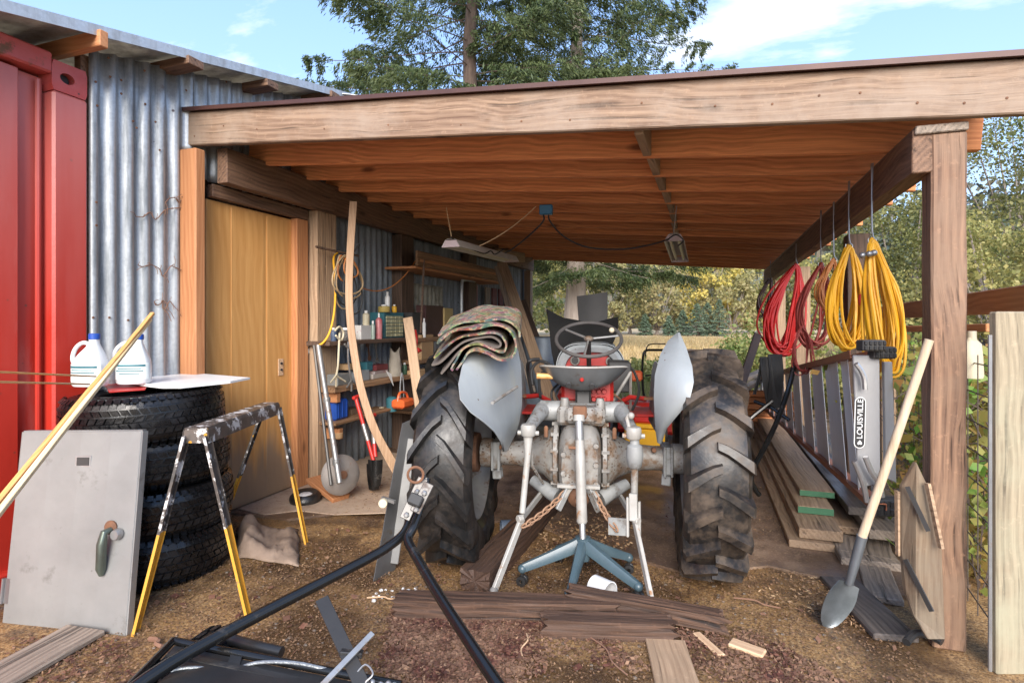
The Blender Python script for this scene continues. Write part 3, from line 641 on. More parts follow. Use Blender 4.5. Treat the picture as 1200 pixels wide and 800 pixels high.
# eave line of the shed roof, read where it stands (0.25 m out from the wall)
e0 = PX(0, 3, -2.98); e1 = PX(415, 113, -2.98); sl_ = (e1.z-e0.z)/(e1.y-e0.y)
def eave(y): return e0.z+(y-e0.y)*sl_
yc = PX(104, 300, XW).y                                 # container ends here, corrugated wall begins
ysplit = [yc, PX(225, 100, XW).y, PX(280, 100, XW).y, PX(330,100,XW).y]
DY0 = PX(241, 300, XW).y; DY1 = PX(337, 300, XW).y       # door opening
DZ = 2.17
P0 = PX(207, 300, XW+.05).y                              # front post
TW = 0.55; YFW = PX(208, 300, XW-.01).y; PZT = PY(218, 174, YFW).z
segs = [(yc, YFW, 0.05, GALV, 0), (YFW, ysplit[1], PZT, GALV, 0), (ysplit[1], ysplit[2], 2.30, GALV, .004), (ysplit[2], ysplit[3], 2.30, GALV, 0), (ysplit[3], DY1+.30, 2.30, GALV, .004)]
for (a, b, z0, m_, sm) in segs:
    corr('corrugated_sheet', a, b, z0, eave(a)-.05, m_, shed, z1b=eave(b)-.05, seam=sm)
y_ = DY1+.30; k = 0
while y_ < 9.7:
    yb = min(y_+.66, 9.75)
    corr('corrugated_sheet', y_, yb, 2.3 if y_ > 99 else .02, min(eave(y_), 4.2)-.05, GALV_D, shed, z1b=min(eave(yb), 4.2)-.05, seam=.004*(k % 2)); y_ = yb+.002; k += 1
corr('corrugated_sheet', DY1+.12, DY1+.30, .02, 2.298, GALV_D, shed)
# inner backing wall so that nothing shines through
MB().box((XW-.09, (DY0+9.75)/2, 1.2), (.02, 9.75-DY0+.4, 2.4)).build('inner_wall', W_DARK, shed)
# roof of the metal shed: ribbed sheets seen from below at the eave, long rafters with tails
EY0 = 0.2; EY1 = 9.6
P = []
for j in range(0, 97):
    y = EY0+(min(EY1, e1.y+.1)-EY0)*j/96; P.append([V((x, y, eave(y)+.018*max(0, math.cos(2*PI*j/8))**3 + (x+2.98)*-.0)) for x in (-6.4, -4.5, -2.98)])
MB().grid(P, .003).build('roof', GALV_E, shed, True, ang=60)
yy = e1.y+.1
P = [[V((x, yy+.0+t*(EY1-yy), min(eave(yy), 9)-.03*t+.0)) for x in (-6.4, -3.02)] for t in (0, 1)]
MB().grid(P, .03).build('roof', GALV_E, shed)
MB().bar(V((-2.975, EY0, eave(EY0)-.012)), V((-2.975, e1.y, eave(e1.y)-.012)), .055, .006).build('eave_flashing', GALV_E, shed)
MB().grid([[PX(388,104,-3.0)+V((0,.1,0)), PX(388,104,-3.0)+V((-.4,.1,.02))],[PX(420,112,-2.85), PX(420,112,-2.85)+V((-.4,.3,.03))]], .004).build('roof_flap', GALV_E, shed)
for (px, py) in ((228,72),(318,98),(392,111)):
    p = PX(px, py, -2.97); board('rafter_tail', V((-6.2, p.y, p.z-.01)), V((-2.955, p.y, p.z-.01)), .05, .11, W_BEAM, shed, up=V((0,0,1)))
p = PX(119, 42, -2.97); q = V((-6.2, p.y, p.z-.02)); board('rafter_tail', q, V((-2.95, p.y, p.z-.02)), .085, .045, W_ORNG, shed)
q = PX(20, 50, -3.5); 
MB().box((XW-.045, yc-.004, (eave(yc)-.08)/2), (.05, .05, eave(yc)-.08)).build('gap_filler', W_BEAM, shed)  # added filler, blocks the sliver of light between container and wall
MB().box((XW-.3, yc-.5, eave(yc)-.36), (.03, .95, .40)).build('gable_board', W_DARK, shed)
# plywood sliding door with header and jambs
door = board('door', V((XW+.02, (DY0+DY1)/2, .03)), V((XW+.02, (DY0+DY1)/2, DZ)), DY1-DY0+.06, .035, W_DOOR, shed, up=V((0,1,0)))
for yv, wd in ((DY0+(DY1-DY0)*.42, .30),(DY0+(DY1-DY0)*.80, .22)):
    board('door_panel_seam', V((XW+.0395, yv, .05)), V((XW+.0395, yv, DZ-.02)), wd, .004, W_DOOR, door, up=V((0,1,0)), bevel=.001)
hp = PX(329, 430, XW+.045); MB().box(hp, (.006, .055, .13)).build('handle_plate', W_PALE, door, bevel=.002)
for dz in (.03, -.02): MB().tube([hp+V((.003,0,dz)), hp+V((.012,0,dz))], .009, 8).build('bolt_hole', BLACKM, door)
board('door_header', V((XW+.06, DY0-.02, DZ+.055)), V((XW+.06, DY1+.14, DZ+.055)), .085, .05, W_BEAM, shed)
board('door_jamb', V((XW+.06, DY1+.065, .02)), V((XW+.06, DY1+.065, DZ+.008)), .13, .07, W_RAIL, shed, up=V((0,1,0)))
board('door_stop', V((XW+.05, DY1+.012, .02)), V((XW+.05, DY1+.012, DZ-.0)), .02, .05, W_ORNG, shed, up=V((0,1,0)))

# --- container
con = thing('shipping_container', (XW, .8, 0), 'tall faded red steel shipping container at the left edge', 'container')
zt0 = PX(0, 59, XW).z; zt1 = PX(62, 77.5, XW).z; CT = 2.55
yA, yB, yC_ = PX(27, 300, XW).y, PX(60, 300, XW).y, yc-.012
top = lambda y: zt1-.06
ccz = PX(82, 95, XW).z
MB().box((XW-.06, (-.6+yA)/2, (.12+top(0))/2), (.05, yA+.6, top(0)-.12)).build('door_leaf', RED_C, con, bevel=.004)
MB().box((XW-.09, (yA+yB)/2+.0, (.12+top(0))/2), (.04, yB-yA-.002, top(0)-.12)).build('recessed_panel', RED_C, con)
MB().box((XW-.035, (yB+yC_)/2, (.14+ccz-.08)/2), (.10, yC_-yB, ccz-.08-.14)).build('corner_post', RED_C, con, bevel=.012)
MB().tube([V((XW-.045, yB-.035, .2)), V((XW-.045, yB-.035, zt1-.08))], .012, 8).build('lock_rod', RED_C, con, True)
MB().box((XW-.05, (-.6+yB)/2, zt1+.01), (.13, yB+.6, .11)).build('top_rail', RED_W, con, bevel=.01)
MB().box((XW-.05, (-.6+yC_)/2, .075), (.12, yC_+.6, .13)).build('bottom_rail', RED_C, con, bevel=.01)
cc = V((XW-.03, (yB+yC_)/2-.003, PX(82, 95, XW).z)); hh = .155; ww = yC_-yB
# corner casting with its oval hole: ring of faces round the hole
cst = MB(); n = 24; fr = []; ho = []; hb = []
for i in range(n):
    a = 2*PI*i/n; ca, sa = math.cos(a), math.sin(a); m_ = max(abs(ca)/(ww/2), abs(sa)/(hh/2)); fr.append(cc+V((.04, ca/m_, sa/m_)))
    e_ = cc+V((.04, -.012+.036*ca, .028*sa)); ho.append(e_); hb.append(e_-V((.05,0,0)))
bk = [p-V((.11,0,0)) for p in fr]
cst.add(fr+ho+hb+bk, [(i, (i+1)%n, n+(i+1)%n, n+i) for i in range(n)]+[(n+i, n+(i+1)%n, 2*n+(i+1)%n, 2*n+i) for i in range(n)]+[tuple(range(2*n, 3*n))]+[(i, 3*n+i, 3*n+(i+1)%n, (i+1)%n) for i in range(n)]+[tuple(range(3*n, 4*n))])
cas = cst.build('corner_casting', RED_W, con)
MB().tube([cc+V((.0,-.012,0)), cc+V((.003,-.012,0))], .03, 16).build('casting_recess', BLACKM, cas)
MB().box((XW-1.3, .2, 1.28), (2.4, yC_*2-.9, 2.36)).build('body', RED_C, con)
for z_ in (.55, 1.0, 1.9): MB().box((XW-.031, yA-.35, z_), (.008, .5, .016)).build('pressed_rib', RED_C, con, bevel=.003)

# ================================================================ CARPORT
car = thing('carport', (-1, 6, 0), 'open timber lean-to of fir rafters on weathered posts, tractor inside', 'carport')
YF = 2.80; YB = 9.65; XR = .955
def roofz(x, top=False):          # underside of the fascia; the roof falls to the right
    a = PY(205, 172, YF-.07); b = PY(1110, 138.5, YF-.07); return a.z + (x-a.x)*(b.z-a.z)/(b.x-a.x)
FH = .215
xl = PY(206, 150, YF-.06).x; xr = 1.8
board('fascia', V((xl, YF-.07, roofz(xl)+FH/2)), V((xr, YF-.07, roofz(xr)+FH/2)), FH, .045, W_FASC, car, bevel=.006, cuts=30, rough=.0025, seed=1)
nR = 16; RH = .195; roof_off = -.012+RH/2
for i in range(1, nR+1):
    y = YF-.05+(YB-YF)*i/nR; x0 = XW+.06; x1 = XR+.22+.02*math.sin(i*2.3); z0 = roofz(x0)+roof_off; z1 = roofz(x1)+roof_off
    board('rafter', V((x0, y, z0)), V((x1, y, z1)), RH, .042, W_RAFT, car, bevel=.003)
# blocking between the rafters, staggered
for i in range(0, 9):
    y = YF-.05+(YB-YF)*i/nR; y2 = YF-.05+(YB-YF)*(i+1)/nR; xb = PY(757+i*6, 200, y).x
    bx = PY([754,766,774,781,786,789,790,792,793][i], 200, (y+y2)/2).x
    board('blocking', V((bx, y+.023, roofz(bx)+RH*.5-.014)), V((bx, y2-.023, roofz(bx)+RH*.5-.014)), RH*.96, .045, W_LUMB, car)
def slab_roof(dz, th, x0, x1, y0, y1, name, mat, bev=0):
    ps = [V((x0, y0, roofz(x0)+dz)), V((x1, y0, roofz(x1)+dz)), V((x1, y1, roofz(x1)+dz)), V((x0, y1, roofz(x0)+dz))]
    return MB().prism(ps, (0,0,th)).build(name, mat, car)
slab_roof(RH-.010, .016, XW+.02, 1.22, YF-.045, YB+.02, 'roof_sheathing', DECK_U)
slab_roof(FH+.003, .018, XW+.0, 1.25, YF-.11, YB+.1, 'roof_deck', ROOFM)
de = MB().bar(V((xl-.01, YF-.118, roofz(xl)+FH+.010)), V((xr, YF-.118, roofz(xr)+FH+.010)), .024, .012)
de.build('drip_edge', ROOFM, car)
# posts
def post(px0, px1, y, ztop, mat, name='post', x=None, cuts=18, rough=.003, ybot=0, dep=None):
    a = PY(px0, 400, y); b = PY(px1, 400, y); xm = (a.x+b.x)/2; wx = abs(b.x-a.x); dep = dep or wx
    return board(name, V((xm, y+dep/2, ybot)), V((xm, y+dep/2, ztop)), wx, dep, mat, car, up=V((1,0,0)), cuts=cuts, rough=rough, bevel=.008, seed=px0)
post(1092, 1134, YF-.045, 2.128, W_POST, rough=.005, cuts=30)
board('post_cap', V((XR-.058, YF-.055, 2.146)), V((XR-.058, YB, 2.146)), .035, .185, W_GREY, car, cuts=12, rough=.002)
xq = PY(229, 400, YFW).x
lp = post(207.5, 229, YFW, PZT, W_ORNG, rough=.001, dep=PX(241, 400, xq).y-YFW)
xlp = PY(233, 400, YF).x
# left beam: two long timbers end to end, outside the corrugated wall
zb = PX(232, 204, XW+.2).z
board('beam', V((XW+.17, YF+.02, zb+.11)), V((XW+.17, PX(391, 249, XW+.2).y, zb+.11)), .23, .085, W_BEAM, car, cuts=14, rough=.003)
yj = PX(391, 249, XW+.2).y
board('beam', V((XW+.15, yj+.004, zb+.12)), V((XW+.15, YB, zb+.12)), .24, .085, W_BEAM, car, cuts=14, rough=.003)
# left wall posts
for (pa, pb, m_, zt) in ((366, 391, W_LUMB, zb), (466, 482, W_DARK, zb), (546, 556, W_DARK, zb)):
    ya = PX(pa, 400, XW+.12).y; yb = PX(pb, 400, XW+.12).y
    board('post', V((XW+.10, (ya+yb)/2, 0)), V((XW+.10, (ya+yb)/2, zt)), abs(yb-ya)*.9, .12, m_, car, up=V((0,1,0)), cuts=10, rough=.004)
board('post', V((XW+.12, YB-.1, 0)), V((XW+.12, YB-.1, zb)), .14, .12, W_LUMB, car, up=V((0,1,0)))
board('knee_block', PX(580, 298, XW+.3)*1.0, PX(612, 302, XW+.3), .15, .10, W_LUMB, car)
# right beam on the right posts
zr = PX(1092, 206, XR-.1).z; zrb = PX(897, 331, XR-.1).z
board('beam', V((XR-.115, YF-.04, zr+.115)), V((XR-.115, YB, zr+.09)), .18, .085, W_BEAM, car, cuts=16, rough=.003)
for (pa, pb) in ((1000, 1022), (938, 950), (912, 919)):
    ya = PX(pa, 280, XR).y
    board('post', V((XR+.02, ya, 0)), V((XR+.02, ya, zr+.015)), .14, .14, W_DARK if pa == 1000 else W_LUMB, car, up=V((0,1,0)), cuts=8, rough=.003)
print('roof', roofz(XW), roofz(XR), 'zb', zb, 'zr', zr, zrb, 'eave', e0.z, e1.z, 'door', DY0, DY1, 'yc', yc, 'raft', roofz(XR)+0)
# ================================================================ TRACTOR (own frame: x right, y ahead, z up, rear axle over the origin)
TA = R(11.5); TO = V((-.672, 3.083, .016)); TM = Matrix.Translation(TO) @ Matrix.Rotation(TA, 4, 'Z')
def T(x, y, z): return TM @ V((x, y, z-.016))
def TL(pts): return [T(*p) for p in pts]
trac = thing('tractor', TO, 'old grey and red farm tractor seen from behind under the lean-to', 'tractor', rz=TA)
def ag_tyre(Rt, W, rim, sweep, N=20, lw=1.0):
    # carcass profile across (lateral, radius) and lugs standing on it
    hw = W/2
    prof = [(-hw*.62, rim), (-hw*.98, rim+.05), (-hw*1.06, rim+.11), (-hw*1.0, Rt-.085), (-hw*.86, Rt-.052), (-hw*.5, Rt-.036), (0, Rt-.031), (hw*.5, Rt-.036), (hw*.86, Rt-.052), (hw*1.0, Rt-.085), (hw*1.06, rim+.11), (hw*.98, rim+.05), (hw*.62, rim)]
    m = MB(); m.lathe([(r_, x) for x, r_ in prof], 56, ax=V((1,0,0)), closed=True)
    def rad(v): v = abs(v); return Rt-.031-.005*min(v/.5, 1)-.016*max(0, min((v-.5)/.36, 1))-.033*max(0, (v-.86)/.14)
    for sgn in (-1, 1):
        for i in range(N):
            p0 = 2*PI*(i+(.5 if sgn > 0 else 0))/N; vs = [-.06, .22, .5, .78, .97, 1.06]; ring = []
            for j, v in enumerate(vs):
                ph = p0+sweep*max(v, 0)**1.15; hw_ = (.018+.009*v)*lw/Rt; x = sgn*v*hw; rr = rad(v)
                top_ = Rt+.004-.012*max(0, v-.5) if v < 1 else Rt-.075
                if v > 1: top_ = Rt-.030; rr = Rt-.13
                for (dp_, r_) in ((-hw_*1.35, rr-.006), (-hw_*.8, top_), (hw_*.8, top_), (hw_*1.35, rr-.006)):
                    a = ph+dp_; ring.append(V((x, r_*math.cos(a), r_*math.sin(a))))
            fs = []
            for j in range(len(vs)-1):
                for k in range(3): q = j*4+k; fs.append((q, q+1, q+5, q+4))
            e = (len(vs)-1)*4; fs += [(0,3,2,1), (e, e+1, e+2, e+3)]
            m.add(ring, fs)
    return m
def rear_wheel(lx, side, rz):
    M4 = TM @ Matrix.Translation((lx, 0, .60-.016)) @ Matrix.Rotation(rz, 4, 'Z')
    wh = link('rear_wheel', None, None, trac, M4)
    ty = ag_tyre(.60, .285, .36, *((.32, 19, 1.05) if side < 0 else (.15, 19, 1.15))); ty.v = [M4 @ p for p in ty.v]; ty.build('tyre', RUB_T if side < 0 else RUB_D, wh, True, ang=32)
    rim = MB().lathe([(.365, -.115), (.375, -.105), (.35, -.09), (.335, -.05), (.335, .05), (.35, .09), (.375, .105), (.365, .115), (.325, .055), (.325, -.055)], 48, ax=V((1,0,0)), closed=True)
    rim.v = [M4 @ p for p in rim.v]; rim.build('rim', STEEL, wh, True)
    d = MB().lathe([(.0, .035*side), (.10, .035*side), (.20, .03*side), (.27, .0), (.33, -.01*side)], 40, ax=V((1,0,0))); d.v = [M4 @ p for p in d.v]; d.build('wheel_disc', TGREY, wh, True)
    hub = MB().lathe([(.11, -.10*side), (.12, -.02*side), (.09, .02*side), (.05, .06*side)], 20, ax=V((1,0,0)), capb=True, capt=True)
    for k in range(6): a = k*PI/3; hub.tube([V((-.05*side, .08*math.cos(a), .08*math.sin(a))), V((.04*side, .08*math.cos(a), .08*math.sin(a)))], .011, 6)
    hub.v = [M4 @ p for p in hub.v]; hub.build('hub', RUST, wh, True)
rear_wheel(-.695, -1, R(1)); rear_wheel(.665, 1, R(-5))

# axle trumpets, centre housing
B = 'axle_housing'
for s_ in (-1, 1):
    pr = [(.082, .56), (.082, .50), (.066, .49), (.066, .40), (.070, .34), (.085, .27), (.115, .20), (.160, .155), (.178, .13)]
    MB().lathe(pr, 28, T(-.015, 0, .60), (TM.to_3x3() @ V((s_, 0, 0))), capb=True).build('axle_trumpet', TRUSTY, trac, True)
    fb = MB().lathe([(.182, .118), (.192, .122), (.192, .142), (.182, .146)], 28, T(-.015, 0, .60), TM.to_3x3() @ V((s_, 0, 0)), capb=True, capt=True)
    for k in range(12):
        a = 2*PI*k/12+.2; fb.tube(TL([(-.015+s_*.115, .183*math.cos(a), .60+.183*math.sin(a)), (-.015+s_*.156, .183*math.cos(a), .60+.183*math.sin(a))]), .0115, 6)
    fb.build('bolted_flange', TRUSTY, trac, True)
    br = MB().box((0,0,0), (.052, .16, .15)); br.v = [T(-.015+s_*.47+p.x, p.y, .60+p.z) for p in br.v]
    cl_ = br.build('axle_clamp', TGREY, trac, bevel=.006)
    for k in (-.018, .018): MB().tube(TL([(-.015+s_*.47+k, -.085, .52), (-.015+s_*.47+k, -.085, .68)]), .007, 6).build('clamp_stud', TGREY, cl_)
    lo = MB().bar(T(-.015+s_*.47, -.02, .52), T(-.015+s_*.465, -.02, .46), .05, .05).build('axle_bracket', TGREY, trac, bevel=.005)
cen = MB(); pts = []
for j, (y, hw, zt, zb) in enumerate([(-.20, .095, .735, .42), (-.17, .112, .775, .385), (-.10, .122, .80, .365), (.0, .125, .80, .36), (.2, .125, .78, .38), (.6, .12, .74, .42), (1.1, .13, .74, .42)]):
    row = []
    for k in range(20):
        a = 2*PI*k/20; ca = math.cos(a); sa = math.sin(a); e = .62
        row.append(T(-.015+hw*math.copysign(abs(ca)**e, ca), y, (zt+zb)/2+(zt-zb)/2*math.copysign(abs(sa)**.8, sa)))
    pts.append(row+[row[0]])
cen.grid(pts); cen.add(pts[0][:20], [tuple(range(20))]).build('centre_housing', TRUSTY, trac, True, ang=50)
# cover on the rear face with PTO below, small plates and bolts
MB().lathe([(.055, 0), (.06, .02), (.045, .035), (.03, .05), (.018, .055), (.018, .10)], 20, T(-.02, -.175, .43), TM.to_3x3() @ V((0,-1,0)), capt=True).build('pto_shaft', RUST, trac, True)
for s_ in (-1, 1):
    MB().bar(T(-.02+s_*.045, -.21, .49), T(-.02+s_*.105, -.26, .375), .035, .016).build('drawbar_bracket', TGREY, trac, bevel=.003)
    MB().tube(TL([(-.02+s_*.115, -.12, .40), (-.02+s_*.26, -.03, .46)]), [.045, .03], 10).build('lower_link_pivot', TGREY, trac, True)
MB().bar(T(-.13, -.225, .492), T(.09, -.225, .492), .016, .03).build('cross_plate', TWHITE, trac)
for k in range(5):
    MB().lathe([(.016, 0), (.014, .014)], 8, T(-.015+.085*(-1 if k % 2 else 1), -.20, .50+.05*k), TM.to_3x3() @ V((0,-1,0)), capt=True).build('bolt', TRUSTY, trac)
# lift cover, cross shaft, lift arms
lc = MB().box((-.01, .06, .835), (.26, .34, .10)); lc.box((-.01, -.10, .845), (.17, .10, .085)); lc.v = [T(*p) for p in lc.v]; lc.build('lift_cover', TRUSTY, trac, bevel=.018)
for x in (-.10, .095): MB().lathe([(.026, 0), (.03, .03), (.024, .085), (.02, .10)], 12, T(x, -.06, .83), V((0,0,1)), capt=True).build('cover_lug', TRUSTY, trac, True)
MB().lathe([(.052, -.235), (.058, -.23), (.058, -.11), (.046, -.10), (.046, .10), (.058, .11), (.058, .235), (.052, .24)], 20, T(-.01, .02, .845), TM.to_3x3() @ V((1,0,0)), capb=True, capt=True).build('rocker_shaft', TGREY, trac, True)
cl = MB().box((-.015, -.14, .865), (.075, .05, .065)); cl.v = [T(*p) for p in cl.v]; cl.build('top_link_rocker', RUST, trac, bevel=.008)
for s_ in (-1, 1):
    x0 = -.01+s_*.215
    MB().tube(TL([(x0, .02, .85), (x0+s_*.01, -.06, .845), (x0+s_*.035, -.20, .815), (x0+s_*.05, -.27, .795)]), [.05, .042, .032, .030], 12).build('lift_arm', TGREY, trac, True)
    kn = MB().lathe([(.034, -.03), (.04, -.02), (.04, .02), (.034, .03)], 14, T(x0+s_*.052, -.285, .79), V((0,0,1)), capb=True, capt=True)
    kn.tube(TL([(x0+s_*.052-.055, -.285, .775), (x0+s_*.052+.055, -.285, .775)]), .012, 8); kn.build('lift_arm_knuckle', TWHITE, trac, True)
# left lift rod, right levelling box
MB().tube(TL([(-.278, -.285, .765), (-.280, -.29, .66), (-.30, -.36, .385)]), [.026, .017, .016], 10).build('lift_rod', TWHITE, trac, True)
MB().tube(TL([(-.265, -.27, .72), (-.262, -.25, .60), (-.215, -.12, .47)]), .008, 6).build('check_rod', TRUSTY, trac, True)
lr = MB().tube(TL([(.262, -.285, .775), (.262, -.288, .715)]), [.022, .026], 12)
lr.lathe([(.018, .06), (.038, .045), (.044, .0), (.036, -.05), (.028, -.065)], 14, T(.262, -.288, .68), V((0,0,1)), capb=True, capt=True); lr.build('levelling_box', TGREY, trac, True)
MB().tube(TL([(.262, -.29, .62), (.258, -.31, .47)]), .018, 10).build('lift_rod', TRUSTY, trac, True)
MB().tube(TL([(.262, -.285, .70), (.225, -.27, .86), (.235, -.27, .88)]), .010, 8).build('crank_handle', TWHITE, trac, True)
MB().ball(T(.245, -.275, .875), .018, 10).build('crank_knob', TWHITE, trac, True)
fk = MB().bar(T(.225, -.33, .48), T(.225, -.35, .29), .03, .012); fk.bar(T(.282, -.33, .46), T(.282, -.35, .30), .03, .012); fk.bar(T(.252, -.335, .50), T(.252, -.35, .37), .028, .04); fk.build('levelling_fork', TWHITE, trac, bevel=.003)
bp_ = MB().bar(T(.13, -.34, .335), T(.225, -.345, .335), .085, .008).build('sway_plate', TGREY, trac)
# lower links
for s_, a_, b_, c_ in ((-1, (-.18, .15, .42), (-.300, -.36, .36), (-.418, -.52, .055)), (1, (.16, .15, .42), (.258, -.34, .37), (.322, -.52, .062))):
    lk = MB().bar(T(*a_), T(*b_), .036, .014); lk.bar(T(*b_), T(*c_), .036, .018); lk.tube(TL([b_, (b_[0]+.02*s_, b_[1]-.02, b_[2])]), .02, 8); lk.build('lower_link', TWHITE, trac, bevel=.003)
    e_ = MB().ball(T(*c_), .027, 12, (.8, 1, 1)); e_.build('ball_end', TRUSTY, trac, True)
# top link hanging down
MB().tube(TL([(-.018, -.215, .86), (-.018, -.225, .83)]), .03, 12).build('top_link_ball', TWHITE, trac, True)
MB().tube(TL([(-.018, -.225, .845), (-.015, -.25, .76), (-.014, -.255, .735)]), [.020, .024, .020], 12).build('top_link_end', STEEL, trac, True)
MB().tube(TL([(-.014, -.255, .74), (-.010, -.27, .64), (0, -.37, .36), (.001, -.375, .35)]), [.022, .026, .027, .02], 14).build('top_link', TWHITE, trac, True)
MB().tube(TL([(-.07, -.26, .70), (.01, -.265, .70)]), .008, 6).build('top_link_lock', RUST, trac)
MB().tube(TL([(.001, -.37, .36), (.004, -.40, .285)]), [.016, .014], 10).build('top_link_thread', STEEL, trac, True)
# check chains, each link a ring of its own
def chain(a, b, sag, n, parent, mat=None, sz=.020, r_=.0042):
    pts = catenary(a, b, sag, n)
    me = None
    for i in range(n):
        p = (pts[i]+pts[i+1])/2; x, y, z = frame(pts[i], pts[i+1])
        if i % 2: y, z = z, -y
        if me is None:
            m = MB(); ring = []
            for k in range(12): a_ = 2*PI*k/12; ring.append(V((math.cos(a_)*sz*1.5*(1 if abs(math.cos(a_)) < .9 else 1.0), math.sin(a_)*sz*.75, 0)))
            m.tube(ring+[ring[0]], r_, 6, False); o = m.build('chain_link', mat or RUST, parent, True, origin=(0,0,0)); me = o.data; bpy.data.objects.remove(o)
        M4 = Matrix((x, y, z)).transposed().to_4x4(); M4.translation = p; link('chain_link', me, None, parent, M4)
CHAINM = paint('rusty_chain', (.34,.20,.12), (.22,.12,.07), .7, nscale=30, bstr=.3)
chain(T(-.075, -.20, .47), T(-.285, -.40, .335), .015, 11, trac, CHAINM)
chain(T(.055, -.20, .47), T(.165, -.36, .33), .012, 10, trac, CHAINM)
MB().bar(T(-.055, -.2, .49), T(-.10, -.23, .44), .018, .03).build('chain_shackle', TWHITE, trac)
MB().bar(T(.03, -.2, .49), T(.08, -.23, .44), .018, .03).build('chain_shackle', TWHITE, trac)

# seat: pressed steel pan
sp = []
for i in range(9):
    r_ = i/8; row = []
    for k in range(29):
        a = 2*PI*k/28; ca, sa = math.cos(a), math.sin(a)
        x = .235*r_*ca*(1+.04*math.cos(2*a)); y = .17*r_*sa+.02; zz = .965+.115*r_**2.4+.035*r_**3*max(0, -sa)+.012*math.cos(2*a)*r_**3
        row.append(T(x, y+.02, zz))
    sp.append(row)
seat = MB().grid(sp, -.004).build('seat', paint('seat_pan_grey', (.20,.21,.215), (.15,.155,.16), .35, .5, nscale=4, dirt=(.10,.07,.05), dthr=(.6,.72)), trac, True, ang=60)
rimp = [T(.237*math.cos(2*PI*k/36)*(1+.04*math.cos(4*PI*k/36)), .17*math.sin(2*PI*k/36)+.04, 1.080+.035*max(0, -math.sin(2*PI*k/36))+.012*math.cos(4*PI*k/36)) for k in range(37)]
MB().tube(rimp, .006, 6, False).build('seat_rim', TWHITE, seat, True)
for (x, z_) in ((-.078, 1.003), (.05, 1.0)): MB().lathe([(.018, 0), (.014, .006)], 10, T(x, -.085, z_), TM.to_3x3() @ V((0,-.9,-.4)), capt=True).build('seat_hole', BLACKM, seat)
MB().lathe([(.012, 0), (.008, .006)], 10, T(-.005, -.10, 1.035), TM.to_3x3() @ V((0,-1,-.2)), capt=True).build('seat_bolt', TRED, seat)
MB().bar(T(.0, .06, .965), T(.0, .10, .86), .01, .09, up=TM.to_3x3() @ V((0,1,0))).bar(T(.0, .06, .97), T(.0, .02, .88), .065, .014, up=TM.to_3x3() @ V((1,0,0))).build('seat_spring', DGREY, trac)
MB().tube(TL([(-.26, -.02, 1.045), (-.14, .0, 1.04)]), [.017, .015], 10).build('hydraulic_handle', W_BAM, trac, True)
# gearbox and platform behind the seat, red pieces
rd = MB().box((-.075, .30, .96), (.11, .30, .17)); rd.box((.10, .30, .965), (.15, .32, .19)); rd.box((.0, .8, .83), (.34, .9, .14)); rd.v = [T(*p) for p in rd.v]; rd.build('gearbox', TRED, trac, bevel=.02)
for k in range(7):
    MB().lathe([(.016, 0), (.012, .02)], 7, T(.06+.03*(k % 3), .135, .90+.045*(k//3)), TM.to_3x3() @ V((0,-1,0)), capt=True).build('gearbox_bolt', TRED, trac)
MB().tube(smoothpts(TL([(-.155, .25, .97), (-.19, .2, .93), (-.18, .2, .87), (-.13, .22, .84)])), .007, 6).build('hose', BLACKM, trac, True)
MB().tube(smoothpts(TL([(-.135, .25, .96), (-.165, .2, .92), (-.15, .2, .88)])), .006, 6).build('hose', BLACKM, trac, True)
bx_ = MB().box((.235, .75, .98), (.15, .26, .20)); bx_.v = [T(*p) for p in bx_.v]; bx_.build('battery_box', BLACKM, trac, bevel=.008)
MB().tube(TL([(.14, .18, .83), (.30, .55, 1.02)]), .010, 6).build('brake_rod', TWHITE, trac, True)
MB().tube(TL([(.30, .55, 1.02), (.31, .7, .75)]), .010, 6).build('brake_rod', TWHITE, trac, True)
for s_ in (-1, 1):
    ft = MB().box((s_*.36, .72, .74), (.26, .34, .018)); ft.v = [T(*p) for p in ft.v]; ft.build('footboard', TRED, trac, bevel=.004)
    MB().tube(TL([(s_*.20, .6, .80), (s_*.30, .55, .86), (s_*.40, .62, .84)]), .016, 8).build('pedal_lever', TRED, trac, True)
    MB().box((0,0,0), (.09, .07, .015)).v
    pd = MB().box((s_*.42, .63, .845), (.10, .07, .016)); pd.v = [T(*p) for p in pd.v]; pd.build('pedal', RUST, trac)
# hood, fuel tank, dash
hd = []
for (y, hw, zt, zl) in [(1.05, .255, 1.185, .93), (1.5, .25, 1.20, .93), (2.0, .24, 1.21, .93), (2.35, .235, 1.235, .90), (2.48, .215, 1.205, .85)]:
    hd.append([T(.04+hw*math.copysign(abs(math.cos(a))**.55, math.cos(a)), y, zl+(zt-zl)*max(0, math.sin(a))**.7) for a in np.linspace(0, PI, 21)])
MB().grid(hd, .006).build('hood', TFEND, trac, True, ang=50)
def arc(hw, zt, y, zl=.90): return [T(.04+hw*math.copysign(abs(math.cos(a))**.6, math.cos(a)), y, zl+(zt-zl)*max(0, math.sin(a))**.7) for a in np.linspace(0, PI, 21)]
MB().grid([arc(.257, 1.18, 1.052), arc(.232, 1.16, 1.035), arc(.200, 1.125, 1.05), arc(.195, 1.12, 1.10)]).build('cowl', TFEND, trac, True)
MB().add(arc(.197, 1.122, 1.095), [tuple(range(21))]).build('dash_panel', TRED, trac)
bb = MB().box((.03, 1.06, .985), (.30, .06, .07)); bb.v = [T(*p) for p in bb.v]; bb.build('dash_shelf', DGREY, trac, bevel=.008)
gr = MB().box((.04, 2.47, .85), (.40, .05, .55)); gr.v = [T(*p) for p in gr.v]; gr.build('grille', TGREY, trac, bevel=.02)
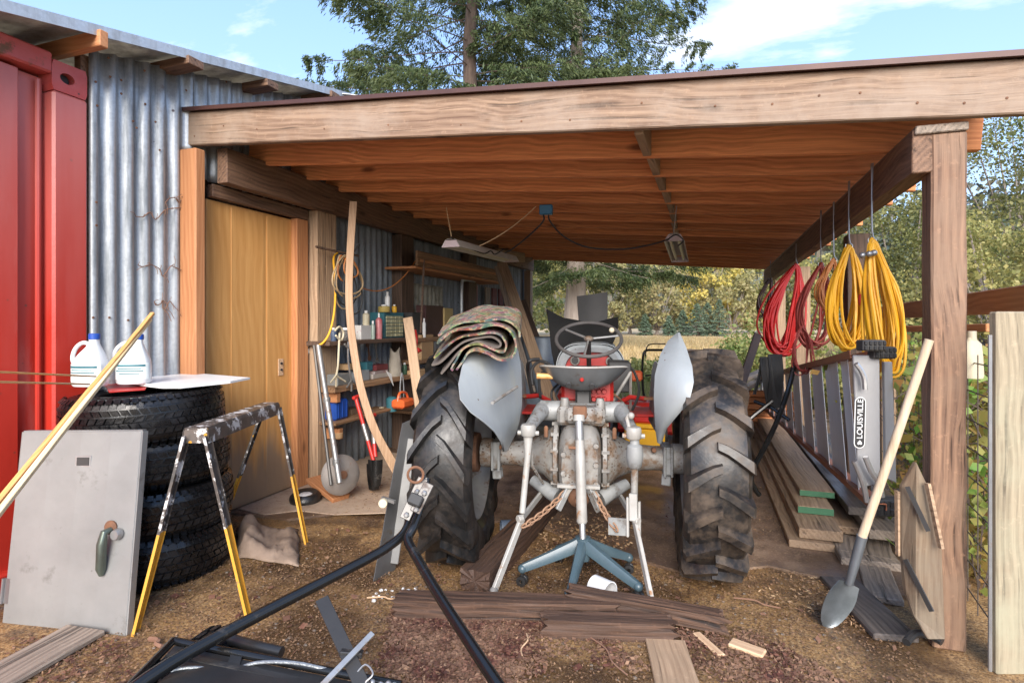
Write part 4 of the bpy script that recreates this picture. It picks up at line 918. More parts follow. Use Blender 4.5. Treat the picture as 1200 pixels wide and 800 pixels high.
for x, z_ in ((-.075, 1.06), (.19, 1.055)):
    MB().lathe([(.0, .0), (.03, .0), (.036, .01), (.036, -.012)], 18, T(x, 1.085, z_), TM.to_3x3() @ V((0,-1,0))).build('gauge', TWHITE, trac, True)
    MB().lathe([(.0, .0), (.027, .0)], 18, T(x, 1.073, z_), TM.to_3x3() @ V((0,-1,0))).build('gauge_face', BLACKM, trac, True)
MB().bar(T(.0, 1.06, .99), T(.10, 1.06, .99), .035, .02).build('name_plate', STEEL, trac)
st = MB().box((.03, 1.0, .95), (.30, .16, .12)); st.v = [T(*p) for p in st.v]; st.build('steering_box', RUST, trac, bevel=.03)
eng = MB().box((.04, 1.75, .72), (.30, 1.2, .40)); eng.v = [T(*p) for p in eng.v]; eng.build('engine', TRED, trac, bevel=.03)
# steering column and wheel
wc = V((.028, .76, 1.232)); nrm = V((0, -.50, .866)); u_ = V((1,0,0)); v_ = nrm.cross(u_)
MB().tube([T(.03, 1.0, .98), T(*(wc-nrm*.03))], .018, 10).build('steering_column', BLACKM, trac, True)
ring = [T(*(wc+u_*(.225*math.cos(2*PI*k/40))+v_*(.225*math.sin(2*PI*k/40)))) for k in range(41)]
sw = MB().tube(ring, .0125, 8, False)
sw.build('steering_wheel', paint('worn_wheel_rubber', (.10,.095,.09), (.055,.05,.05), .55), trac, True)
swo = [o for o in trac.children if o.name.startswith('steering_wheel')][0]
for a in (R(15), R(140), R(262)):
    MB().tube([T(*wc), T(*(wc+u_*(.22*math.cos(a))+v_*(.22*math.sin(a))-nrm*.008))], .008, 6).build('spoke', STEEL, swo, True)
MB().ball(T(*wc), .035, 12, (1,1,.6)).build('wheel_cap', TRUSTY, swo, True)
MB().ball(T(.19, .86, 1.29), .02, 10).build('spinner_knob', CREAM, swo, True)
# front axle and wheels
MB().tube(TL([(-.6, 2.3, .48), (.04, 2.35, .56), (.66, 2.3, .48)]), .04, 8).build('front_axle', TGREY, trac, True)
for s_ in (-1, 1):
    fw = link('front_wheel', None, None, trac, TM @ Matrix.Translation((.03+s_*.64, 2.3, .26)))
    MB().lathe([(.15, -.05), (.2, -.07), (.25, -.065), (.27, -.03), (.275, 0), (.27, .03), (.25, .065), (.2, .07), (.15, .05)], 32, T(.03+s_*.64, 2.3, .275), TM.to_3x3() @ V((1,0,0)), closed=True).build('tyre', RUB_T, fw, True)
    MB().lathe([(.0, .0), (.1, .01), (.155, .05), (.16, .06)], 24, T(.03+s_*.64, 2.3, .275), TM.to_3x3() @ V((1,0,0))).build('rim', TRED, fw, True)
# fenders: curved sheets
def TPp(px, py, ly):
    a, b = .5, 40; inv = TM.inverted()
    for _ in range(50):
        m_ = (a+b)/2
        if (inv @ PD(px, py, m_)).y > ly: b = m_
        else: a = m_
    return PD(px, py, a)
def fender(Lp, Rp, y0, y1, bul, lab=None):
    P = []
    for i in range(len(Lp)):
        row = []
        for j in range(9):
            t = j/8; px = Lp[i][0]*(1-t)+Rp[i][0]*t; py = Lp[i][1]*(1-t)+Rp[i][1]*t; ly = y0[i]*(1-t)+y1[i]*t - bul*4*t*(1-t)
            row.append(TPp(px, py, ly))
        P.append(row)
    return MB().grid(P, .004).build('fender', TFEND, trac, True, ang=70)
Ll = [(560,399),(548,412),(541,430),(537,450),(539,468),(551,483),(567,495),(579,506),(586,517),(590,528)]
Lr = [(596,392),(602,398),(607,412),(610,430),(611,455),(611,475),(608,494),(604,507),(598,519),(593,529)]
f1 = fender(Ll, Lr, [-.16,-.30,-.43,-.51,-.55,-.55,-.51,-.44,-.32,-.18], [.12,.06,.03,.01,0,0,-.02,-.05,-.08,-.12], .03)
Rl = [(793,391),(783,400),(774,416),(768,440),(767,465),(768,490),(769,505),(771,518)]
Rr = [(796,390),(804,408),(811,430),(813,448),(808,470),(792,488),(781,501),(774,520)]
f2 = fender(Rl, Rr, [.0,-.10,-.20,-.28,-.30,-.28,-.22,-.16], [-.03,-.22,-.34,-.42,-.44,-.38,-.29,-.18], .03)
# inner plates running forward along the tyres, arched on top
for s_, x in ((-1, -.415), (1, .445)):
    P = []
    for k in range(13):
        a = PI*(.02+.96*k/12); P.append([T(x, .50-.38*math.cos(a), .66), T(x+.01*s_, .50-.38*math.cos(a), .66+.44*math.sin(a)**.75)])
    MB().grid(P, .004).build('fender_side_plate', TFEND, trac, True)
MB().tube([TPp(577,472,-.46), TPp(606,453,-.18)], .008, 8).build('fender_brace', TRUSTY, f1, True)
for (px, py) in ((562,414),(553,411)): MB().lathe([(.008,0),(.006,.005)], 8, TPp(px,py,-.32), TM.to_3x3() @ V((0,-1,0)), capt=True).build('rivet', RUST, f1)
for (px, py, ly) in ((789,417,-.14),(779,455,-.14)): MB().lathe([(.010,0),(.008,.005)], 8, TPp(px,py,ly), TM.to_3x3() @ V((0,-1,0)), capt=True).build('rivet', RUST, f2)
MB().tube([TPp(767,455,.0), TPp(773,468,-.03), TPp(772,500,-.06)], .006, 6).build('light_wire', TWHITE, f2, True)

# things lying on the tractor
c0 = T(.05, 1.62, 1.215)
pn = thing('curved_board', c0, 'dark grey curved board standing upright on the tractor hood', 'board')
a, b, c, d = TPp(676,347,1.52), TPp(712,342,1.56), TPp(712,390,1.56), TPp(679,390,1.52)
P = [[a.lerp(b, j/6)+(TM.to_3x3() @ V((0,.02*math.sin(PI*j/6),0))) for j in range(7)], [d.lerp(c, j/6)+(TM.to_3x3() @ V((0,.02*math.sin(PI*j/6),0))) for j in range(7)]]
MB().grid(P, .008).build('board', DGREY, pn, True)
tarp = [[(640,363),(648,368),(660,374),(678,377),(690,380),(704,378),(716,374),(724,373)], [(643,378),(652,380),(664,384),(678,386),(690,389),(704,388),(716,386),(725,382)], [(646,395),(655,392),(666,392),(680,392),(692,395),(704,396),(716,396),(722,394)], [(648,414),(654,412),(660,405),(668,400),(684,402),(700,403),(712,404),(718,403)], [(650,432),(654,428),(658,418),(664,410),(676,408),(696,409),(708,410),(714,410)]]
P = [[TPp(px, py, [1.48,1.36,1.28,1.25,1.22][i]+.03*math.sin(j*2.1+i)) for j, (px, py) in enumerate(r_)] for i, r_ in enumerate(tarp)]
tag(MB().grid(P, .015).build('cloth_cover', CLOTHB, None, True, ang=60), 'black cloth bunched up on the tractor hood behind the steering wheel', 'cloth')

# rolled carpet over the left fender
def ribbon(path, wvec, th, name, mat, parent):
    P = []
    for p in smoothpts(path, 5):
        P.append([p+wvec*(j/6)+V((0,0,.006*math.sin(j*1.7+p.x*30))) for j in range(7)])
    return MB().grid(P, th).build(name, mat, parent, True, ang=50)
rg = thing('rolled_carpet', T(-.6, 0, 1.2), 'folded floral carpet lying over the left tractor fender and tyre', 'carpet')
def cpt(l, ly=-.42): return [TPp(px, py, ly) for px, py in l]
wv = TM.to_3x3() @ V((-.06, .55, .10))
ribbon(cpt([(513,402),(530,391),(552,386),(578,383),(596,388),(603,400),(602,412),(594,421),(583,421),(571,413),(558,408),(548,412),(541,424),(534,434)]), wv, .010, 'pile_layer', CARPET, rg)
ribbon(cpt([(509,419),(524,407),(543,396),(566,391),(584,394),(592,404),(589,413),(579,410),(565,402),(553,402),(541,410),(534,422),(528,432),(530,436)], -.405), wv, .009, 'pile_layer', CARPET, rg)
ribbon(cpt([(506,428),(517,424),(532,412),(545,402),(560,396),(575,396),(585,403),(583,407),(572,404),(560,398),(548,404),(536,414),(524,428),(516,436)], -.39), wv, .010, 'backing_layer', CARPB, rg)
ribbon(cpt([(514,393),(532,384),(552,378),(574,376),(594,378),(606,385),(608,394)], -.36), wv*.85, .010, 'pile_layer', CARPET, rg)
# ================================================================ LEFT FOREGROUND
# --- stack of four tyres
def road_tyre(loc, tilt, label):
    M4 = Matrix.Translation(V(loc)) @ Matrix.Rotation(tilt[0], 4, 'X') @ Matrix.Rotation(tilt[1], 4, 'Y') @ Matrix.Rotation(tilt[2], 4, 'Z')
    t = thing('tyre', loc, label, 'tyre', 'tyres in the stack by the container', mw=M4)
    Rr, hw = .385, .118
    if 'tyre_me' not in CACHE:
        m = MB().lathe([(.215, -.085), (.235, -.105), (.29, -.122), (.335, -.118), (.362, -.10), (.374, -.075), (.378, 0), (.374, .075), (.362, .10), (.335, .118), (.29, .122), (.235, .105), (.215, .085)], 72, closed=True)
        for h_ in (.27, .30): m.lathe([(h_-.004, .1225), (h_, .1255), (h_+.004, .1225)], 60)
        o = m.build('casing', RUB_C, None, True, origin=(0,0,0), ang=50); CACHE['tyre_me'] = o.data; bpy.data.objects.remove(o)
        m = MB(); rg_ = np.random.default_rng(4)
        for row, (z, wd, n, sk) in enumerate([(-.088, .030, 62, .0), (-.050, .032, 58, .35), (-.014, .030, 58, -.35), (.022, .030, 58, .35), (.057, .030, 58, -.35), (.090, .028, 62, 0)]):
            for i in range(n):
                a0 = 2*PI*(i+.5*(row % 2))/n; da = 2*PI/n*.40; ro = .3865-.010*(abs(z)/.09)**3; ri = .370
                sa = sk*.05; ps = []
                for r_ in (ri, ro-(.004 if rg_.random() < .1 else 0)):
                    for (s1, s2) in ((-1,-1),(1,-1),(1,1),(-1,1)):
                        a = a0+s1*da+s2*sa; zz = z+s2*wd*.44; rr = r_-(.012 if abs(z) > .08 and s2*z > 0 else 0); ps.append(V((rr*math.cos(a), rr*math.sin(a), zz)))
                m.add(ps, [(4,5,6,7),(0,1,5,4),(1,2,6,5),(2,3,7,6),(3,0,4,7)])
        # shoulder lugs over the sidewall edge
        for sz in (-1, 1):
            for i in range(62):
                a0 = 2*PI*i/62; da = 2*PI/62*.34; ps = []
                for (r1, z1) in ((.366, .098), (.350, .112), (.356, .124), (.378, .104)):
                    for s1 in (-1, 1): a = a0+s1*da; ps.append(V((r1*math.cos(a), r1*math.sin(a), sz*z1)))
                m.add(ps, [(0,1,3,2),(2,3,5,4),(4,5,7,6),(6,7,1,0),(0,2,4,6),(1,7,5,3)])
        o = m.build('tread', RUB_C, None, origin=(0,0,0)); CACHE['tread_me'] = o.data; bpy.data.objects.remove(o)
    for nm, k in (('casing', 'tyre_me'), ('tread', 'tread_me')):
        o = link(nm, CACHE[k], None, t, M4)
        if nm == 'tread': tag(o, kind='stuff')
    return t
CACHE = {}
def at_dist(px, dist, z):           # a point seen at column px, at a horizontal distance
    d = ray(px, HY); d.z = 0; d = d/d.length*dist; return V((d.x, d.y, z))
sx = at_dist(178, 3.62, 0)
tyres = [road_tyre(at_dist(181, 3.66, .128), (R(-2), R(1), .3), 'lowest tyre of the stack of four, resting on the dirt'),
         road_tyre(at_dist(183, 3.68, .372), (R(1.5), R(2), 1.4), 'second tyre from the bottom of the stack of four'),
         road_tyre(at_dist(179, 3.70, .612), (R(-1), R(-1), 2.6), 'third tyre up, just under the topmost one of the stack'),
         road_tyre(at_dist(172, 3.68, .853), (R(2), R(-1.5), 4.1), 'topmost tyre of the stack, under the white sheet')]
zt = 1.005
sh = [G(120,442,zt), G(160,438,zt), G(205,437,zt), G(293,444.5,zt), G(270,449,zt), G(212,455,zt), G(190,455,zt-.006), G(165,452,zt)]
tag(MB().prism(sh, (0,0,.012)).build('panel', WSHEET), 'thin bright white sheet lying on top of the tyre stack', 'sheet')
r0 = [G(118,444,zt-.012), G(180,440,zt-.012), G(170,457,zt-.012), G(128,460,zt-.012)]
tag(MB().prism(r0, (0,0,.006)).build('panel', REDP), 'red sheet peeping out under the white sheet on the tyres', 'sheet')

# --- jugs
def jug(px, py, lab, k=1.0, rz=0):
    b = G(px, py, zt+.014); M4 = Matrix.Translation(b) @ Matrix.Rotation(rz, 4, 'Z') @ Matrix.Scale(k, 4)
    t = thing('jug', b, lab, 'jug', 'white jugs on the tyre stack', mw=M4)
    P = []
    for (z, rx, ry, ox) in [(0,.075,.052,0),(.01,.082,.058,0),(.09,.082,.058,0),(.13,.078,.055,0),(.165,.056,.045,.008),(.20,.032,.030,.018),(.222,.021,.021,.022),(.245,.021,.021,.022)]:
        P.append([M4 @ V((ox+rx*math.copysign(abs(math.cos(a))**.7, math.cos(a)), ry*math.copysign(abs(math.sin(a))**.7, math.sin(a)), z)) for a in np.linspace(0, 2*PI, 29)])
    m = MB().grid(P); m.add(P[-1][:28], [tuple(range(28))]); m.build('bottle', GLASSJ, t, True, ang=50)
    MB().tube(smoothpts([M4 @ V(p) for p in [(0,0,.215),(-.045,0,.222),(-.085,0,.19),(-.10,0,.14),(-.083,0,.10)]]), [.010]*17 if False else .0105, 8).build('handle', GLASSJ, t, True)
    MB().lathe([(.024*k, 0), (.026*k, .002), (.026*k, .028*k), (.022*k, .031*k)], 18, M4 @ V((.022,0,.240)), capt=True).build('cap', BLUEP, t, True)
    lb = [[M4 @ V((.0835*math.copysign(abs(math.cos(a))**.7, math.cos(a)), .0595*math.copysign(abs(math.sin(a))**.7, math.sin(a)), z)) for a in np.linspace(PI*1.08, PI*1.92, 13)] for z in (.025, .115)]
    MB().grid(lb, .0006).build('label', LABELW, t, True)
    st_ = MB()
    for i, (z, wd) in enumerate([(.095,.8),(.082,.5),(.070,.65),(.055,.4)]):
        q = [[M4 @ V((.0845*math.copysign(abs(math.cos(a))**.7, math.cos(a)), .0605*math.copysign(abs(math.sin(a))**.7, math.sin(a)), z+dz)) for a in np.linspace(PI*(1.5-.38*wd), PI*(1.5+.38*wd), 9)] for dz in (0, .006 if i else .012)]
        st_ = MB().grid(q).build('label_print', TEAL, t)
    return t
jug(106, 452, 'white jug with blue cap standing nearer the container on the tyre stack', 1.0, TH-.1)
jug(157, 449, 'white jug with blue cap behind the sticks, against the corrugated wall', .98, TH+.2)

# --- leaning grey cabinet door
gp = thing('metal_door', G(75, 738), 'loose grey metal door with dark lever handle leaning on the tyres', 'door panel')
c00, c10 = G(5, 729, .0), G(148, 744, .0); c11, c01 = PD(167, 505, 2.56), PD(28, 506, 2.56)
nn = (c10-c00).cross(c01-c00).normalized(); nn = nn if nn.y < 0 else -nn
def q(u, v, o=0): return c00.lerp(c10, u).lerp(c01.lerp(c11, u), v)+nn*o
MB().grid([[q(i/4, j/4) for j in range(5)] for i in range(5)], .006).build('panel', PGREY, gp, bevel=.002)
for (a, b) in (((0,0),(1,0)), ((1,0),(1,1)), ((0,1),(1,1)), ((0,0),(0,1))): MB().bar(q(*a, -.012), q(*b, -.012), .03, .012, up=nn).build('folded_edge', PGREY, gp)
MB().bar(q(.465, .845, .004), q(.60, .845, .004), .052, .006, up=c01-c00).build('slot_rim', STEEL, gp, bevel=.002)
MB().bar(q(.485, .845, .0075), q(.585, .845, .0075), .036, .005, up=c01-c00).build('slot', DGREY, gp)
h0 = q(.835, .505, .0)
MB().lathe([(.03, .003), (.032, .012), (.02, .022)], 14, h0+V((-.012,0,.005)), nn, capt=True).build('handle_rose', RUST, gp, True)
MB().lathe([(.024, .003), (.026, .012), (.02, .03)], 14, h0+V((.032,0,-.018)), nn, capt=True).build('handle_rose', STEEL, gp, True)
hx = q(.82, .50, .035); MB().tube([h0+nn*.02, h0+nn*.05+V((-.004,0,-.005)), hx+nn*.02+V((-.0,0,-.05)), hx+nn*.015+V((-.012,0,-.16)), hx+nn*.012+V((-.012,0,-.19))], [.012,.016,.020,.020,.010], 12).build('lever_handle', paint('verdigris_metal', (.14,.17,.14), (.08,.09,.08), .4, .6), gp, True)
hg = MB().bar(q(.0, .10, .004), q(.0, .23, .004), .03, .004, up=c10-c00); hg.tube([q(-.03, .10, .006), q(-.03, .23, .006)], .008, 8); hg.build('hinge', ZINC, gp)

# --- steel sawhorse, yellow legs
saw = thing('sawhorse', G(245, 690), 'paint splattered metal sawhorse with chipped yellow legs', 'sawhorse')
sa, sb = PD(229, 505, 2.52), PD(317, 474, 3.42); up_ = V((0,0,1)); x_, y_, z_ = frame(sa, sb)
bm_ = MB()
P = []
for t in np.linspace(0, 1, 9):
    c = sa.lerp(sb, t); P.append([c+y_*a_+z_*b_ for a_, b_ in ((-.058,-.055),(-.052,.0),(-.046,.012),(.046,.012),(.052,.0),(.058,-.055))])
bm_.grid(P, .003).build('top_rail', SPLAT, saw, bevel=.0)
for c in (sa, sb): MB().add([c+y_*a_+z_*b_ for a_, b_ in ((-.056,-.054),(-.050,.0),(-.044,.010),(.044,.010),(.050,.0),(.056,-.054))], [(0,1,2,3,4,5)]).build('end_plate', SPLAT, saw)
def leg(a, b, k, lab):
    a = V(a); b = V(b); d = (b-a).normalized(); s_ = V((x_.x, x_.y, 0)).normalized(); o_ = d.cross(s_).normalized(); P = []
    for t in (0, .5, 1):
        c = a.lerp(b, t); w_ = .030-.008*t; P.append([c-s_*w_+o_*.012, c-s_*w_, c+s_*w_, c+s_*w_+o_*.012])
    l1 = MB().grid([[p for p in r_] for r_ in P[:2]], .003).build('leg', SPLAT, saw); l2 = MB().grid(P[1:], .003).build('leg_end', YPAINT, l1)
leg(sa-y_*-.045-z_*.02, G(157, 742), 0, ''); leg(sa+y_*-.045-z_*.02, G(290, 724), 0, '')
leg(sb+y_*.045-z_*.02, G(250, 640), 0, ''); leg(sb-y_*.045-z_*.02, G(358, 637), 0, '')

# --- long varnished sticks
def stick(a, b, w_, t_, mat, lab): board_ = board('stick', a, b, w_, t_, mat, bevel=.002); tag(board_, lab, 'stick'); return board_
stick(PD(179, 367, 2.95), PD(-40, 634, 1.75), .016, .020, W_BAM, 'orange varnished stick leaning steeply, upper left one of the crossed pair')
stick(PD(176, 374, 2.93), PD(-40, 650, 1.70), .018, .020, W_BAML, 'pale blond stick lying close along the orange slanting one')
stick(PD(-60, 433, 1.9), PD(112, 441, 2.75), .008, .012, W_BAM, 'thin level stick crossing the red container, upper of two')
stick(PD(-60, 446, 1.8), PD(104, 450, 2.72), .008, .014, W_BAM, 'thin level stick crossing the red container, lower of two')

# --- plank on the ground, bottom left
def gplank(name, p4, th, mat, lab, cat, z=0.0, n=14, rough=.003, seed=0, lift=(0, 0)):
    """plank given by its two end edges on the ground: a0,a1 near end, b0,b1 far end"""
    a0, a1, b0, b1 = [G(*p, z) for p in p4]; a = (a0+a1)/2; b = (b0+b1)/2; w_ = ((a1-a0).length+(b1-b0).length)/2
    up = (a1-a0).normalized()
    o = board(name, a+V((0,0,th/2+lift[0])), b+V((0,0,th/2+lift[1])), w_, th, mat, up=up, cuts=n, rough=rough, seed=seed, bevel=.005)
    tag(o, lab, cat); return o
gplank('plank', [(-60,808),(-10,826),(80,739),(122,741)], .022, W_GREY, 'weathered grey plank on the dirt, bottom left corner', 'plank', z=.01)

# --- rag by the tyres
P = []
for i in range(22):
    row = []
    for j in range(18):
        u = i/21; v = j/17; g_ = G(278+72*u, 655-34*v+10*u*(1-v), 0); h_ = .015+.11*math.exp(-((u-.15)/.22)**2)*(.4+.6*v)+.045*abs(mnoise.noise(V((u*4, v*3, 2))))+.03*abs(mnoise.noise(V((u*9, v*9, 7))))
        h_ *= min(1, 6*min(u, 1-u)+.2)*min(1, 6*min(v, 1-v)+.2); g_.z = h_+.004; g_.x += .03*mnoise.noise(V((u*5, v*5, 3))); row.append(g_)
    P.append(row)
tag(MB().grid(P, .004).build('rag', RAG, None, True, ang=180), 'crumpled dirty beige cloth on the ground beside the tyres', 'cloth')

HITCH = paint('hitch_steel', (.17,.165,.16), (.10,.095,.09), .45, .6, dirt=(.08,.05,.035), dthr=(.5,.65))
# --- black towed implement in the foreground
imp = thing('towed_implement', G(330, 800, 0), 'black towed implement with tubular steel drawbar and flat body', 'trailer')
hz0 = PD(484, 590, 2.05)
Lp = smoothpts([PD(497, 556, 2.10), PD(484, 596, 2.05), PD(475, 622, 2.0), PD(455, 640, 1.93), PD(420, 660, 1.83), PD(300, 722, 1.55), PD(195, 780, 1.35), PD(120, 835, 1.22)], 4)
Rp = smoothpts([PD(500, 560, 2.08), PD(492, 596, 2.03), PD(484, 618, 1.98), PD(478, 632, 1.95), PD(488, 652, 1.88), PD(510, 690, 1.73), PD(550, 752, 1.52), PD(592, 815, 1.36)], 4)
MB().tube(Lp, .0165, 14).build('drawbar_tube', BLACK, imp, True); MB().tube(Rp, .0165, 14).build('drawbar_tube', BLACK, imp, True)
hd_ = (PD(500,556,2.04)-PD(478,606,1.98)).normalized(); rt = V((CS, SN, 0))
for k, (a, b) in enumerate(((PD(474,608,1.965), PD(496,560,2.02)), (PD(486,600,1.955), PD(503,566,2.0)))):
    pl = MB().bar(a, b, .038, .006, up=rt).build('clevis_plate', HITCH, imp, bevel=.002)
    for t in (.12, .42, .68): MB().lathe([(.010, 0), (.010, .008), (.006, .012)], 6, a.lerp(b, t)-V((-SN,CS,0))*.004, -V((-SN, CS, 0)), capt=True).build('bolt', STEEL, pl)
cp_ = PD(486, 584, 1.97); MB().bar(PD(484,592,1.95), PD(490,580,1.97), .05, .03, up=rt).build('coupler_block', BLACKM, imp, bevel=.004)
rgp = [PD(487,556,2.0)+rt*(.028*math.cos(a))+V((0,0,.028*math.sin(a))) for a in np.linspace(0, 2*PI, 19)]; MB().tube(rgp, .005, 6, False).build('ring', RUST, imp, True)
# body: flat black shell with raised rims
bz = .36; A_, B_, C_, D_ = PD(203,752,1.50), PD(470,804,1.36), PD(430,980,1.05), PD(60,900,1.06)
bl = MB().prism([A_, B_, C_, D_], (0,0,-.10)).build('body', BLACKP, imp, bevel=.012)
inn = [A_.lerp(C_, .08), B_.lerp(D_, .08), C_.lerp(A_, .08), D_.lerp(B_, .08)]
rim_ = MB(); cs_ = [A_, B_, C_, D_]
MB().tube([A_+V((0,0,.004)), B_+V((0,0,.004))], .010, 10).build('rim_tube', BLACK, imp, True)
MB().tube([A_+V((0,0,.004)), D_+V((0,0,.004))], .010, 10).build('rim_tube', BLACK, imp, True)
MB().bar(A_.lerp(D_, .12).lerp(B_, .03)+V((0,0,.002)), B_.lerp(C_, .12)+V((0,0,.002)), .004, .018).build('pressed_ridge', BLACKP, imp)
MB().bar(A_.lerp(B_, .30)+V((0,0,.003)), D_.lerp(C_, .45)+V((0,0,.003)), .004, .03).build('pressed_ridge', BLACKP, imp)
# ribbed rubber roller at the back left corner
rl0, rl1 = PD(262, 742, 1.60), PD(195, 790, 1.40); RL = MB().lathe([(.02,0),(.06,.004),(.07,.02),(.07,.30),(.06,.32),(.02,.325)], 22, rl0-V((0,0,.045)), rl1-rl0)
ax_ = (rl1-rl0).normalized(); o_ = ax_.orthogonal().normalized(); o2 = ax_.cross(o_)
for i in range(22):
    for j in range(7):
        a = 2*PI*(i+.5*(j % 2))/22; c = rl0-V((0,0,.045))+ax_*(.03+.042*j)+(o_*math.cos(a)+o2*math.sin(a))*.071
        n_ = (o_*math.cos(a)+o2*math.sin(a)); t_ = ax_.cross(n_); RL.box(c, (.030, .013, .010), Matrix((ax_, t_, n_)).transposed())
tag(RL.build('ribbed_roller', RUB_C, imp), kind='stuff')
MB().tube(smoothpts([PD(262,742,1.58), PD(275,750,1.55), PD(300,757,1.52), PD(330,764,1.50)]), [.018]*4+[.015]*9, 10).build('rubber_boot', BLACKP, imp, True)
# cable, standing flat bar, grey lever with clamp, coil of wire
MB().tube(smoothpts([PD(186,797,1.36), PD(205,784,1.38), PD(235,782,1.40), PD(265,787,1.41), PD(300,776,1.42), PD(345,776,1.41), PD(385,784,1.40), PD(425,792,1.38)]), .0045, 8).build('wire_rope', ROPE, imp, True)
MB().bar(PD(377,701,1.50), PD(426,806,1.28), .034, .006, up=rt).build('upright_flat_bar', BLACKM, imp, bevel=.001)
MB().bar(PD(437,741,1.38), PD(374,806,1.27), .014, .006, up=rt).build('grey_lever', STEEL, imp, bevel=.001)
MB().bar(PD(399,764,1.36), PD(425,766,1.36), .014, .02).build('lever_clamp', BLACKP, imp, bevel=.002)
MB().tube(smoothpts([PD(415,792,1.31), PD(428,778,1.32), PD(437,789,1.30), PD(428,800,1.29), PD(440,806,1.28)]), .0022, 6).build('wire_loop', STEEL, imp, True)
for i, (px, py) in enumerate(((420,797),(436,799),(446,802),(455,801),(462,803))): MB().ball(PD(px, py, 1.31), .008, 8).build('bolt', STEEL, imp, True)

# --- leaning steel channel left of the tractor tyre
ch = thing('steel_channel', G(450, 680), 'long dented dark grey steel panel leaning beside the left tractor tyre', 'metal panel')
a0, a1, b0, b1 = G(438,681), G(463,668), PD(472,496,3.02), PD(493,487,3.10)
P = [[a0.lerp(b0, j/10).lerp(a1.lerp(b1, j/10), i/3)+V((0,0,0))+rt*(.004*mnoise.noise(V((i, j*.8, 1)))) for i in range(4)] for j in range(11)]
MB().grid(P, .006).build('panel_face', DGR2 if 'DGR2' in globals() else paint('wet_grey_steel', (.17,.175,.18), (.11,.11,.112), .38, .4, nscale=4, dirt=(.10,.08,.06), dthr=(.58,.7)), ch, True)
MB().bar(a1.lerp(b1, .06)-V((0,.03,0)), a1.lerp(b1, .86)-V((0,.05,0)), .05, .02, up=rt).build('channel_edge', PGREY, ch, bevel=.003)
MB().bar(PD(448,583,2.9), PD(463,588,2.86), .016, .016).build('latch_arm', STEEL, ch); MB().lathe([(.022,-.012),(.024,0),(.022,.012)], 12, PD(449,589,2.86), V((-SN,CS,0)), capb=True, capt=True).build('latch_wheel', CREAM, ch, True)

# --- old timbers
def timber(name, pts, w_, h_, mat, lab, seed, cat='timber', parent=None, rough=.010):
    a, b = pts; x, y, z = frame(a, b); L = (b-a).length; n = 90; m = 28; P = []
    for i in range(n+1):
        u = i/n; row = []
        for j in range(m):
            t = 4*j/m; k = int(t); f_ = t-k; c0, c1 = [((-1,-1),(1,-1)),((1,-1),(1,1)),((1,1),(-1,1)),((-1,1),(-1,-1))][k]; cy_ = c0[0]+(c1[0]-c0[0])*f_; cz_ = c0[1]+(c1[1]-c0[1])*f_
            q_ = V((u*L*3.5+seed, cy_*w_*14, cz_*h_*14)); g_ = mnoise.noise(q_)*1.0+.45*mnoise.noise(V((u*L*9, cy_*w_*40+seed, cz_*h_*40))); big = mnoise.noise(V((u*L*3, seed, cy_*1.2)))
            s_ = 1-max(0, -g_)*rough*14*.55+g_*rough*2-max(0, big-.12)*rough*16*(1 if cz_ > 0 else .3)
            ex = 0
            if i in (0, 1, n-1, n): ex = (.05*rough/.012)*mnoise.noise(V((cy_*2.3+seed, cz_*2.3, 8 if i < 3 else 2)))*(1 if i in (0, n) else .7)
            row.append(V((-L/2+L*u+ex, cy_*w_/2*s_, cz_*h_/2*s_)))
        P.append(row+[row[0]])
    mb = MB(); mb.grid(P)
    for e in (0, n): c_ = sum((p for p in P[e][:m]), V())/m; mb.add(P[e][:m]+[c_], [(k, (k+1) % m, m) for k in range(m)])
    me = bpy.data.meshes.new(name); me.from_pydata([tuple(p) for p in mb.v], [], mb.f); bm = bmesh.new(); bm.from_mesh(me); bmesh.ops.remove_doubles(bm, verts=bm.verts, dist=1e-5); bmesh.ops.recalc_face_normals(bm, faces=bm.faces); bm.to_mesh(me); bm.free()
    M4 = Matrix((x, y, z)).transposed().to_4x4(); M4.translation = (a+b)/2; o = link(name, me, mat, parent, M4); tag(o, lab, cat); return o
a = G(464, 722); b = G(722, 728); timber('timber', (a+V((-.0,.02,.045)), b+V((0,.02,.045))), .10, .09, W_ROT, 'long weathered square timber lying across the front of the tractor', 3)
timber('timber', (G(668, 716)+V((0,-.01,.085)), G(846, 742)+V((0,.03,.040))), .08, .07, W_ROT, 'split rotten timber resting over the right end of the long one', 9, rough=.016)
timber('timber', (G(638, 745)+V((0,.02,.040)), G(786, 750)+V((0,.02,.040))), .085, .08, W_ROT, 'short rotten timber with orange broken end in front of the long one', 14, rough=.014)
a = G(556, 694); b = G(655, 585); timber('timber', (a+V((0,0,.055)), b+V((0,0,.055))), .16, .11, W_ROT, 'heavy dark beam running under the tractor beside the left tyre', 21, rough=.008)
a = G(548, 690); b = G(592, 622)
gplank('board', [(768,806),(822,806),(757,751),(801,751)], .012, W_ORNG if 0 else W_LUMB, 'short flat plywood offcut on the bark chips at bottom centre', 'board', z=.006)
gplank('board', [(848,768),(843,771),(812,744),(820,741)], .012, W_PALE, 'thin pale splinter board beside the rounded one', 'board', z=.004)
gplank('board', [(899,774),(893,766),(852,760),(858,750)], .02, W_PALE, 'pale rounded wooden stake on the chips right of the plywood', 'stake', z=.0)

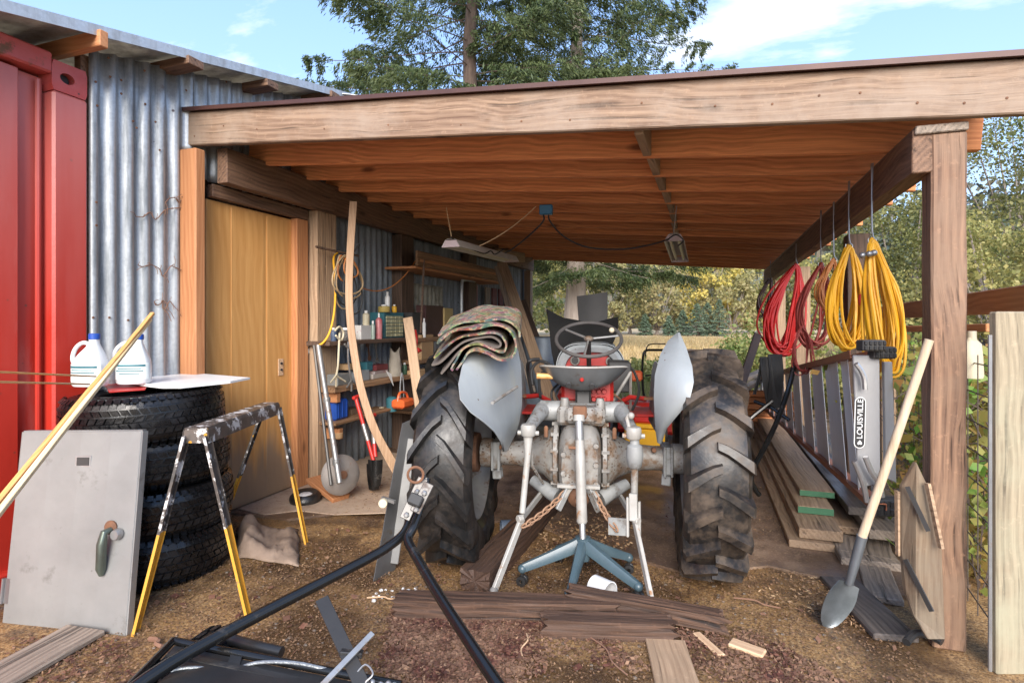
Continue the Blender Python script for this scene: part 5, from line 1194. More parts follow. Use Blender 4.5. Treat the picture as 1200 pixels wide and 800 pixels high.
# --- blue office chair base
cb_ = G(683, 681, 0); cb_ = V((cb_.x, cb_.y, 0))
hub_top = PD(684, 628, (cb_.x*-SN+cb_.y*CS)); ch_ = thing('chair_base', cb_, 'blue grey five star office chair base on castors under the top link', 'chair base')
hz_ = hub_top.z
MB().lathe([(.036, hz_-.12), (.04, hz_-.10), (.042, hz_-.035), (.040, hz_-.03), (.040, hz_-.004), (.032, hz_)], 16, cb_, V((0,0,1)), capb=True, capt=True).build('hub', CHBLUE, ch_, True)
MB().lathe([(.02, hz_), (.018, hz_+.012)], 12, cb_, V((0,0,1)), capt=True).build('hub_socket', STEEL, ch_, True)
for i, (px, py, zz) in enumerate(((612, 665, .09), (667, 694, .07), (748, 686, .075), (737, 652, .09), (655, 642, .08))):
    e = G(px, py, zz); d = V((e.x-cb_.x, e.y-cb_.y, 0)); L = d.length; d.normalize(); s_ = V((-d.y, d.x, 0)); P = []
    for t in np.linspace(0, 1, 7):
        c = cb_+d*(.02+(L-.02)*t)+V((0,0, hz_-.035+(zz-hz_+.035)*t**.92)); w_ = .026-.010*t; h_ = .035-.014*t
        P.append([c+s_*w_*a_+V((0,0,h_*b_)) for a_, b_ in ((-1,-.9),(-1,.3),(-.55,.95),(.55,.95),(1,.3),(1,-.9),(-1,-.9))])
    lg = MB().grid(P); lg.ball(P[-1][0].lerp(P[-1][4], .5)+V((0,0,.002)), .024, 10); lg.build('star_leg', CHBLUE, ch_, True, ang=35)
    c = V((e.x, e.y, .026)); cs2 = MB().lathe([(.010,-.022),(.026,-.020),(.027,-.004),(.018,0),(.027,.004),(.026,.020),(.010,.022)], 14, c, s_.lerp(d, .4))
    cs2.tube([c, c+V((0,0,zz-.03))], .008, 6); cs2.build('castor', BLACKP, ch_, True)
wp = G(706, 690, .058); ad = V((.80, -.42, 0)).normalized()
tag(MB().lathe([(.055, -.05), (.055, .05), (.050, .05), (.050, -.05)], 28, G(704, 694, .055)+V((0,.03,0)), ad, closed=True).build('pipe_offcut', paint('white_pipe', (.72,.72,.72), (.62,.62,.63), .3), None, True), 'short open white plastic pipe offcut between the chair base and timbers', 'pipe')
tag(MB().lathe([(.048, -.06), (.050, .06), (.045, .06), (.043, -.06)], 24, G(598, 618, .055), V((-.9,-.5,0)), closed=True).build('pipe_offcut', paint('blue_pipe', (.10,.14,.20), (.07,.09,.13), .4), None, True), 'dark blue pipe offcut beside the left tractor tyre', 'pipe')

# --- bark chips, shavings and litter
def litter(name, n, quad, mat, size, lab, z=.006, spread=1.0, cat='litter', asp=.45, thick=.004, fn=None):
    C = []
    cx = sum(p[0] for p in quad)/4; 
    g = [G(*p) for p in quad]
    U = RNG.random((n,2)); 
    for u, v in U:
        p = g[0].lerp(g[1], u).lerp(g[3].lerp(g[2], u), v)
        if fn is not None and (mnoise.noise(V((p.x*2.1, p.y*2.1, 4.4)))+.45*mnoise.noise(V((p.x*7, p.y*7, 1)))-fn)*1.6+.35-2.2*max(0, abs(u-.5)-.36)*2-2.2*max(0, abs(v-.5)-.38)*2 < RNG.random(): continue
        C.append((p.x, p.y, z+RNG.random()*.007))
    C = np.array(C); m = len(C); D = np.stack([RNG.normal(size=m), RNG.normal(size=m), RNG.normal(size=m)*.22], 1)
    # flat chips: quad in the ground plane with a little tilt
    D /= np.linalg.norm(D, axis=1, keepdims=True); up = np.stack([RNG.normal(size=m)*.3, RNG.normal(size=m)*.3, np.ones(m)], 1)
    S = np.cross(D, up); S /= np.linalg.norm(S, axis=1, keepdims=True); L = size*(.5+RNG.random((m,1)))
    a = D*L*.5; b = S*L*.5*asp*(.5+RNG.random((m,1))); v = np.stack([C-a-b*.6, C-a*.3+b, C+a+b*.5, C+a*.4-b], 1).reshape(-1, 3); v[:,2] = np.maximum(v[:,2], .004)
    c0 = C.mean(0); v -= c0; me = bpy.data.meshes.new(name); me.from_pydata(v.tolist(), [], np.arange(4*m).reshape(m,4).tolist()); me.update()
    o = link(name, me, mat, None, Matrix.Translation(V(c0))); tag(o, lab, cat, kind='stuff'); return o
litter('bark_chips', 26000, [(400,806),(800,806),(690,700),(470,700)], CHIPS_P, .021, 'reddish brown bark chips spread at the bottom centre', fn=-.30)
litter('bark_chips', 4200, [(760,806),(1000,806),(880,735),(740,735)], CHIPS_P, .019, 'thin spread of bark chips at the bottom right', fn=-.1)
litter('wood_shavings', 3200, [(120,806),(1030,806),(900,640),(330,640)], CHIPS_Y, .011, 'pale wood shavings strewn over the yard dirt', fn=.15, asp=.3)
litter('wood_shavings', 3200, [(300,640),(1000,640),(860,540),(440,540)], CHIPS_Y, .018, 'pale wood shavings strewn over the shed floor', z=.02, fn=.05, asp=.3)
litter('wood_shavings', 1500, [(560,660),(760,660),(740,600),(600,600)], CHIPS_Y, .022, 'wood shavings and leaves under the tractor', z=.02, fn=-.1, asp=.5)
litter('wood_shavings', 900, [(880,700),(1010,740),(1000,650),(900,660)], CHIPS_Y, .018, 'wood shavings heaped by the shovel', fn=-.3, asp=.35)
litter('wood_shavings', 1100, [(0,806),(170,806),(160,745),(0,745)], CHIPS_P, .018, 'dead leaves and chips beside the grey plank', fn=-.05, asp=.5)

DIRTC = leafm('dirt_crumbs', [(.05,.028,.018), (.10,.055,.03), (.20,.11,.055), (.13,.065,.038), (.28,.17,.09)], 6, .7)
litter('dirt_crumbs', 40000, [(-60,815),(1110,815),(930,620),(250,640)], DIRTC, .009, 'fine crumbs of soil and bark all over the yard dirt', fn=None, asp=.6)
litter('dirt_crumbs', 12000, [(380,660),(1000,660),(880,500),(470,520)], DIRTC, .011, 'fine crumbs and bark bits over the shed floor', z=.019, fn=-.2, asp=.6)
litter('fallen_leaves', 500, [(-60,815),(1110,815),(930,600),(250,620)], CHIPS_P, .030, 'small fallen leaves scattered over the yard', fn=None, asp=.7)
# ================================================================ RIGHT SIDE
# --- lumber stacks: boards parallel to the shed's length, ends towards the yard
stk = 'sawn boards in the low stack by the ladder'
def lum(x0, x1, y, z, th, L, mat, lab, dx=0, green=False, seed=0, tilt=0):
    xm = (x0+x1)/2; o = board('lumber', V((xm, y, z+th/2)), V((xm+dx, y+L, z+th/2+tilt)), x1-x0, th, mat, None, up=V((1,0,0)), cuts=10, rough=.0025, seed=seed, bevel=.004)
    tag(o, lab, 'board', stk)
    if green:
        e = MB().box((xm, y-.0015, z+th/2), ((x1-x0)*.985, .004, th*.9)).build('painted_end', GREEN_END, o)
    return o
lum(.44, .68, 3.66, .016, .045, 4.0, W_LUMB, 'lowest pale board of the left lumber pile', -.06, seed=1)
lum(.50, .73, 3.70, .064, .06, 4.0, W_LUMB, 'thick board second from the bottom in the left lumber pile', -.05, seed=2)
lum(.53, .735, 3.98, .128, .045, 3.6, W_LUMB, 'green ended board lying second from the top of the left pile', -.04, True, seed=3)
lum(.57, .78, 4.20, .178, .04, 3.4, W_LUMB, 'topmost green ended board of the left lumber pile', -.05, True, seed=4)
lum(.68, .97, 3.50, .004, .05, 3.4, W_GREY, 'grey rough board lowest in the right lumber pile', .04, seed=5)
lum(.73, .95, 3.88, .058, .045, 3.4, W_LUMB, 'brown board second up in the right lumber pile', .0, seed=6)
lum(.86, 1.10, 3.70, .106, .055, 3.2, W_GREY, 'dark grey board on the outer side of the right lumber pile', -.02, seed=7)
lum(.80, 1.00, 3.92, .165, .05, 3.2, W_DKWET, 'dark wet board topmost under the ladder', -.03, seed=8)
# heap of blocks and old boards behind, at the far end of the stack
for i, (px, py, w_, h_) in enumerate(((880,462,.5,.05),(884,452,.45,.05),(882,442,.5,.05),(880,432,.42,.05),(884,470,.5,.05),(882,480,.5,.05))):
    p = PX(px, py, .55); 
for i in range(7):
    o = board('brick_red_board', V((.30+.02*(i % 2), 7.2, .05+.075*i)), V((.92, 7.25, .05+.075*i)), .065, .14, W_RAFT, None, seed=i, bevel=.004)
    tag(o, '%s reddish block in the crosswise pile beyond the lumber' % ['lowest','second lowest','third lowest','middle','third highest','second highest','topmost'][i], 'wood block', 'reddish blocks piled beyond the lumber')
for i, (a, b, lab) in enumerate(((PX(872,455,.35), PX(905,438,.9), 'grey plank sticking out toward the tyre above the reddish blocks'), (PX(868,446,.35), PX(910,428,.9), 'bent grey branch wood lying over the reddish blocks'), (PX(862,470,.35), PX(900,452,.8), 'rough grey slab on top of the reddish blocks'))):
    tag(board('plank', a, b, .05, .10, W_GREY, None, cuts=8, rough=.006, seed=i+30), lab, 'plank')

# --- extension ladder lying on its edge
ld = thing('ladder', V((.7, 3.6, .3)), 'grey and orange ladder resting on its edge on the lumber, lettering on its end', 'ladder')
ORF = paint('orange_fibreglass', (.36,.12,.055), (.28,.10,.05), .5, nscale=6, dirt=(.30,.18,.12), dthr=(.58,.7))
nt_, nb_ = V((.675, 2.99, 1.205)), V((.735, 3.00, .475)); ft_, fb_ = V((.616, 7.65, .655)), V((.616, 7.65, .30))
def rail(a, b, s_, nm):
    P = []
    for t in np.linspace(0, 1, 8):
        c = a.lerp(b, t); w_ = .034-.010*t; P.append([c+V((x*w_, 0, s_*z*.03)) for x, z in ((-1,-.5),(-1,.5),(1,.5),(1,-.5))])
    return MB().grid(P, .004).build(nm, ORF, ld)
rail(nt_+V((0,.10,-.01)), ft_, -1, 'rail'); rail(nb_+V((0,.0,.02)), fb_, 1, 'rail')
pxs = [990, 972, 957, 945, 935, 927, 920, 914, 909.5, 905.5, 902, 899]
for px in pxs:
    y = PX(px, 450, .69).y; t = (y-3.0)/4.65; a = nt_.lerp(ft_, t); b = nb_.lerp(fb_, t)
    ki = pxs.index(px); y2 = PX(pxs[ki-1], 450, .69).y if ki else y-.22; w2 = (y-y2)*.93
    P = [[nt_.lerp(ft_, t-u*w2/4.65).lerp(nb_.lerp(fb_, t-u*w2/4.65), s_)+V((-.012*u+.012*math.sin(PI*u), 0, 0)) for u in np.linspace(0, 1, 5)] for s_ in (.02, .98)]
    MB().grid(P, .003).build('rung', ALU, ld, True)
# end assembly: wide grey plate with the maker's name, channel, bent struts, rubber feet
fx = V((.0, .0, 0)); A1, A2, A3, A4 = PD(1000,416,2.62), PD(1031,416,2.60), PD(1032,566,2.62), PD(1006,572,2.64)
ep = MB().prism([A1, A2, A3, A4], V((-SN, CS, 0))*.012).build('end_plate', ALU_E, ld, bevel=.003)
B1, B2, B3, B4 = PD(1036,424,2.70), PD(1046,424,2.70), PD(1051,566,2.74), PD(1038,560,2.74)
MB().prism([B1, B2, B3, B4], V((-SN, CS, 0))*.02).build('outer_rail', ALU_E, ld, bevel=.003)
for (l) in ([(1001,540),(1008,556),(1013,572),(1016,588)], [(1014,535),(1021,552),(1030,566),(1034,582)], [(1003,426),(1009,434),(1013,444),(1014,456)]):
    MB().tube(smoothpts([PD(px, py, 2.58) for px, py in l]), .012, 8).build('bent_strut', ALU_T, ld, True)
def foot(px0, px1, py0, py1, d):
    a, b = PD(px0, (py0+py1)/2, d), PD(px1, (py0+py1)/2, d); h_ = (py1-py0)*d/F
    o = MB().bar(a, b, h_, .06).build('rubber_foot', DGREY, ld, bevel=.006)
    for i in range(5):
        for j in range(2): MB().bar(a.lerp(b, (i+.2)/5)+V((SN*.032, -CS*.032, h_*(.22-.44*j))), a.lerp(b, (i+.8)/5)+V((SN*.032, -CS*.032, h_*(.22-.44*j))), h_*.34, .01).build('foot_tread', BLACKP, o, bevel=.002)
foot(1007, 1034, 398, 411, 2.55); foot(1020, 1046, 406, 420, 2.60); foot(1022, 1058, 583, 603, 2.62)
# label: black rounded strip with white rim and vertical lettering
def rrect(c, ux, uy, w_, h_, r_, n=6):
    out = []
    for (sx_, sy_, a0) in ((1,1,0),(-1,1,90),(-1,-1,180),(1,-1,270)):
        for k in range(n+1): a = R(a0+90*k/n); out.append(c+ux*(sx_*(w_/2-r_)+r_*math.cos(a))+uy*(sy_*(h_/2-r_)+r_*math.sin(a)))
    return out
nf = -V((-SN, CS, 0)); lc_ = PD(1007.5, 495, 2.605); uy = V((0.0,0,1)); ux = V((CS, SN, 0)); k_ = 2.6/F
tilt = R(-1.5); ux2 = ux*math.cos(tilt)+uy*math.sin(tilt); uy2 = -ux*math.sin(tilt)+uy*math.cos(tilt)
MB().prism(rrect(lc_, ux2, uy2, 13*k_, 60*k_, 6*k_), nf*.0015).build('label_rim', WHITEP, ep)
MB().prism(rrect(lc_+nf*.0016, ux2, uy2, 11*k_, 58*k_, 5*k_), nf*.0012).build('label_strip', BLACKM, ep)
def text(s_, size, centre, right, upv, mat, parent, name='lettering', bold=.0):
    cu = bpy.data.curves.new(name, 'FONT'); cu.body = s_; cu.size = size; cu.align_x = 'CENTER'; cu.align_y = 'CENTER'; cu.extrude = .0004; cu.offset = bold
    to = bpy.data.objects.new(name, cu); COL.objects.link(to); dg = bpy.context.evaluated_depsgraph_get(); me = bpy.data.meshes.new_from_object(to.evaluated_get(dg)); bpy.data.objects.remove(to)
    M4 = Matrix((right.normalized(), upv.normalized(), right.cross(upv).normalized())).transposed().to_4x4(); M4.translation = centre
    return link(name, me, mat, parent, M4)
text('LOUISVILLE', 9.2*k_, lc_+nf*.0034+uy2*4.5*k_, uy2, -ux2, WHITEP, ep, bold=.0003)
hrt = [(0,-3.2),(2.6,-.2),(2.6,1.5),(1.3,2.3),(0,1.2),(-1.3,2.3),(-2.6,1.5),(-2.6,-.2)]
MB().prism([lc_+nf*.0034-uy2*23.5*k_+ux2*(x*k_)+uy2*(-y*k_) for x, y in hrt], nf*.0006).build('heart_mark', WHITEP, ep)
fl2 = nb_+V((0,.02,0))

# --- black bent tool and straps hanging by the far side of the lumber
tl_ = thing('black_frame', PX(905, 560, .45), 'black bent steel frame leaning between the tyre and the lumber', 'frame')
D1 = 4.2
MB().tube(smoothpts([PD(931,425,3.9), PD(925,452,3.9), PD(912,490,3.85), PD(898,520,3.8), PD(885,545,3.75), PD(880,560,3.72), PD(884,572,3.72), PD(890,580,3.72)]), .017, 8).build('bent_bar', BLACK, tl_, True)
MB().bar(PD(888,392,5.3), PD(865,462,5.0), .07, .04, up=rt).build('dark_rail', paint('dark_brown_bar', (.07,.045,.035), (.05,.03,.025), .5), tl_, bevel=.004)
MB().tube([PD(884,470,4.2), PD(905,478,4.1), PD(925,492,4.0)], .014, 8).build('cross_bar', BLACK, tl_, True)
MB().tube(smoothpts([PD(868,508,4.1), PD(878,492,4.1), PD(892,480,4.1), PD(905,470,4.1)]), .016, 8).build('cross_bar', BLACK, tl_, True)
tr_ = thing('straps', PD(905, 470, 4.6), 'wide black straps hanging below the red cords', 'strap')
for (l, w_) in (([(897,418),(899,440),(903,462),(905,476)], .10), ([(908,415),(910,440),(908,462),(906,478)], .12), ([(893,420),(890,440),(884,462)], .03)):
    pts = smoothpts([PD(px, py, 4.6) for px, py in l]); MB().grid([[p-rt*w_/2, p+V((0,.02,0)), p+rt*w_/2] for p in pts], .006).build('strap_band', BLACKM, tr_, True)

# --- cords on their hooks
def coil(px_l, px_r, py_t, py_b, X, col, lab, n=12, r_=.0055, seed=0, hook_top=None, hookx=None, wide=1.0, bottom_fan=.5):
    rg_ = np.random.default_rng(seed); hx_ = hookx or (px_l+px_r)/2; top = PX(hx_, py_t, X); dd = -top.x*SN+top.y*CS
    t = thing('cord_coil', top-V((0,0,.5)), lab, 'cord', 'coiled cords hanging from the beam'); k = dd/F
    W_ = (px_r-px_l)*k; Hh = (py_b-py_t)*k; m = MB(); rgt = V((CS, SN, 0)); fwd = V((-SN, CS, 0)); cxo = ((px_l+px_r)/2-hx_)*k
    path = []
    for i in range(n):
        w_ = W_*.5*(.42+.58*rg_.random()); h_ = Hh*(.86+.14*rg_.random()); dx = (rg_.random()-.5)*W_*.28; dy_ = (rg_.random()-.5)*.10*wide; ph = rg_.random()
        loop = []
        for j in range(15):
            a = PI/2+2*PI*j/15; s_ = .5-.5*math.sin(a)             # 0 at the hook, 1 at the bottom
            px_ = math.cos(a)*w_*(.30+.95*s_**.7*(1.15-.35*s_))+dx*s_+cxo*min(1, s_*1.6)
            loop.append(top+rgt*(px_+.004*rg_.normal())+fwd*(dy_*(.2+s_)+.02*math.cos(a*2+ph*6)*s_)+V((0,0,-h_*s_+.012*rg_.random()*(i % 3))))
        path.append(smoothpts(loop+[loop[0]], 3))
    for p in path: m.tube(p, r_, 6, False)
    m.build('cord_loops', col, t, True)
    if hook_top:
        ht = PX(hx_, hook_top, X); hk = smoothpts([ht, top+V((0,0,.06)), top+V((0,0,.012))+rgt*.02, top-V((0,0,.02)), top+V((0,0,.0))-rgt*.02, top+V((0,0,.02))-rgt*.02])
        hk_o = thing('hook', ht, 'steel rod hook holding '+lab.split(' hanging')[0], 'hook', 'rod hooks on the beam'); MB().tube(hk, .0045 if k < .006 else .004, 8).build('rod', ZINC, hk_o, True)
        MB().bar(ht+V((0,0,.02)), ht-V((0,0,.07)), .001, .022, up=rgt).build('hook_plate', STEEL, hk_o)
    return t, top
XH = .775
cy2, tp2 = coil(1012, 1055, 284, 446, XH, CORDY, 'yellow extension cord hanging nearest the post, with steel plug', 20, .0070, 1, 196, 1022, 1.3)
cy1, tp1 = coil(967, 1016, 290, 412, XH, CORDY, 'broad yellow extension cord hanging second from the post, red plug', 22, .0070, 2, 216, 995)
coil(953, 985, 306, 366, XH, CORDO, 'small orange brown cord hanging behind the broad yellow one', 10, .0060, 3, 240, 977)
coil(930, 972, 311, 412, XH, CORDM, 'maroon air hose coil hanging between orange and bright red cords', 11, .0075, 4, 250, 962)
coil(892, 940, 312, 418, XH, CORDR, 'bright red thick coil of cords hanging left of the maroon one', 24, .0095, 5, 288, 933, 1.2)
coil(885, 905, 327, 372, XH, paint('dark_cord', (.06,.02,.018), (.04,.015,.012), .5), 'small dark brown cord hanging farthest from the post', 7, .010, 6, 300, 903)
coil(925, 955, 384, 440, .60, CORDM, 'thin maroon cord tangle drooping below the air hose over the ladder', 5, .005, 8, None, 940)
pg = PD(1010, 351, -tp1.x*SN+tp1.y*CS-.12)
MB().tube([pg+V((0,0,.03)), pg+V((0,0,-.005)), pg+V((.004,0,-.035))], [.016,.022,.015], 12).build('plug', REDP, cy1, True)
pg = PD(1016, 298, -tp2.x*SN+tp2.y*CS-.04)
for dx in (-.02, .01, .03): MB().ball(pg+V((dx,0,.01*dx*20)), .016, 10).build('plug', ZINC, cy2, True)

# --- fence at right
fn = thing('fence', G(1180, 750), 'wire mesh fence with rust brown top rail and pale weathered post', 'fence')
XFN = 1.62
a = PD(1184, 560, 2.15); wpx = 42*2.15/F
board('fence_post', V((a.x, a.y, 0)), V((a.x, a.y, PD(1181,365,2.15).z)), .138, .04, W_FENCE, fn, up=V((CS,SN,0)), bevel=.006)
ra, rb = PD(1216, 349, 2.25), PD(1058, 364, 4.3); board('top_rail', ra, rb, .115, .045, W_RAIL, fn)
board('top_rail', rb+V((-.0,.02,0)), PD(1000, 371, 7.5), .115, .045, W_RAIL, fn)
board('lower_rail', PD(1160,384,3.4), PD(1020,386,5.2), .05, .04, W_RAIL, fn)
WIRE = paint('rusty_wire', (.16,.13,.11), (.09,.07,.06), .6, .5)
pa, pb = PD(1166, 377, 2.32), PD(1005, 377, 6.5)
fa, fb = V((pa.x, pa.y, 0)), V((pb.x, pb.y, 0)); L = (fb-fa).length
for i in range(9):
    z = .08+.135*i; MB().tube([fa+V((0,0,z)), fb+V((0,0,z))], .0032, 5).build('mesh_wire', WIRE, fn)
for i in range(int(L/.15)):
    p = fa.lerp(fb, (i+.5)*.15/L); MB().tube([p+V((0,0,.02)), p+V((0,0,1.2))], .0026, 5).build('mesh_wire', WIRE, fn)
for i, px in enumerate((1040, 1022)):
    p = PD(px, 377, 5.0+i*1.6); board('fence_post', V((p.x, p.y, 0)), V((p.x, p.y, 1.25)), .11, .09, W_LUMB, fn, up=V((1,0,0)), cuts=6, rough=.003)
tag(MB().tube([V((a.x, a.y, 0))+V((-.085,-.055,0.02)), V((a.x, a.y, 1.30))+V((-.085,-.055,0))], .007, 8).build('steel_stake', STEEL, fn), None)
jg = thing('jug', PD(1140, 430, 2.6), 'cream plastic jug hanging on the fence just behind the near post', 'jug')
b = PD(1139, 443, 2.6); P = []
for z, w_ in ((0,.046),(.012,.050),(.10,.046),(.16,.040),(.178,.022),(.19,.02)): P.append([b+V((CS,SN,0))*(w_*math.cos(a_))+V((-SN,CS,0))*(w_*.7*math.sin(a_))+V((0,0,z)) for a_ in np.linspace(0, 2*PI, 21)])
mj = MB().grid(P); mj.add(P[0][:20], [tuple(range(20))]); mj.build('bottle', CREAM, jg, True, ang=50); MB().tube([b+V((0,0,.18)), b+V((0,0,.22))], .018, 10).build('neck', CREAM, jg, True)
# creeper on the fence and the ground cover at its foot
def creeper(c0, c1, n, zr, size, lab, seed, mat=L_IVY, th=.13):
    rg_ = np.random.default_rng(seed); c0 = V(c0); c1 = V(c1); t = thing('creeper', c0.lerp(c1, .5), lab, 'plant'); st = MB(); C = []
    for i in range(16):
        s_ = rg_.random(); p = c0.lerp(c1, s_); pts = [V((p.x+.05*rg_.normal()*k, p.y+.05*rg_.normal()*k, .0+k*.22*zr)) for k in range(6)]; st.tube(smoothpts(pts, 2), .004, 4, False)
        m = n//16; u = rg_.random(m)*5; q_ = np.array([np.interp(u, range(6), [p_[k] for p_ in pts]) for k in range(3)]).T; C.append(q_+rg_.normal(size=(m,3))*np.array([th,th,.09]))
    C = np.concatenate(C); C[:,2] = np.maximum(C[:,2], .03); st.build('stems', BARKT, t); leaves('foliage', C, None, size, .75, mat, t)
p0, p1 = PD(1150, 377, 2.75), PD(1128, 377, 3.6)
creeper((p0.x, p0.y, 0), (p1.x, p1.y, 0), 2600, 1.0, .055, 'bright green creeper on the mesh between the near post and fence post', 1)
p0, p1 = PD(1250, 377, 2.9), PD(1150, 377, 4.4); creeper((p0.x+.2, p0.y, 0), (p1.x+.3, p1.y, 0), 3200, 1.0, .06, 'autumn coloured creeper behind the pale fence post', 2)
p0, p1 = PD(1098, 377, 4.8), PD(1062, 377, 5.8); creeper((p0.x+.1, p0.y, 0), (p1.x+.1, p1.y, 0), 2200, .95, .06, 'creeper on the mesh just left of the near post', 3)
# things in the grass beyond the fence
tag(MB().lathe([(.07,0),(.09,.17),(.095,.18)], 16, V((1.95, 4.55, .30)), capb=True).build('flower_pot', paint('terracotta', (.42,.12,.05), (.34,.10,.04), .8), None, True), 'small terracotta pot beyond the fence wires', 'pot')
tag(board('plank', V((1.75, 4.6, .28)), V((2.35, 4.5, .28)), .04, .25, W_GREY, None), 'grey shelf board beyond the fence under the pot', 'plank')
for dx in (0, .5): tag(board('wood_block', V((1.82+dx, 4.55, 0)), V((1.82+dx, 4.55, .258)), .1, .1, W_LUMB, None, up=V((1,0,0))), 'block propping the %s end of the grey shelf board' % ('left' if dx == 0 else 'right'), 'wood block')

# --- shovel, leaning wood panel, planks at the near post
sv = thing('shovel', G(970, 733), 'round point shovel with pale wooden handle leaning on the near post', 'shovel')
tp = PD(1089, 398, 2.22); fe = PD(1009, 632, 2.40); MB().tube([tp, tp.lerp(fe, .5)+V((.0,0,-.004)), fe], [.0165,.0175,.0185], 12).build('handle', W_SUPPZ, sv, True)
bl_ = PD(995, 684, 2.44); MB().tube([fe.lerp(tp, .02), fe.lerp(bl_, .55), bl_], [.0215,.020,.016], 12).build('ferrule', paint('shovel_socket', (.25,.28,.31), (.18,.20,.22), .4, .7), sv, True)
ax = (G(968,735,.0)-bl_).normalized(); sd_ = V((CS, SN, 0)); sd_ = (sd_-ax*sd_.dot(ax)).normalized(); nb2 = ax.cross(sd_); Lb = (G(968,735)-bl_).length*1.0; P = []
for i in range(9):
    t = i/8; w_ = .068*math.sqrt(max(.0, 1-((t-.30)/.72)**2)) if t > .3 else .050+.018*t/.3; w_ = max(w_, .004)
    P.append([bl_+ax*(Lb*t)+sd_*(w_*u)+nb2*(-.016*(1-u*u)*(1-t*.5)) for u in np.linspace(-1, 1, 9)])
MB().grid(P, .002).build('blade', paint('worn_shovel_steel', (.24,.27,.29), (.13,.15,.16), .35, .75, nscale=8), sv, True)
lp_ = thing('plywood_hatch', G(1095, 748), 'pointed weathered wooden panel piece leaning against the near post', 'panel')
poly = [(1074,541),(1086,566),(1100,606),(1104,642),(1108,749),(1088,749),(1072,722),(1061,690),(1057,640),(1057,570)]
dpt = [2.26,2.25,2.24,2.23,2.2,2.2,2.24,2.28,2.30,2.30]
pp = [PD(px, py, d) for (px, py), d in zip(poly, dpt)]
WPAN = wood('mossy_plywood', (.10,.055,.03), (.21,.155,.10), weather=(.16,.13,.09), rnd=.02, axis=2, cracks=.6)
MB().prism(pp, V((-SN, CS, 0))*.02).build('panel_face', WPAN, lp_, bevel=.003)
MB().bar(PD(1063,570,2.265), PD(1088,622,2.215), .016, .006, up=V((0,0,1))).build('dark_strip', DGREY, lp_); MB().bar(PD(1061,655,2.275), PD(1092,716,2.185), .018, .006).build('dark_strip', DGREY, lp_)
MB().bar(PD(1087,566,2.225), PD(1103,642,2.20), .012, .02, up=rt).build('edge_batten', W_LUMB, lp_)
MB().bar(PD(1053,575,2.32), PD(1054,650,2.32), .022, .02, up=rt).build('edge_batten', W_LUMB, lp_)
gplank('plank', [(1024,752),(1078,752),(963,682),(1000,682)], .03, W_DKWET, 'dark wet plank on the ground under the shovel blade', 'plank', z=.0)
gplank('plank', [(1020,700),(1056,715),(1003,660),(1040,662)], .03, W_GREY, 'pale grey plank on the ground beside the leaning panel', 'plank', z=.0)
gplank('lumber', [(984,660),(1046,662),(986,640),(1036,640)], .055, W_GREY, 'short thick grey block before the right lumber pile', 'board', z=.0)
tag(MB().tube(smoothpts([G(1062,752,.06), G(1072,742,.07), G(1090,744,.06), G(1104,752,.05)]), .016, 8).build('hose', BLACKP, None, True), 'end of a black hose by the foot of the near post', 'hose')
# --- mower behind the tractor
mw = thing('lawn_mower', PD(765, 470, 5.8), 'red lawn mower with black tubular handle behind the right fender', 'mower')
dm = 6.4
for sx_ in (0, 22): MB().tube(smoothpts([PD(783+sx_, 504, dm), PD(757+sx_, 470, dm+.0), PD(753+sx_, 440, dm), PD(754+sx_, 415, dm), PD(759+sx_, 410, dm)]), .014, 8).build('handle_side', BLACK, mw, True)
MB().tube([PD(759,410,dm), PD(781,410,dm)], .014, 8).build('handle_bar', BLACK, mw, True); MB().tube(smoothpts([PD(756,418,dm), PD(760,404,dm), PD(780,403,dm)]), .007, 6).build('control_bail', BLACK, mw, True)
MB().tube([PD(756,440,dm), PD(779,438,dm)], .010, 6).build('cross_bar', BLACK, mw, True); MB().bar(PD(738,440,dm), PD(752,440,dm), .12, .10).build('engine_cover', ORANGEP, mw, bevel=.02)
dk = PD(760, 480, dm); MB().box(dk, (.75, .55, .22)).build('deck', TRED, mw, bevel=.06)
for dx in (-.34, .34):
    for dy_ in (-.2, .25): MB().lathe([(.0,-.03),(.11,-.025),(.115,0),(.11,.025),(0,.03)], 20, V((dk.x+dx, dk.y+dy_, .115)), V((1,0,0))).build('wheel', RUB_T, mw, True)
MB().box((dk.x, dk.y, .23), (.7, .5, .24)).build('skirt', TRED, mw, bevel=.04)
yb = thing('yellow_bin', PD(755, 540, 4.2), 'yellow plastic crate on the floor beyond the right axle', 'crate'); p = G(757, 521, .0)
p = PD(757, 512, 5.2); MB().box((p.x, p.y, .20), (.36, .3, .36)).build('crate_body', YELP, yb, bevel=.02); MB().box((p.x, p.y, .40), (.38, .32, .04)).build('crate_rim', YELP, yb, bevel=.01)
tag(MB().box((p.x+.02, p.y, .46), (.26, .22, .08)).build('red_tub', REDP, None, bevel=.02), 'red tub standing on the yellow crate', 'tub')
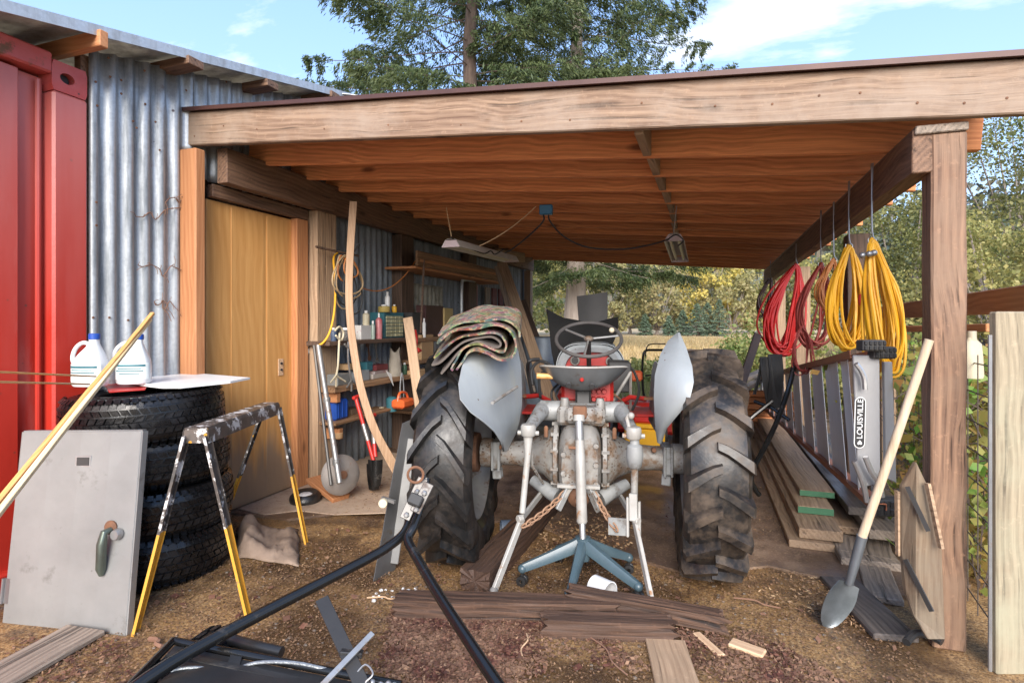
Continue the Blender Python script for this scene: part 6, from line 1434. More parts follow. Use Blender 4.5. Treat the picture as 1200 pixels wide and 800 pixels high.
# ================================================================ WALL OF THE SHED: shelves and what is on them
XS = -3.08
def wx(px, py, X=XS): return PX(px, py, X)
def shelf(name, px0, px1, y0, y1, th, dep, mat, lab, X=-2.88):
    a, b = wx(px0, y0, X), wx(px1, y1, X); z = (a.z+b.z)/2
    o = board(name, V((X-dep/2, a.y, z)), V((X-dep/2, b.y, z)), th, dep, mat, None, cuts=8, rough=.002, seed=int(px0)); tag(o, lab, 'shelf'); return z+th/2, a.y, b.y
s1 = shelf('shelf', 386, 478, 401, 399, .035, .24, W_DARK, 'dark top shelf with cans and the small parts cabinet')
s2 = shelf('shelf', 392, 486, 458, 440, .045, .26, W_SHEL, 'thick middle shelf with clamps and boxes')
s3 = shelf('shelf', 393, 462, 496, 480, .025, .22, W_SHEL, 'thin lowest shelf holding the blue jug')
for z_, (px, py) in (('middle', (391, 462)), ('lowest', (394, 505))):
    p = wx(px, py, -2.95); tag(board('bracket_block', p+V((-.1,0,-.02)), p+V((.05,0,-.02)), .09, .05, W_ORNG, None), 'blond block under the near end of the %s shelf' % z_, 'wood block')
def boxat(name, px0, px1, py0, py1, mat, lab, cat, X=-2.97, dep=.12, bev=.004, parent=None, zb=None):
    a, b = wx(px0, py1, X), wx(px1, py1, X); k = (a.y+b.y)/2; top_ = PX((px0+px1)/2, py0, X).z; bot = zb if zb is not None else PX((px0+px1)/2, py1, X).z
    m = MB().box((X-dep/2, k, (top_+bot)/2), (dep, abs(b.y-a.y), top_-bot)); o = m.build(name, mat, parent, bevel=bev)
    if parent is None: tag(o, lab, cat)
    return o
def canat(px, py0, py1, wpx, mat, lab, cat, X=-2.97, cap=None, neck=.5, zb=None, name='can'):
    p = wx(px, py1, X); top_ = PX(px, py0, X).z; d = -p.x*SN+p.y*CS; r_ = wpx/2*d/F; zb = zb if zb is not None else p.z; h_ = top_-zb; t = thing(name, V((p.x, p.y, zb)), lab, cat)
    MB().lathe([(r_*.95, 0), (r_, .004), (r_, h_*.72), (r_*.92, h_*.76), (r_*neck, h_*.84)], 18, V((p.x, p.y, zb)), capb=True, capt=True).build('body', mat, t, True)
    MB().lathe([(r_*neck, h_*.84), (r_*neck, h_), (r_*neck*.8, h_+.002)], 14, V((p.x, p.y, zb)), capt=True).build('cap', cap or WHITEP, t, True); return t
z1, z2, z3 = s1[0], s2[0], s3[0]
# top shelf
canat(405, 384, 400, 15, paint('grey_paint_can', (.20,.20,.20), (.12,.11,.10), .5, .3), 'dented grey paint can left of the bent lath on the top shelf', 'paint can', zb=z1, X=-2.95)
boxat('carton', 423, 435, 381, 398, paint('white_carton', (.62,.60,.57), (.50,.48,.46), .6, dirt=(.3,.08,.08), dthr=(.58,.62)), 'white printed tin on the top shelf right of the lath', 'tin', zb=z1, dep=.09, X=-2.93)
canat(429, 364, 381, 8, CREAM, 'small cream pot standing on the white tin', 'pot', X=-2.97)
canat(437, 376, 399, 5, paint('grey_green_bottle', (.30,.36,.31), (.25,.30,.26), .3), 'slim grey green bottle between the white tin and red tube', 'bottle', zb=z1, X=-2.93)
canat(444, 367, 399, 8, paint('red_spray', (.40,.045,.06), (.5,.30,.30), .35), 'red tube with white nozzle beside the parts cabinet', 'tube', zb=z1, X=-2.93, neck=.28)
cab = boxat('parts_cabinet', 450, 473, 366, 398, TEAL, 'teal small parts cabinet with rows of clear drawers', 'cabinet', zb=z1, dep=.16, X=-2.97)
a, b = wx(452, 380, -2.966), wx(472, 380, -2.966); zt_ = wx(462, 369, -2.966).z
for r_ in range(6):
    for c in range(4):
        y = a.y+(b.y-a.y)*(c+.5)/4; z = z1+.012+(zt_-z1-.02)*(r_+.5)/6
        dr = MB().box((-2.963, y, z), (.012, (b.y-a.y)/4*.86, (zt_-z1-.02)/6*.82)).build('drawer', DRAWER, cab, bevel=.002)
canat(450, 357, 367, 14, paint('yellow_tub', (.50,.38,.10), (.4,.3,.1), .4), 'yellow tub lying on the parts cabinet', 'tub', X=-2.99, zb=PX(462,366,-2.97).z)
canat(454, 342, 365, 6, WHITEP, 'white spray can standing on the parts cabinet', 'spray can', X=-3.0, zb=PX(462,366,-2.97).z)
canat(462, 357, 366, 6, YELP, 'small yellow tin right of the spray can', 'tin', X=-2.99, zb=PX(462,366,-2.97).z)
# middle shelf
boxat('tool_box', 396, 412, 438, 450, paint('zinc_box', (.34,.36,.36), (.22,.23,.23), .4, .5), 'galvanised open box at the near end of the middle shelf', 'box', zb=z2, X=-2.93)
boxat('carton', 408, 420, 426, 433, TAN, 'tan carton above the grey box behind the lath', 'carton', X=-3.0)
boxat('carton', 420, 433, 434, 447, paint('grey_box', (.30,.32,.33), (.22,.24,.25), .5), 'grey box right of the lath on the middle shelf', 'box', zb=z2)
boxat('carton', 437, 456, 437, 446, paint('pale_box', (.42,.38,.34), (.36,.32,.28), .6), 'pale flat carton on the middle shelf', 'carton', zb=z2)
boxat('carton', 439, 455, 434, 437.5, paint('book_cover', (.36,.36,.35), (.26,.10,.09), .5), 'flat book on the pale carton', 'book')
boxat('carton', 441, 455, 427, 433.5, paint('maroon_box', (.16,.03,.035), (.10,.02,.02), .5), 'maroon box lying on the book on the middle shelf', 'box')
boxat('carton', 430, 437, 424, 434, TEAL, 'small teal tin behind the maroon box', 'tin', X=-3.0)
P = []
for i in range(10):
    row = []
    for j in range(13):
        a_ = 2*PI*j/12; t = i/9; p = wx(463, 443, -2.95); w_ = .085*(1-.35*t)*(1+.18*mnoise.noise(V((j*.9, t*4, 1)))); row.append(V((p.x+w_*.8*math.cos(a_), p.y+w_*math.sin(a_), z2+.26*t+.03*t*math.sin(a_*2))))
    P.append(row)
tag(MB().grid(P, .003).build('paper_bag', paint('grey_bag', (.30,.27,.22), (.20,.17,.14), .85, bstr=.6), None, True), 'crumpled grey paper bag open on the middle shelf', 'bag')
tag(MB().prism([wx(452,434,-2.84), wx(458,438,-2.84), wx(461,452,-2.84)], (0.004,0,0)).build('paper_flap', WHITEP), 'white paper flap sticking down from the middle shelf', 'paper')
for i, (l, lab) in enumerate((([(398,390),(397,410),(396,428),(394,440)], 'pale bar clamp hanging nearest the wooden post'), ([(408,400),(408,420),(410,436),(412,446)], 'grey bar clamp hanging between post and lath'))):
    t = thing('bar_clamp', wx(*l[-1], -2.85), lab, 'clamp'); MB().tube(smoothpts([wx(px, py, -2.85) for px, py in l]), .008, 6).build('bar', CREAM if i == 0 else STEEL, t, True)
    p = wx(*l[0], -2.85); MB().tube(smoothpts([p+V((0,-.06,.02)), p+V((0,0,.05)), p+V((0,.05,0)), p+V((0,.02,-.06)), p+V((0,-.05,-.02))]), .009, 6).build('knotted_head', CREAM if i == 0 else STEEL, t, True)
    p = wx(*l[-1], -2.85); MB().bar(p+V((0,-.07,-.05)), p, .012, .012).bar(p, p+V((0,.12,-.06)), .012, .012).bar(p, p+V((0,.0,-.09)), .012, .012).build('jaw', CREAM if i == 0 else STEEL, t)
# lowest shelf: blue jug, small can
bj = thing('blue_jug', wx(400, 490), 'blue square plastic jug on the lowest shelf', 'jug'); a, b = wx(393, 480, -2.93), wx(409, 480, -2.93)
zz_ = wx(400, 468, -2.93).z; MB().box((-2.99, (a.y+b.y)/2, (z3+zz_)/2), (.12, b.y-a.y, zz_-z3)).build('body', BLUEP, bj, bevel=.018)
for k in range(3): MB().box((-2.927, a.y+(b.y-a.y)*(k+.7)/3.4, (z3+zz_)/2), (.006, .012, (zz_-z3)*.75)).build('ridge', BLUEP, bj, bevel=.002)
MB().lathe([(.03,0),(.03,.03),(.018,.035)], 14, V((-2.99, (a.y+b.y)/2-.02, zz_)), capt=True).build('cap', BLUEP, bj, True)
canat(397, 505, 513, 10, TAN, 'small tan pot on the block under the lowest shelf', 'pot', X=-2.92)
# outlet, cord and hanging bundles
ob = thing('outlet_box', wx(363, 407, -3.0), 'grey four socket outlet box on the wall beside the door frame', 'outlet'); a, b = wx(357, 407, XW+.07), wx(371, 407, XW+.07); p = (a+b)/2
MB().box(p+V((-.02,0,0)), (.05, b.y-a.y, .115)).build('box', STEEL, ob, bevel=.004)
for dy_ in (-.026, .026):
    for dz in (-.027, .027): MB().lathe([(.0,0),(.019,.0),(.019,-.006)], 14, p+V((.0085,dy_,dz)), V((1,0,0))).build('socket_face', WHITEP, ob, True)
MB().tube([p+V((-.02,.03,.05)), wx(376,392,XW+.03)], .010, 8).build('conduit', GALV_E, ob, True)
tag(MB().tube(smoothpts([wx(371,406,-2.95), wx(379,401,-2.92), wx(386,390,-2.9), wx(391,370,-2.9), wx(393,345,-2.92), wx(392,320,-2.95), wx(391,302,-2.98), wx(396,296,-3.0)]), .0085, 8).build('cord', CORDY, None, True), 'yellow cord rising in a curve from the outlet box', 'cord')
hb = thing('cord_bundle', wx(405, 300, -2.95), 'bundle of tan, orange and black cords hanging behind the lath top', 'cord')
for i in range(7):
    x0 = [398,402,406,400,410,404,408][i]; w_ = [10,14,17,8,12,20,9][i]; bt = [362,358,350,330,368,345,325][i]; X_ = -2.93+.012*i; pts = []
    for k in range(13): a_ = PI/2+2*PI*k/12; s_ = .5-.5*math.sin(a_); pts.append(wx(x0+w_*math.cos(a_)*(.3+.9*s_**.8)+5*s_, 299+(bt-299)*s_, X_))
    MB().tube(smoothpts(pts, 3), .0065, 6, False).build('cord_loop', [CORDT, BLACKM, CORDT, CORDO, BLACKM, CORDT, CORDO][i], hb, True)
MB().tube([wx(370,289,-2.98), wx(420,300,-2.9)], .010, 6).build('hanging_bar', W_DARK, hb)
MB().tube(smoothpts([wx(410,299,-2.88), wx(417,292,-2.85), wx(421,286,-2.83)]), .008, 6).build('hook', BLACKM, hb, True)
tag(MB().tube(catenary(wx(424,337,-2.98), wx(488,304,-2.9), .14, 16), .006, 6).build('cord', CORDO, None, True), 'tan cord sagging along the corrugated wall above the spray can', 'cord')
# bent laths
for k, (l, lab, mt_) in enumerate((([(414,236,4.25),(410,300,4.22),(409,350,4.2),(413,400,4.18),(423,455,4.12),(440,505,4.08),(464,548,4.12),(484,584,4.2)], 'long pale bent lath hanging in front of the shelves', W_PALEZ), ([(413,390,4.24),(421,440,4.22),(432,490,4.15),(452,533,4.12),(468,562,4.15),(478,583,4.2)], 'second bent lath close behind the long pale one', W_PALEZ))):
    pts = smoothpts([PD(*p) for p in l], 5); w_ = (.055 if k == 0 else .04); P = []
    for i, p in enumerate(pts):
        tg = (pts[min(i+1, len(pts)-1)]-pts[max(i-1, 0)]).normalized(); s_ = V((-SN, CS, 0)).cross(tg).normalized(); P.append([p-s_*w_/2, p+s_*w_/2])
    tag(MB().grid(P, .012).build('bent_lath', mt_, None, True, ang=40), lab, 'lath')
# pole, disc, little wheel, block, red shovels
pl = thing('pole', wx(397, 562, -2.8), 'long grey steel pole leaning by the wooden post', 'pole'); MB().tube([PD(373,405,4.35), PD(398,566,3.9)], .020, 10).build('tube', STEEL, pl, True); MB().tube([PD(368,405,4.40), PD(388,568,4.0)], .012, 8).build('thin_rod', paint('dark_rod', (.08,.08,.08), (.12,.11,.10), .5, .5), pl, True)
for t in (.42, .86): MB().lathe([(.026,-.02),(.028,0),(.026,.02)], 10, PD(373,405,4.35).lerp(PD(398,566,3.9), t), V((0,0,1)), capb=True, capt=True).build('collar', STEEL, pl, True)
dc = thing('disc_blade', PD(399, 578, 4.05), 'round grey disc blade leaning on the wall base', 'disc'); c = PD(400, 556, 4.1); n_ = (V((.9,-.55,.22))).normalized()
MB().lathe([(.0,.03),(.05,.026),(.10,.012),(.145,-.008),(.147,-.012),(.10,.006),(0,.02)], 40, c, n_).build('disc', paint('disc_steel', (.27,.25,.23), (.20,.17,.15), .6, .3, dirt=(.20,.12,.08), dthr=(.55,.7)), dc, True, ang=60)
MB().lathe([(.028,.02),(.030,.045),(.012,.05)], 12, c, n_, capt=True).build('hub', RUST, dc, True)
swl = thing('small_wheel', G(358, 583), 'small black pneumatic wheel with white hub lying flat', 'wheel'); c = G(358, 583, .045)
MB().lathe([(.055,-.035),(.085,-.042),(.11,-.02),(.115,0),(.11,.02),(.085,.042),(.055,.035)], 30, c, V((.05,-.1,1)), closed=True).build('tyre', RUB_T, swl, True); MB().lathe([(.0,.03),(.04,.03),(.055,.02),(.056,-.03)], 24, c, V((.05,-.1,1))).build('hub', WHITEP, swl, True)
a, b = G(368,560,.13), G(400,584,.035); tag(board('wood_block', a, b, .035, .15, W_ORNG, None, cuts=4, rough=.002), 'orange wood block propped on the small wheel', 'wood block')
for i, (l, lab) in enumerate((((417,466,438,540,4.45), 'red handled spade with silver band, left one against the wall'), ((436,488,440,535,4.35), 'red handled spade partly behind the bent lath'))):
    t = thing('spade', PD(l[2], l[3]+12, l[4]), lab, 'spade'); a, b = PD(l[0], l[1], l[4]), PD(l[2], l[3], l[4]-.1)
    MB().tube([a, b], .016, 10).build('handle', REDP, t, True); MB().tube([a.lerp(b, .42), a.lerp(b, .68)], .0175, 10).build('band', STEEL, t, True); MB().bar(a+V((0,-.04,.0)), a+V((0,.05,.01)), .03, .03).build('grip', REDP, t, bevel=.01)
    P = [[b+V((0,0,-.02-.20*v))+rt*(.055*u*(1-.35*v*v))+V((-SN,CS,0))*(-.02*(1-u*u)) for u in np.linspace(-1, 1, 5)] for v in np.linspace(0, 1, 5)]; MB().grid(P, .003).build('blade', BLACK, t, True)
# --- second bay: loft board, leaning slat, niches
la, lb_ = wx(486, 296, -2.80), wx(589, 329, -2.80)
lf = thing('loft_shelf', wx(540, 315, -2.9), 'high orange wood shelf with boarded front on the left wall', 'shelf')
z_ = (la.z+lb_.z)/2; board('front_board', V((-2.78, la.y, z_)), V((-2.78, lb_.y, z_)), .15, .03, W_SHEL, lf, cuts=6, rough=.002); board('shelf_board', V((-2.97, la.y, z_-.09)), V((-2.97, lb_.y, z_-.09)), .025, .36, W_ORNG, lf)
board('end_batten', V((-2.77, la.y+.05, z_-.02)), V((-2.77, lb_.y, z_+.02)), .03, .02, W_ORNG, lf)
MB().tube([wx(497,304,-2.76), wx(493,390,-2.8)], .012, 6).build('hanger_rod', W_DARK, lf)
for i, (px, h_, m_) in enumerate(((552,.10,CREAM),(560,.07,TAN),(567,.11,WHITEP),(573,.08,GALV_E))):
    p = wx(px, 308, -2.9); tag(MB().lathe([(.05,0),(.052,h_*.8),(.03,h_)], 12, V((p.x, p.y, z_-.07)), capt=True, capb=True).build('jar', m_, None, True), ['cream jar on the high orange shelf', 'tan jar second on the high orange shelf', 'white jar on the high orange shelf', 'grey tin farthest along the high orange shelf'][i], 'jar')
tag(board('slat', PD(478,372,5.0), PD(504,566,4.6), .028, .085, W_LUMB, None, up=V((-SN,CS,0)), cuts=6, rough=.003), 'grey slat leaning between the two shelf bays', 'slat')
tag(corr('fibreglass_sheet', wx(481,340,XW+.09).y, wx(518,340,XW+.09).y, 1.25, 1.78, paint('pale_translucent', (.30,.29,.24), (.20,.19,.15), .6, dirt=(.12,.10,.07), dthr=(.5,.7)), None, x=XW+.09), 'grimy pale corrugated sheet behind the second bay', 'sheet')
tag(MB().tube(smoothpts([wx(481,398,XW+.12), wx(481,325,XW+.12), wx(484,317,XW+.12), wx(505,314,XW+.12)], 5), .014, 8).build('bent_conduit', GALV_E, None, True), 'bent grey metal frame around the pale corrugated sheet', 'frame')
tag(MB().tube(smoothpts([wx(541,392,-2.98), wx(541,335,-2.98), wx(544,328,-2.98), wx(556,329,-2.98)], 5), .022, 8).build('bent_conduit', GALV_E, None, True), 'pale bent frame post right of the yellow carton', 'frame')
ys = [wx(px, 350, XW+.10).y for px in (546, 553, 560, 567, 575, 583, 590, 597)]
for i in range(7):
    if i in (2,): continue
    tag(board('upright_board', V((XW+.10, (ys[i]+ys[i+1])/2, .9)), V((XW+.10, (ys[i]+ys[i+1])/2, 1.86)), (ys[i+1]-ys[i])*.6, .03, PURPLE if i != 3 else W_GREY, None, up=V((0,1,0))), 'purplish board standing against the far wall, %s of the row' % ['first','second','third','pale fourth','fifth','sixth','last'][i], 'board', 'boards standing on the far wall')
tag(board('shelf', V((-2.98, wx(483,400,-2.85).y, 1.16)), V((-2.98, wx(560,396,-2.85).y, 1.16)), .045, .26, W_SHEL, None), 'worn shelf of the second bay behind the carpet', 'shelf')
tag(board('shelf', V((-2.98, wx(488,420,-2.85).y, .93)), V((-2.98, wx(540,420,-2.85).y, .93)), .04, .26, W_SHEL, None), 'lower shelf of the second bay behind the carpet', 'shelf')
tag(board('shelf', V((-2.9, wx(485,480,-2.85).y, .42)), V((-2.9, wx(560,470,-2.85).y, .42)), .03, .5, W_SHEL, None), 'low wooden bench top behind the left tractor tyre', 'bench')
boxat('bench_front', 486, 520, 483, 520, W_SHEL, 'brown bench side behind the left tractor tyre', 'bench', X=-2.62, dep=.03)
boxat('case', 499, 520, 358, 378, paint('dark_maroon_case', (.06,.022,.02), (.04,.015,.015), .5), 'dark maroon case on the second bay shelf', 'case', X=-2.9, zb=1.184)
boxat('case', 483, 494, 366, 379, BLACKM, 'black tool case at the near end of the second bay', 'case', X=-2.9, zb=1.184)
boxat('carton', 521, 531, 361, 379, paint('yellow_carton', (.45,.33,.14), (.38,.28,.12), .7), 'yellow carton standing in the second bay', 'carton', X=-2.88, zb=1.184)
canat(497, 373, 379, 4, WHITEP, 'tiny white pot before the maroon case', 'pot', X=-2.86, zb=1.184)
boxat('carton', 494, 508, 392, 411, TAN, 'light tan carton on the lower shelf of the second bay', 'carton', X=-2.86, zb=.951)
boxat('carton', 489, 506, 433, 441, TAN, 'flat tan carton below the lower shelf of the second bay', 'carton', X=-2.8)
bc = thing('red_clamp', wx(487, 400, -2.78), 'red screw clamp fixed at the second bay', 'clamp'); p = wx(487, 400, -2.76)
MB().tube(smoothpts([p+V((0,-.02,.11)), p+V((0,.01,.04)), p+V((0,.0,-.05))]), .018, 8).build('body', REDP, bc, True); MB().tube([p+V((0,-.09,-.085)), p+V((0,.10,-.095))], .016, 8).build('bar', REDP, bc, True); MB().ball(p+V((0,.04,-.09)), .03, 10).build('knob', REDP, bc, True)
cs3 = thing('chain_saw', wx(470, 473, -2.85), 'orange chain saw on the bench beside the lowest shelf', 'saw'); p = wx(472, 472, -2.8)
MB().box(p, (.14, .22, .085)).build('body', ORANGEP, cs3, bevel=.02); MB().tube(smoothpts([p+V((0,-.1,.0)), p+V((0,-.06,.10)), p+V((0,.06,.09)), p+V((0,.10,.02))]), .012, 8).build('handle', ORANGEP, cs3, True); MB().bar(p+V((0,.1,0)), p+V((0,.42,.0)), .05, .006).build('guide_bar', STEEL, cs3)
tag(MB().tube(smoothpts([wx(469,470,-2.85), wx(469,452,-2.85), wx(471,437,-2.85), wx(473,452,-2.85), wx(473,468,-2.85)]), .006, 6).build('bent_wire', GALV_E, None, True), 'bent wire loop rising behind the chain saw', 'wire')
cnn = thing('bucket', wx(459, 470, -2.9), 'small blue and black canister left of the chain saw', 'canister'); p = wx(459, 473, -2.9); MB().lathe([(.05,0),(.055,.12),(.03,.14)], 14, p-V((0,0,.07)), capb=True, capt=True).build('body', TEAL, cnn, True)
# boards leaning behind the left fender
for i, (a, b, w_, m_, lab) in enumerate(((PD(588,308,7.0), PD(652,486,5.3), .12, W_LUMB, 'long weathered board leaning behind the left fender, front one'), (PD(582,312,7.3), PD(625,460,6.6), .07, W_GREY, 'narrow grey strip leaning beside the long weathered board'), (PD(612,352,8.0), PD(645,440,7.6), .10, W_DARK, 'short dark board leaning outside behind the long one'))):
    tag(board('leaning_board', a, b, w_, .03, m_, None, up=rt, cuts=8, rough=.003, seed=40+i), lab, 'board')
# things between the tractor and the wall
tk = thing('metal_drum', PD(640, 430, 6.6), 'faded blue grey metal sheet drum left of the steering wheel', 'drum'); p = PD(637, 394, 7.0); MB().lathe([(.26,0),(.27,.02),(.26,.5),(.27,.98),(.26,1.0)], 28, V((p.x, p.y, .16)), capb=True, capt=True).build('body', paint('faded_blue_metal', (.22,.27,.33), (.15,.18,.22), .45, .3, dirt=(.3,.28,.25), dthr=(.6,.7)), tk, True)
# --- lights and wiring under the rafters
def fixture(a, b, lab, wdt=.16):
    t = thing('tube_light', a, lab, 'light fixture', 'tube lights hung under the rafters'); x, y, z = frame(a, b); P = []
    for tt in (0, 1): c = a.lerp(b, tt); P.append([c+y*u+z*v for u, v in ((-wdt/2,-.01),(-wdt*.3,.045),(-.03,.055),(.03,.055),(wdt*.3,.045),(wdt/2,-.01))])
    MB().grid(P, .002).build('reflector', paint('fixture_white', (.55,.53,.50), (.45,.42,.38), .4), t)
    for e in (a, b): MB().add([e+y*u+z*v for u, v in ((-wdt/2,-.01),(-wdt*.3,.045),(wdt*.3,.045),(wdt/2,-.01))], [(0,1,2,3)]).build('end_cap', paint('pinkish_cap', (.55,.46,.47), (.48,.40,.42), .5), t)
    for u in (-.035, .035): MB().tube([a+y*u+x*.03+z*.012, b+y*u-x*.03+z*.012], .013, 8).build('tube', paint('unlit_tube', (.72,.68,.56), (.66,.62,.50), .25), t, True)
    return t
fa_, fb2 = PD(528,288,4.5), PD(600,306,5.9); t1 = fixture(fa_, fb2, 'long unlit tube light hung at the left above the high shelf')
fc_, fd_ = PD(790,281,4.6), PD(797,306,5.5); t2 = fixture(fc_, fd_, 'unlit tube light hung in the middle right, seen end on')
MB().tube([PD(523,243,4.5), PD(529,277,4.5)], .004, 5).build('hanging_cord', CORDT, t1); MB().tube([PD(793,241,4.5), PD(789,276,4.6)], .004, 5).build('hanging_wire', STEEL, t2)
MB().tube(smoothpts([PD(528,278,4.45), PD(545,288,4.7), PD(566,297,4.95), PD(575,294,5.0), PD(580,298,5.05), PD(590,292,5.1)]), .006, 6).build('black_lead', BLACKM, t1, True)
MB().tube(smoothpts([PD(781,282,4.5), PD(792,275,4.5), PD(801,282,4.5), PD(794,288,4.5)]), .006, 6).build('black_lead', BLACKM, t2, True)
jb = thing('junction_box', PD(640, 246, 4.3), 'small blue electrical box under the rafters', 'electrical box'); p = PD(640, 246, 4.25); MB().box(p, (.10, .05, .075), Matrix.Rotation(.1, 3, 'Z')).build('box', paint('blue_box', (.02,.13,.26), (.03,.15,.28), .4), jb, bevel=.006)
MB().tube(smoothpts([PD(637,252,4.2), PD(636,260,4.2), PD(620,276,4.4), PD(600,292,4.8), PD(592,296,5.0)]), .007, 6).build('black_wire', BLACKM, jb, True)
MB().tube(smoothpts([PD(643,252,4.2), PD(645,260,4.2), PD(662,278,4.4), PD(690,290,4.6), PD(730,292,4.7), PD(765,286,4.6), PD(784,280,4.5)]), .007, 6).build('black_wire', BLACKM, jb, True)
tag(MB().tube(catenary(PD(628,242,4.3), PD(562,288,4.5), .03, 10), .004, 5).build('tan_string', CORDT, None, True), 'tan string running from the blue box to the left light', 'string')

# ================================================================ SMALL THINGS
# screws in the corrugated wall, nail heads in the fascia
for i, (px, py) in enumerate(((127,68),(169,83),(112,96),(129,90),(142,110),(170,122),(114,124),(218,106),(182,143),(156,142),(113,237),(113,264),(160,150),(187,176),(128,372),(109,372),(265,96),(150,375),(142,94))):
    p = PX(px, py, XW+.018); MB().lathe([(.007,0),(.006,.004),(.002,.005)], 8, p, V((1,0,0)), capt=True).build('screw', RUST, shed)
rs_ = np.random.default_rng(9)
for i in range(16):
    px = [228,262,301,380,455,540,611,668,752,838,905,960,1008,1075,1130,1180][i]; py = 137+(95-137)*(px-205)/(1135-205)+rs_.uniform(8, 26); p = PY(px, py, YF-.093)
    MB().lathe([(.0055,0),(.005,.002)], 8, p, V((0,-1,0)), capt=True).build('nail_head', RUST, car)
# dried vine on the corrugated wall
vn = thing('dried_vine', PX(190, 250, XW+.03), 'brittle brown dried vine creeping across the corrugated wall to the post', 'vine')
VM = paint('dry_vine', (.16,.08,.05), (.26,.15,.10), .9)
for k, (y0, x0, x1) in enumerate(((248,160,226),(314,162,212),(352,180,205),(232,196,222))):
    pts = [PX(x0+(x1-x0)*t+rs_.normal()*1.5, y0+rs_.normal()*4, XW+.022) for t in np.linspace(0, 1, 9)]; MB().tube(smoothpts(pts, 3), .003, 5, False).build('stem', VM, vn)
    for j in range(9):
        p = pts[j]; e = p+V((.015, rs_.normal()*.03, rs_.normal()*.035)); MB().tube([p, p.lerp(e, .5)+V((.008,0,.006)), e], .0018, 4, False).build('twig', VM, vn)
# twigs lying on the dirt
for i, (x0, y0, x1, y1, lab) in enumerate(((690,745,735,790,'thin dark twig on the bark chips left of the plywood offcut'),(617,742,612,768,'pale splinter standing out of the chips near the centre timbers'),(430,700,470,702,'thin pale twig at the left end of the long timber'),(175,748,190,757,'short black twig lying on the dirt near the sawhorse'),(860,700,915,712,'thin twig on the wet dirt left of the shovel'))):
    a, b = G(x0, y0, .012), G(x1, y1, .012); tag(MB().tube(smoothpts([a, a.lerp(b, .4)+V((.01,.008,.006)), a.lerp(b, .7)-V((.01,0,0)), b]), .0035 if i != 3 else .010, 5).build('twig', VM if i in (0,3,4) else W_PALE, None), lab, 'twig')
# clutter in the shelves of both bays
items = [(396,374,383,'can',paint('dull_blue_can', (.08,.12,.20), (.06,.09,.15), .4),8,'dull blue can at the far left of the top shelf, behind the cord'),
         (478,372,398,'bottle',paint('brown_bottle', (.10,.05,.03), (.07,.035,.02), .3),5,'brown bottle between the parts cabinet and the grey slat')]
canat(478, 376, 398, 5, items[1][4], items[1][6], 'bottle', zb=z1, X=-2.95)
canat(391, 384, 400, 7, items[0][4], items[0][6], 'can', zb=z1, X=-2.93)
canat(474, 425, 440, 6, paint('green_can', (.06,.14,.08), (.05,.11,.06), .4), 'green can at the far end of the middle shelf', 'can', zb=z2, X=-2.95)
canat(480, 424, 439, 6, paint('rust_can', (.20,.09,.05), (.14,.06,.04), .6), 'rusty can last on the middle shelf', 'can', zb=z2, X=-2.97)
canat(434, 482, 492, 7, paint('grey_tin', (.18,.18,.19), (.12,.12,.12), .4), 'small grey tin on the lowest shelf behind the red spade', 'tin', X=-2.98, zb=z3)
canat(447, 480, 490, 6, CREAM, 'cream pot on the lowest shelf right of the lath', 'pot', X=-2.98, zb=z3)
boxat('carton', 412, 426, 478, 491, paint('brown_carton', (.20,.13,.08), (.15,.10,.06), .8), 'brown carton on the lowest shelf behind the red spade', 'carton', zb=z3, X=-3.0)
boxat('carton', 510, 528, 396, 411, paint('grey_case', (.12,.12,.13), (.09,.09,.09), .5), 'grey case on the lower shelf beside the light tan carton', 'case', X=-2.86, zb=.951)
canat(536, 384, 394, 6, TEAL, 'teal can on the second bay shelf beside the frame', 'can', X=-2.9, zb=1.184)
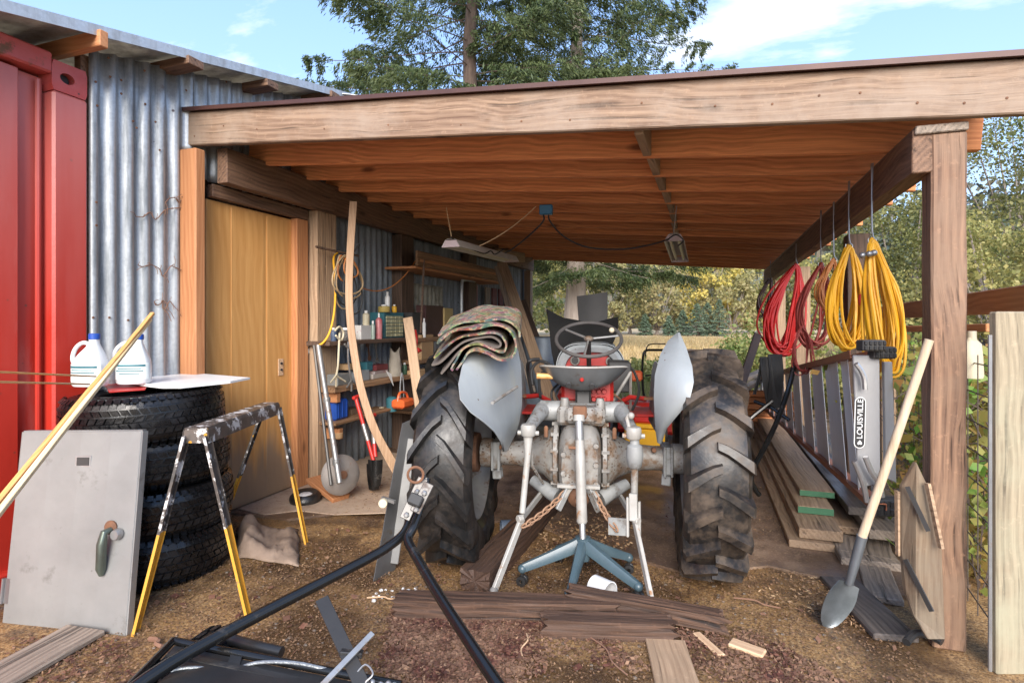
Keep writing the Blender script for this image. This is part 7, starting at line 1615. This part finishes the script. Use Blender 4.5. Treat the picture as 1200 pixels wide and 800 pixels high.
for i, (px, l_, m_, lab) in enumerate(((420,34,STEEL,'long wrench hanging under the top shelf by the lath'),(431,26,RUST,'short rusty wrench hanging under the top shelf'),(440,30,STEEL,'grey wrench hanging in the middle under the top shelf'))):
    a, b = wx(px, 404, -3.1), wx(px+2, 404+l_*.6, -3.1); t = thing('wrench', b, lab, 'wrench', 'wrenches hanging under the top shelf'); MB().bar(a, b, .006, .022, up=V((1,0,0))).build('shank', m_, t)
    for e in (a, b): MB().lathe([(.011,-.005),(.024,-.005),(.024,.005),(.011,.005)], 12, e, V((1,0,0)), closed=True).build('ring_end', m_, t)
# clutter about the tractor platform
for i, (l, r_, m_) in enumerate((([(-.20,.9,.95),(-.26,.8,1.0),(-.30,.6,.98),(-.28,.45,.86)], .010, BLACKM), ([(.26,.95,1.05),(.33,.8,1.02),(.36,.6,.90),(.30,.4,.80)], .009, BLACKM), ([(.10,.3,.95),(.20,.25,.90),(.26,.35,.82)], .007, RUST), ([(-.24,1.0,1.02),(-.33,.95,1.06),(-.38,.85,1.0),(-.37,.8,.9)], .012, BLACKM))):
    MB().tube(smoothpts(TL(l)), r_, 7).build('hose', m_, trac, True)
MB().tube(smoothpts(TL([(-.30,.55,1.10),(-.36,.50,1.09),(-.38,.62,1.0),(-.36,.7,.85)])), .012, 8).build('clutch_lever', BLACKM, trac, True)
for k, x in enumerate((-.30, .20, -.46, .38)):
    MB().lathe([(.014,0),(.014,.03),(.010,.034)], 6, T(x, -.055, .63+.01*k), TM.to_3x3() @ V((0,-1,0)), capt=True).build('bolt', RUST, trac)
for x in (-.20, .17):
    MB().lathe([(.012,0),(.012,.05),(.006,.06)], 8, T(x, -.10, .72), V((0,0,1)), capt=True).build('grease_cap', RUST, trac)
# cobbles and pebbles of the yard
pb = []
def pebbles(n, quad, lab, mat, rmin, rmax):
    g = [G(*p) for p in quad]; m = MB()
    for _ in range(n):
        u, v = rs_.random(2); p = g[0].lerp(g[1], u).lerp(g[3].lerp(g[2], u), v); r_ = rs_.uniform(rmin, rmax); m.ball(p+V((0,0,r_*.25)), r_, 6, (1, .7+.3*rs_.random(), .55))
    tag(m.build('pebbles', mat, None, False), lab, 'pebbles', kind='stuff')
pebbles(420, [(-40,812),(1060,812),(930,640),(280,650)], 'small dark pebbles scattered over the yard dirt', paint('pebble_stone', (.12,.095,.075), (.22,.17,.13), .6, rnd=.2), .004, .011)
pebbles(26, [(430,705),(520,705),(510,688),(440,690)], 'pale crumbs of plaster at the end of the long timber', WHITEP, .005, .014)
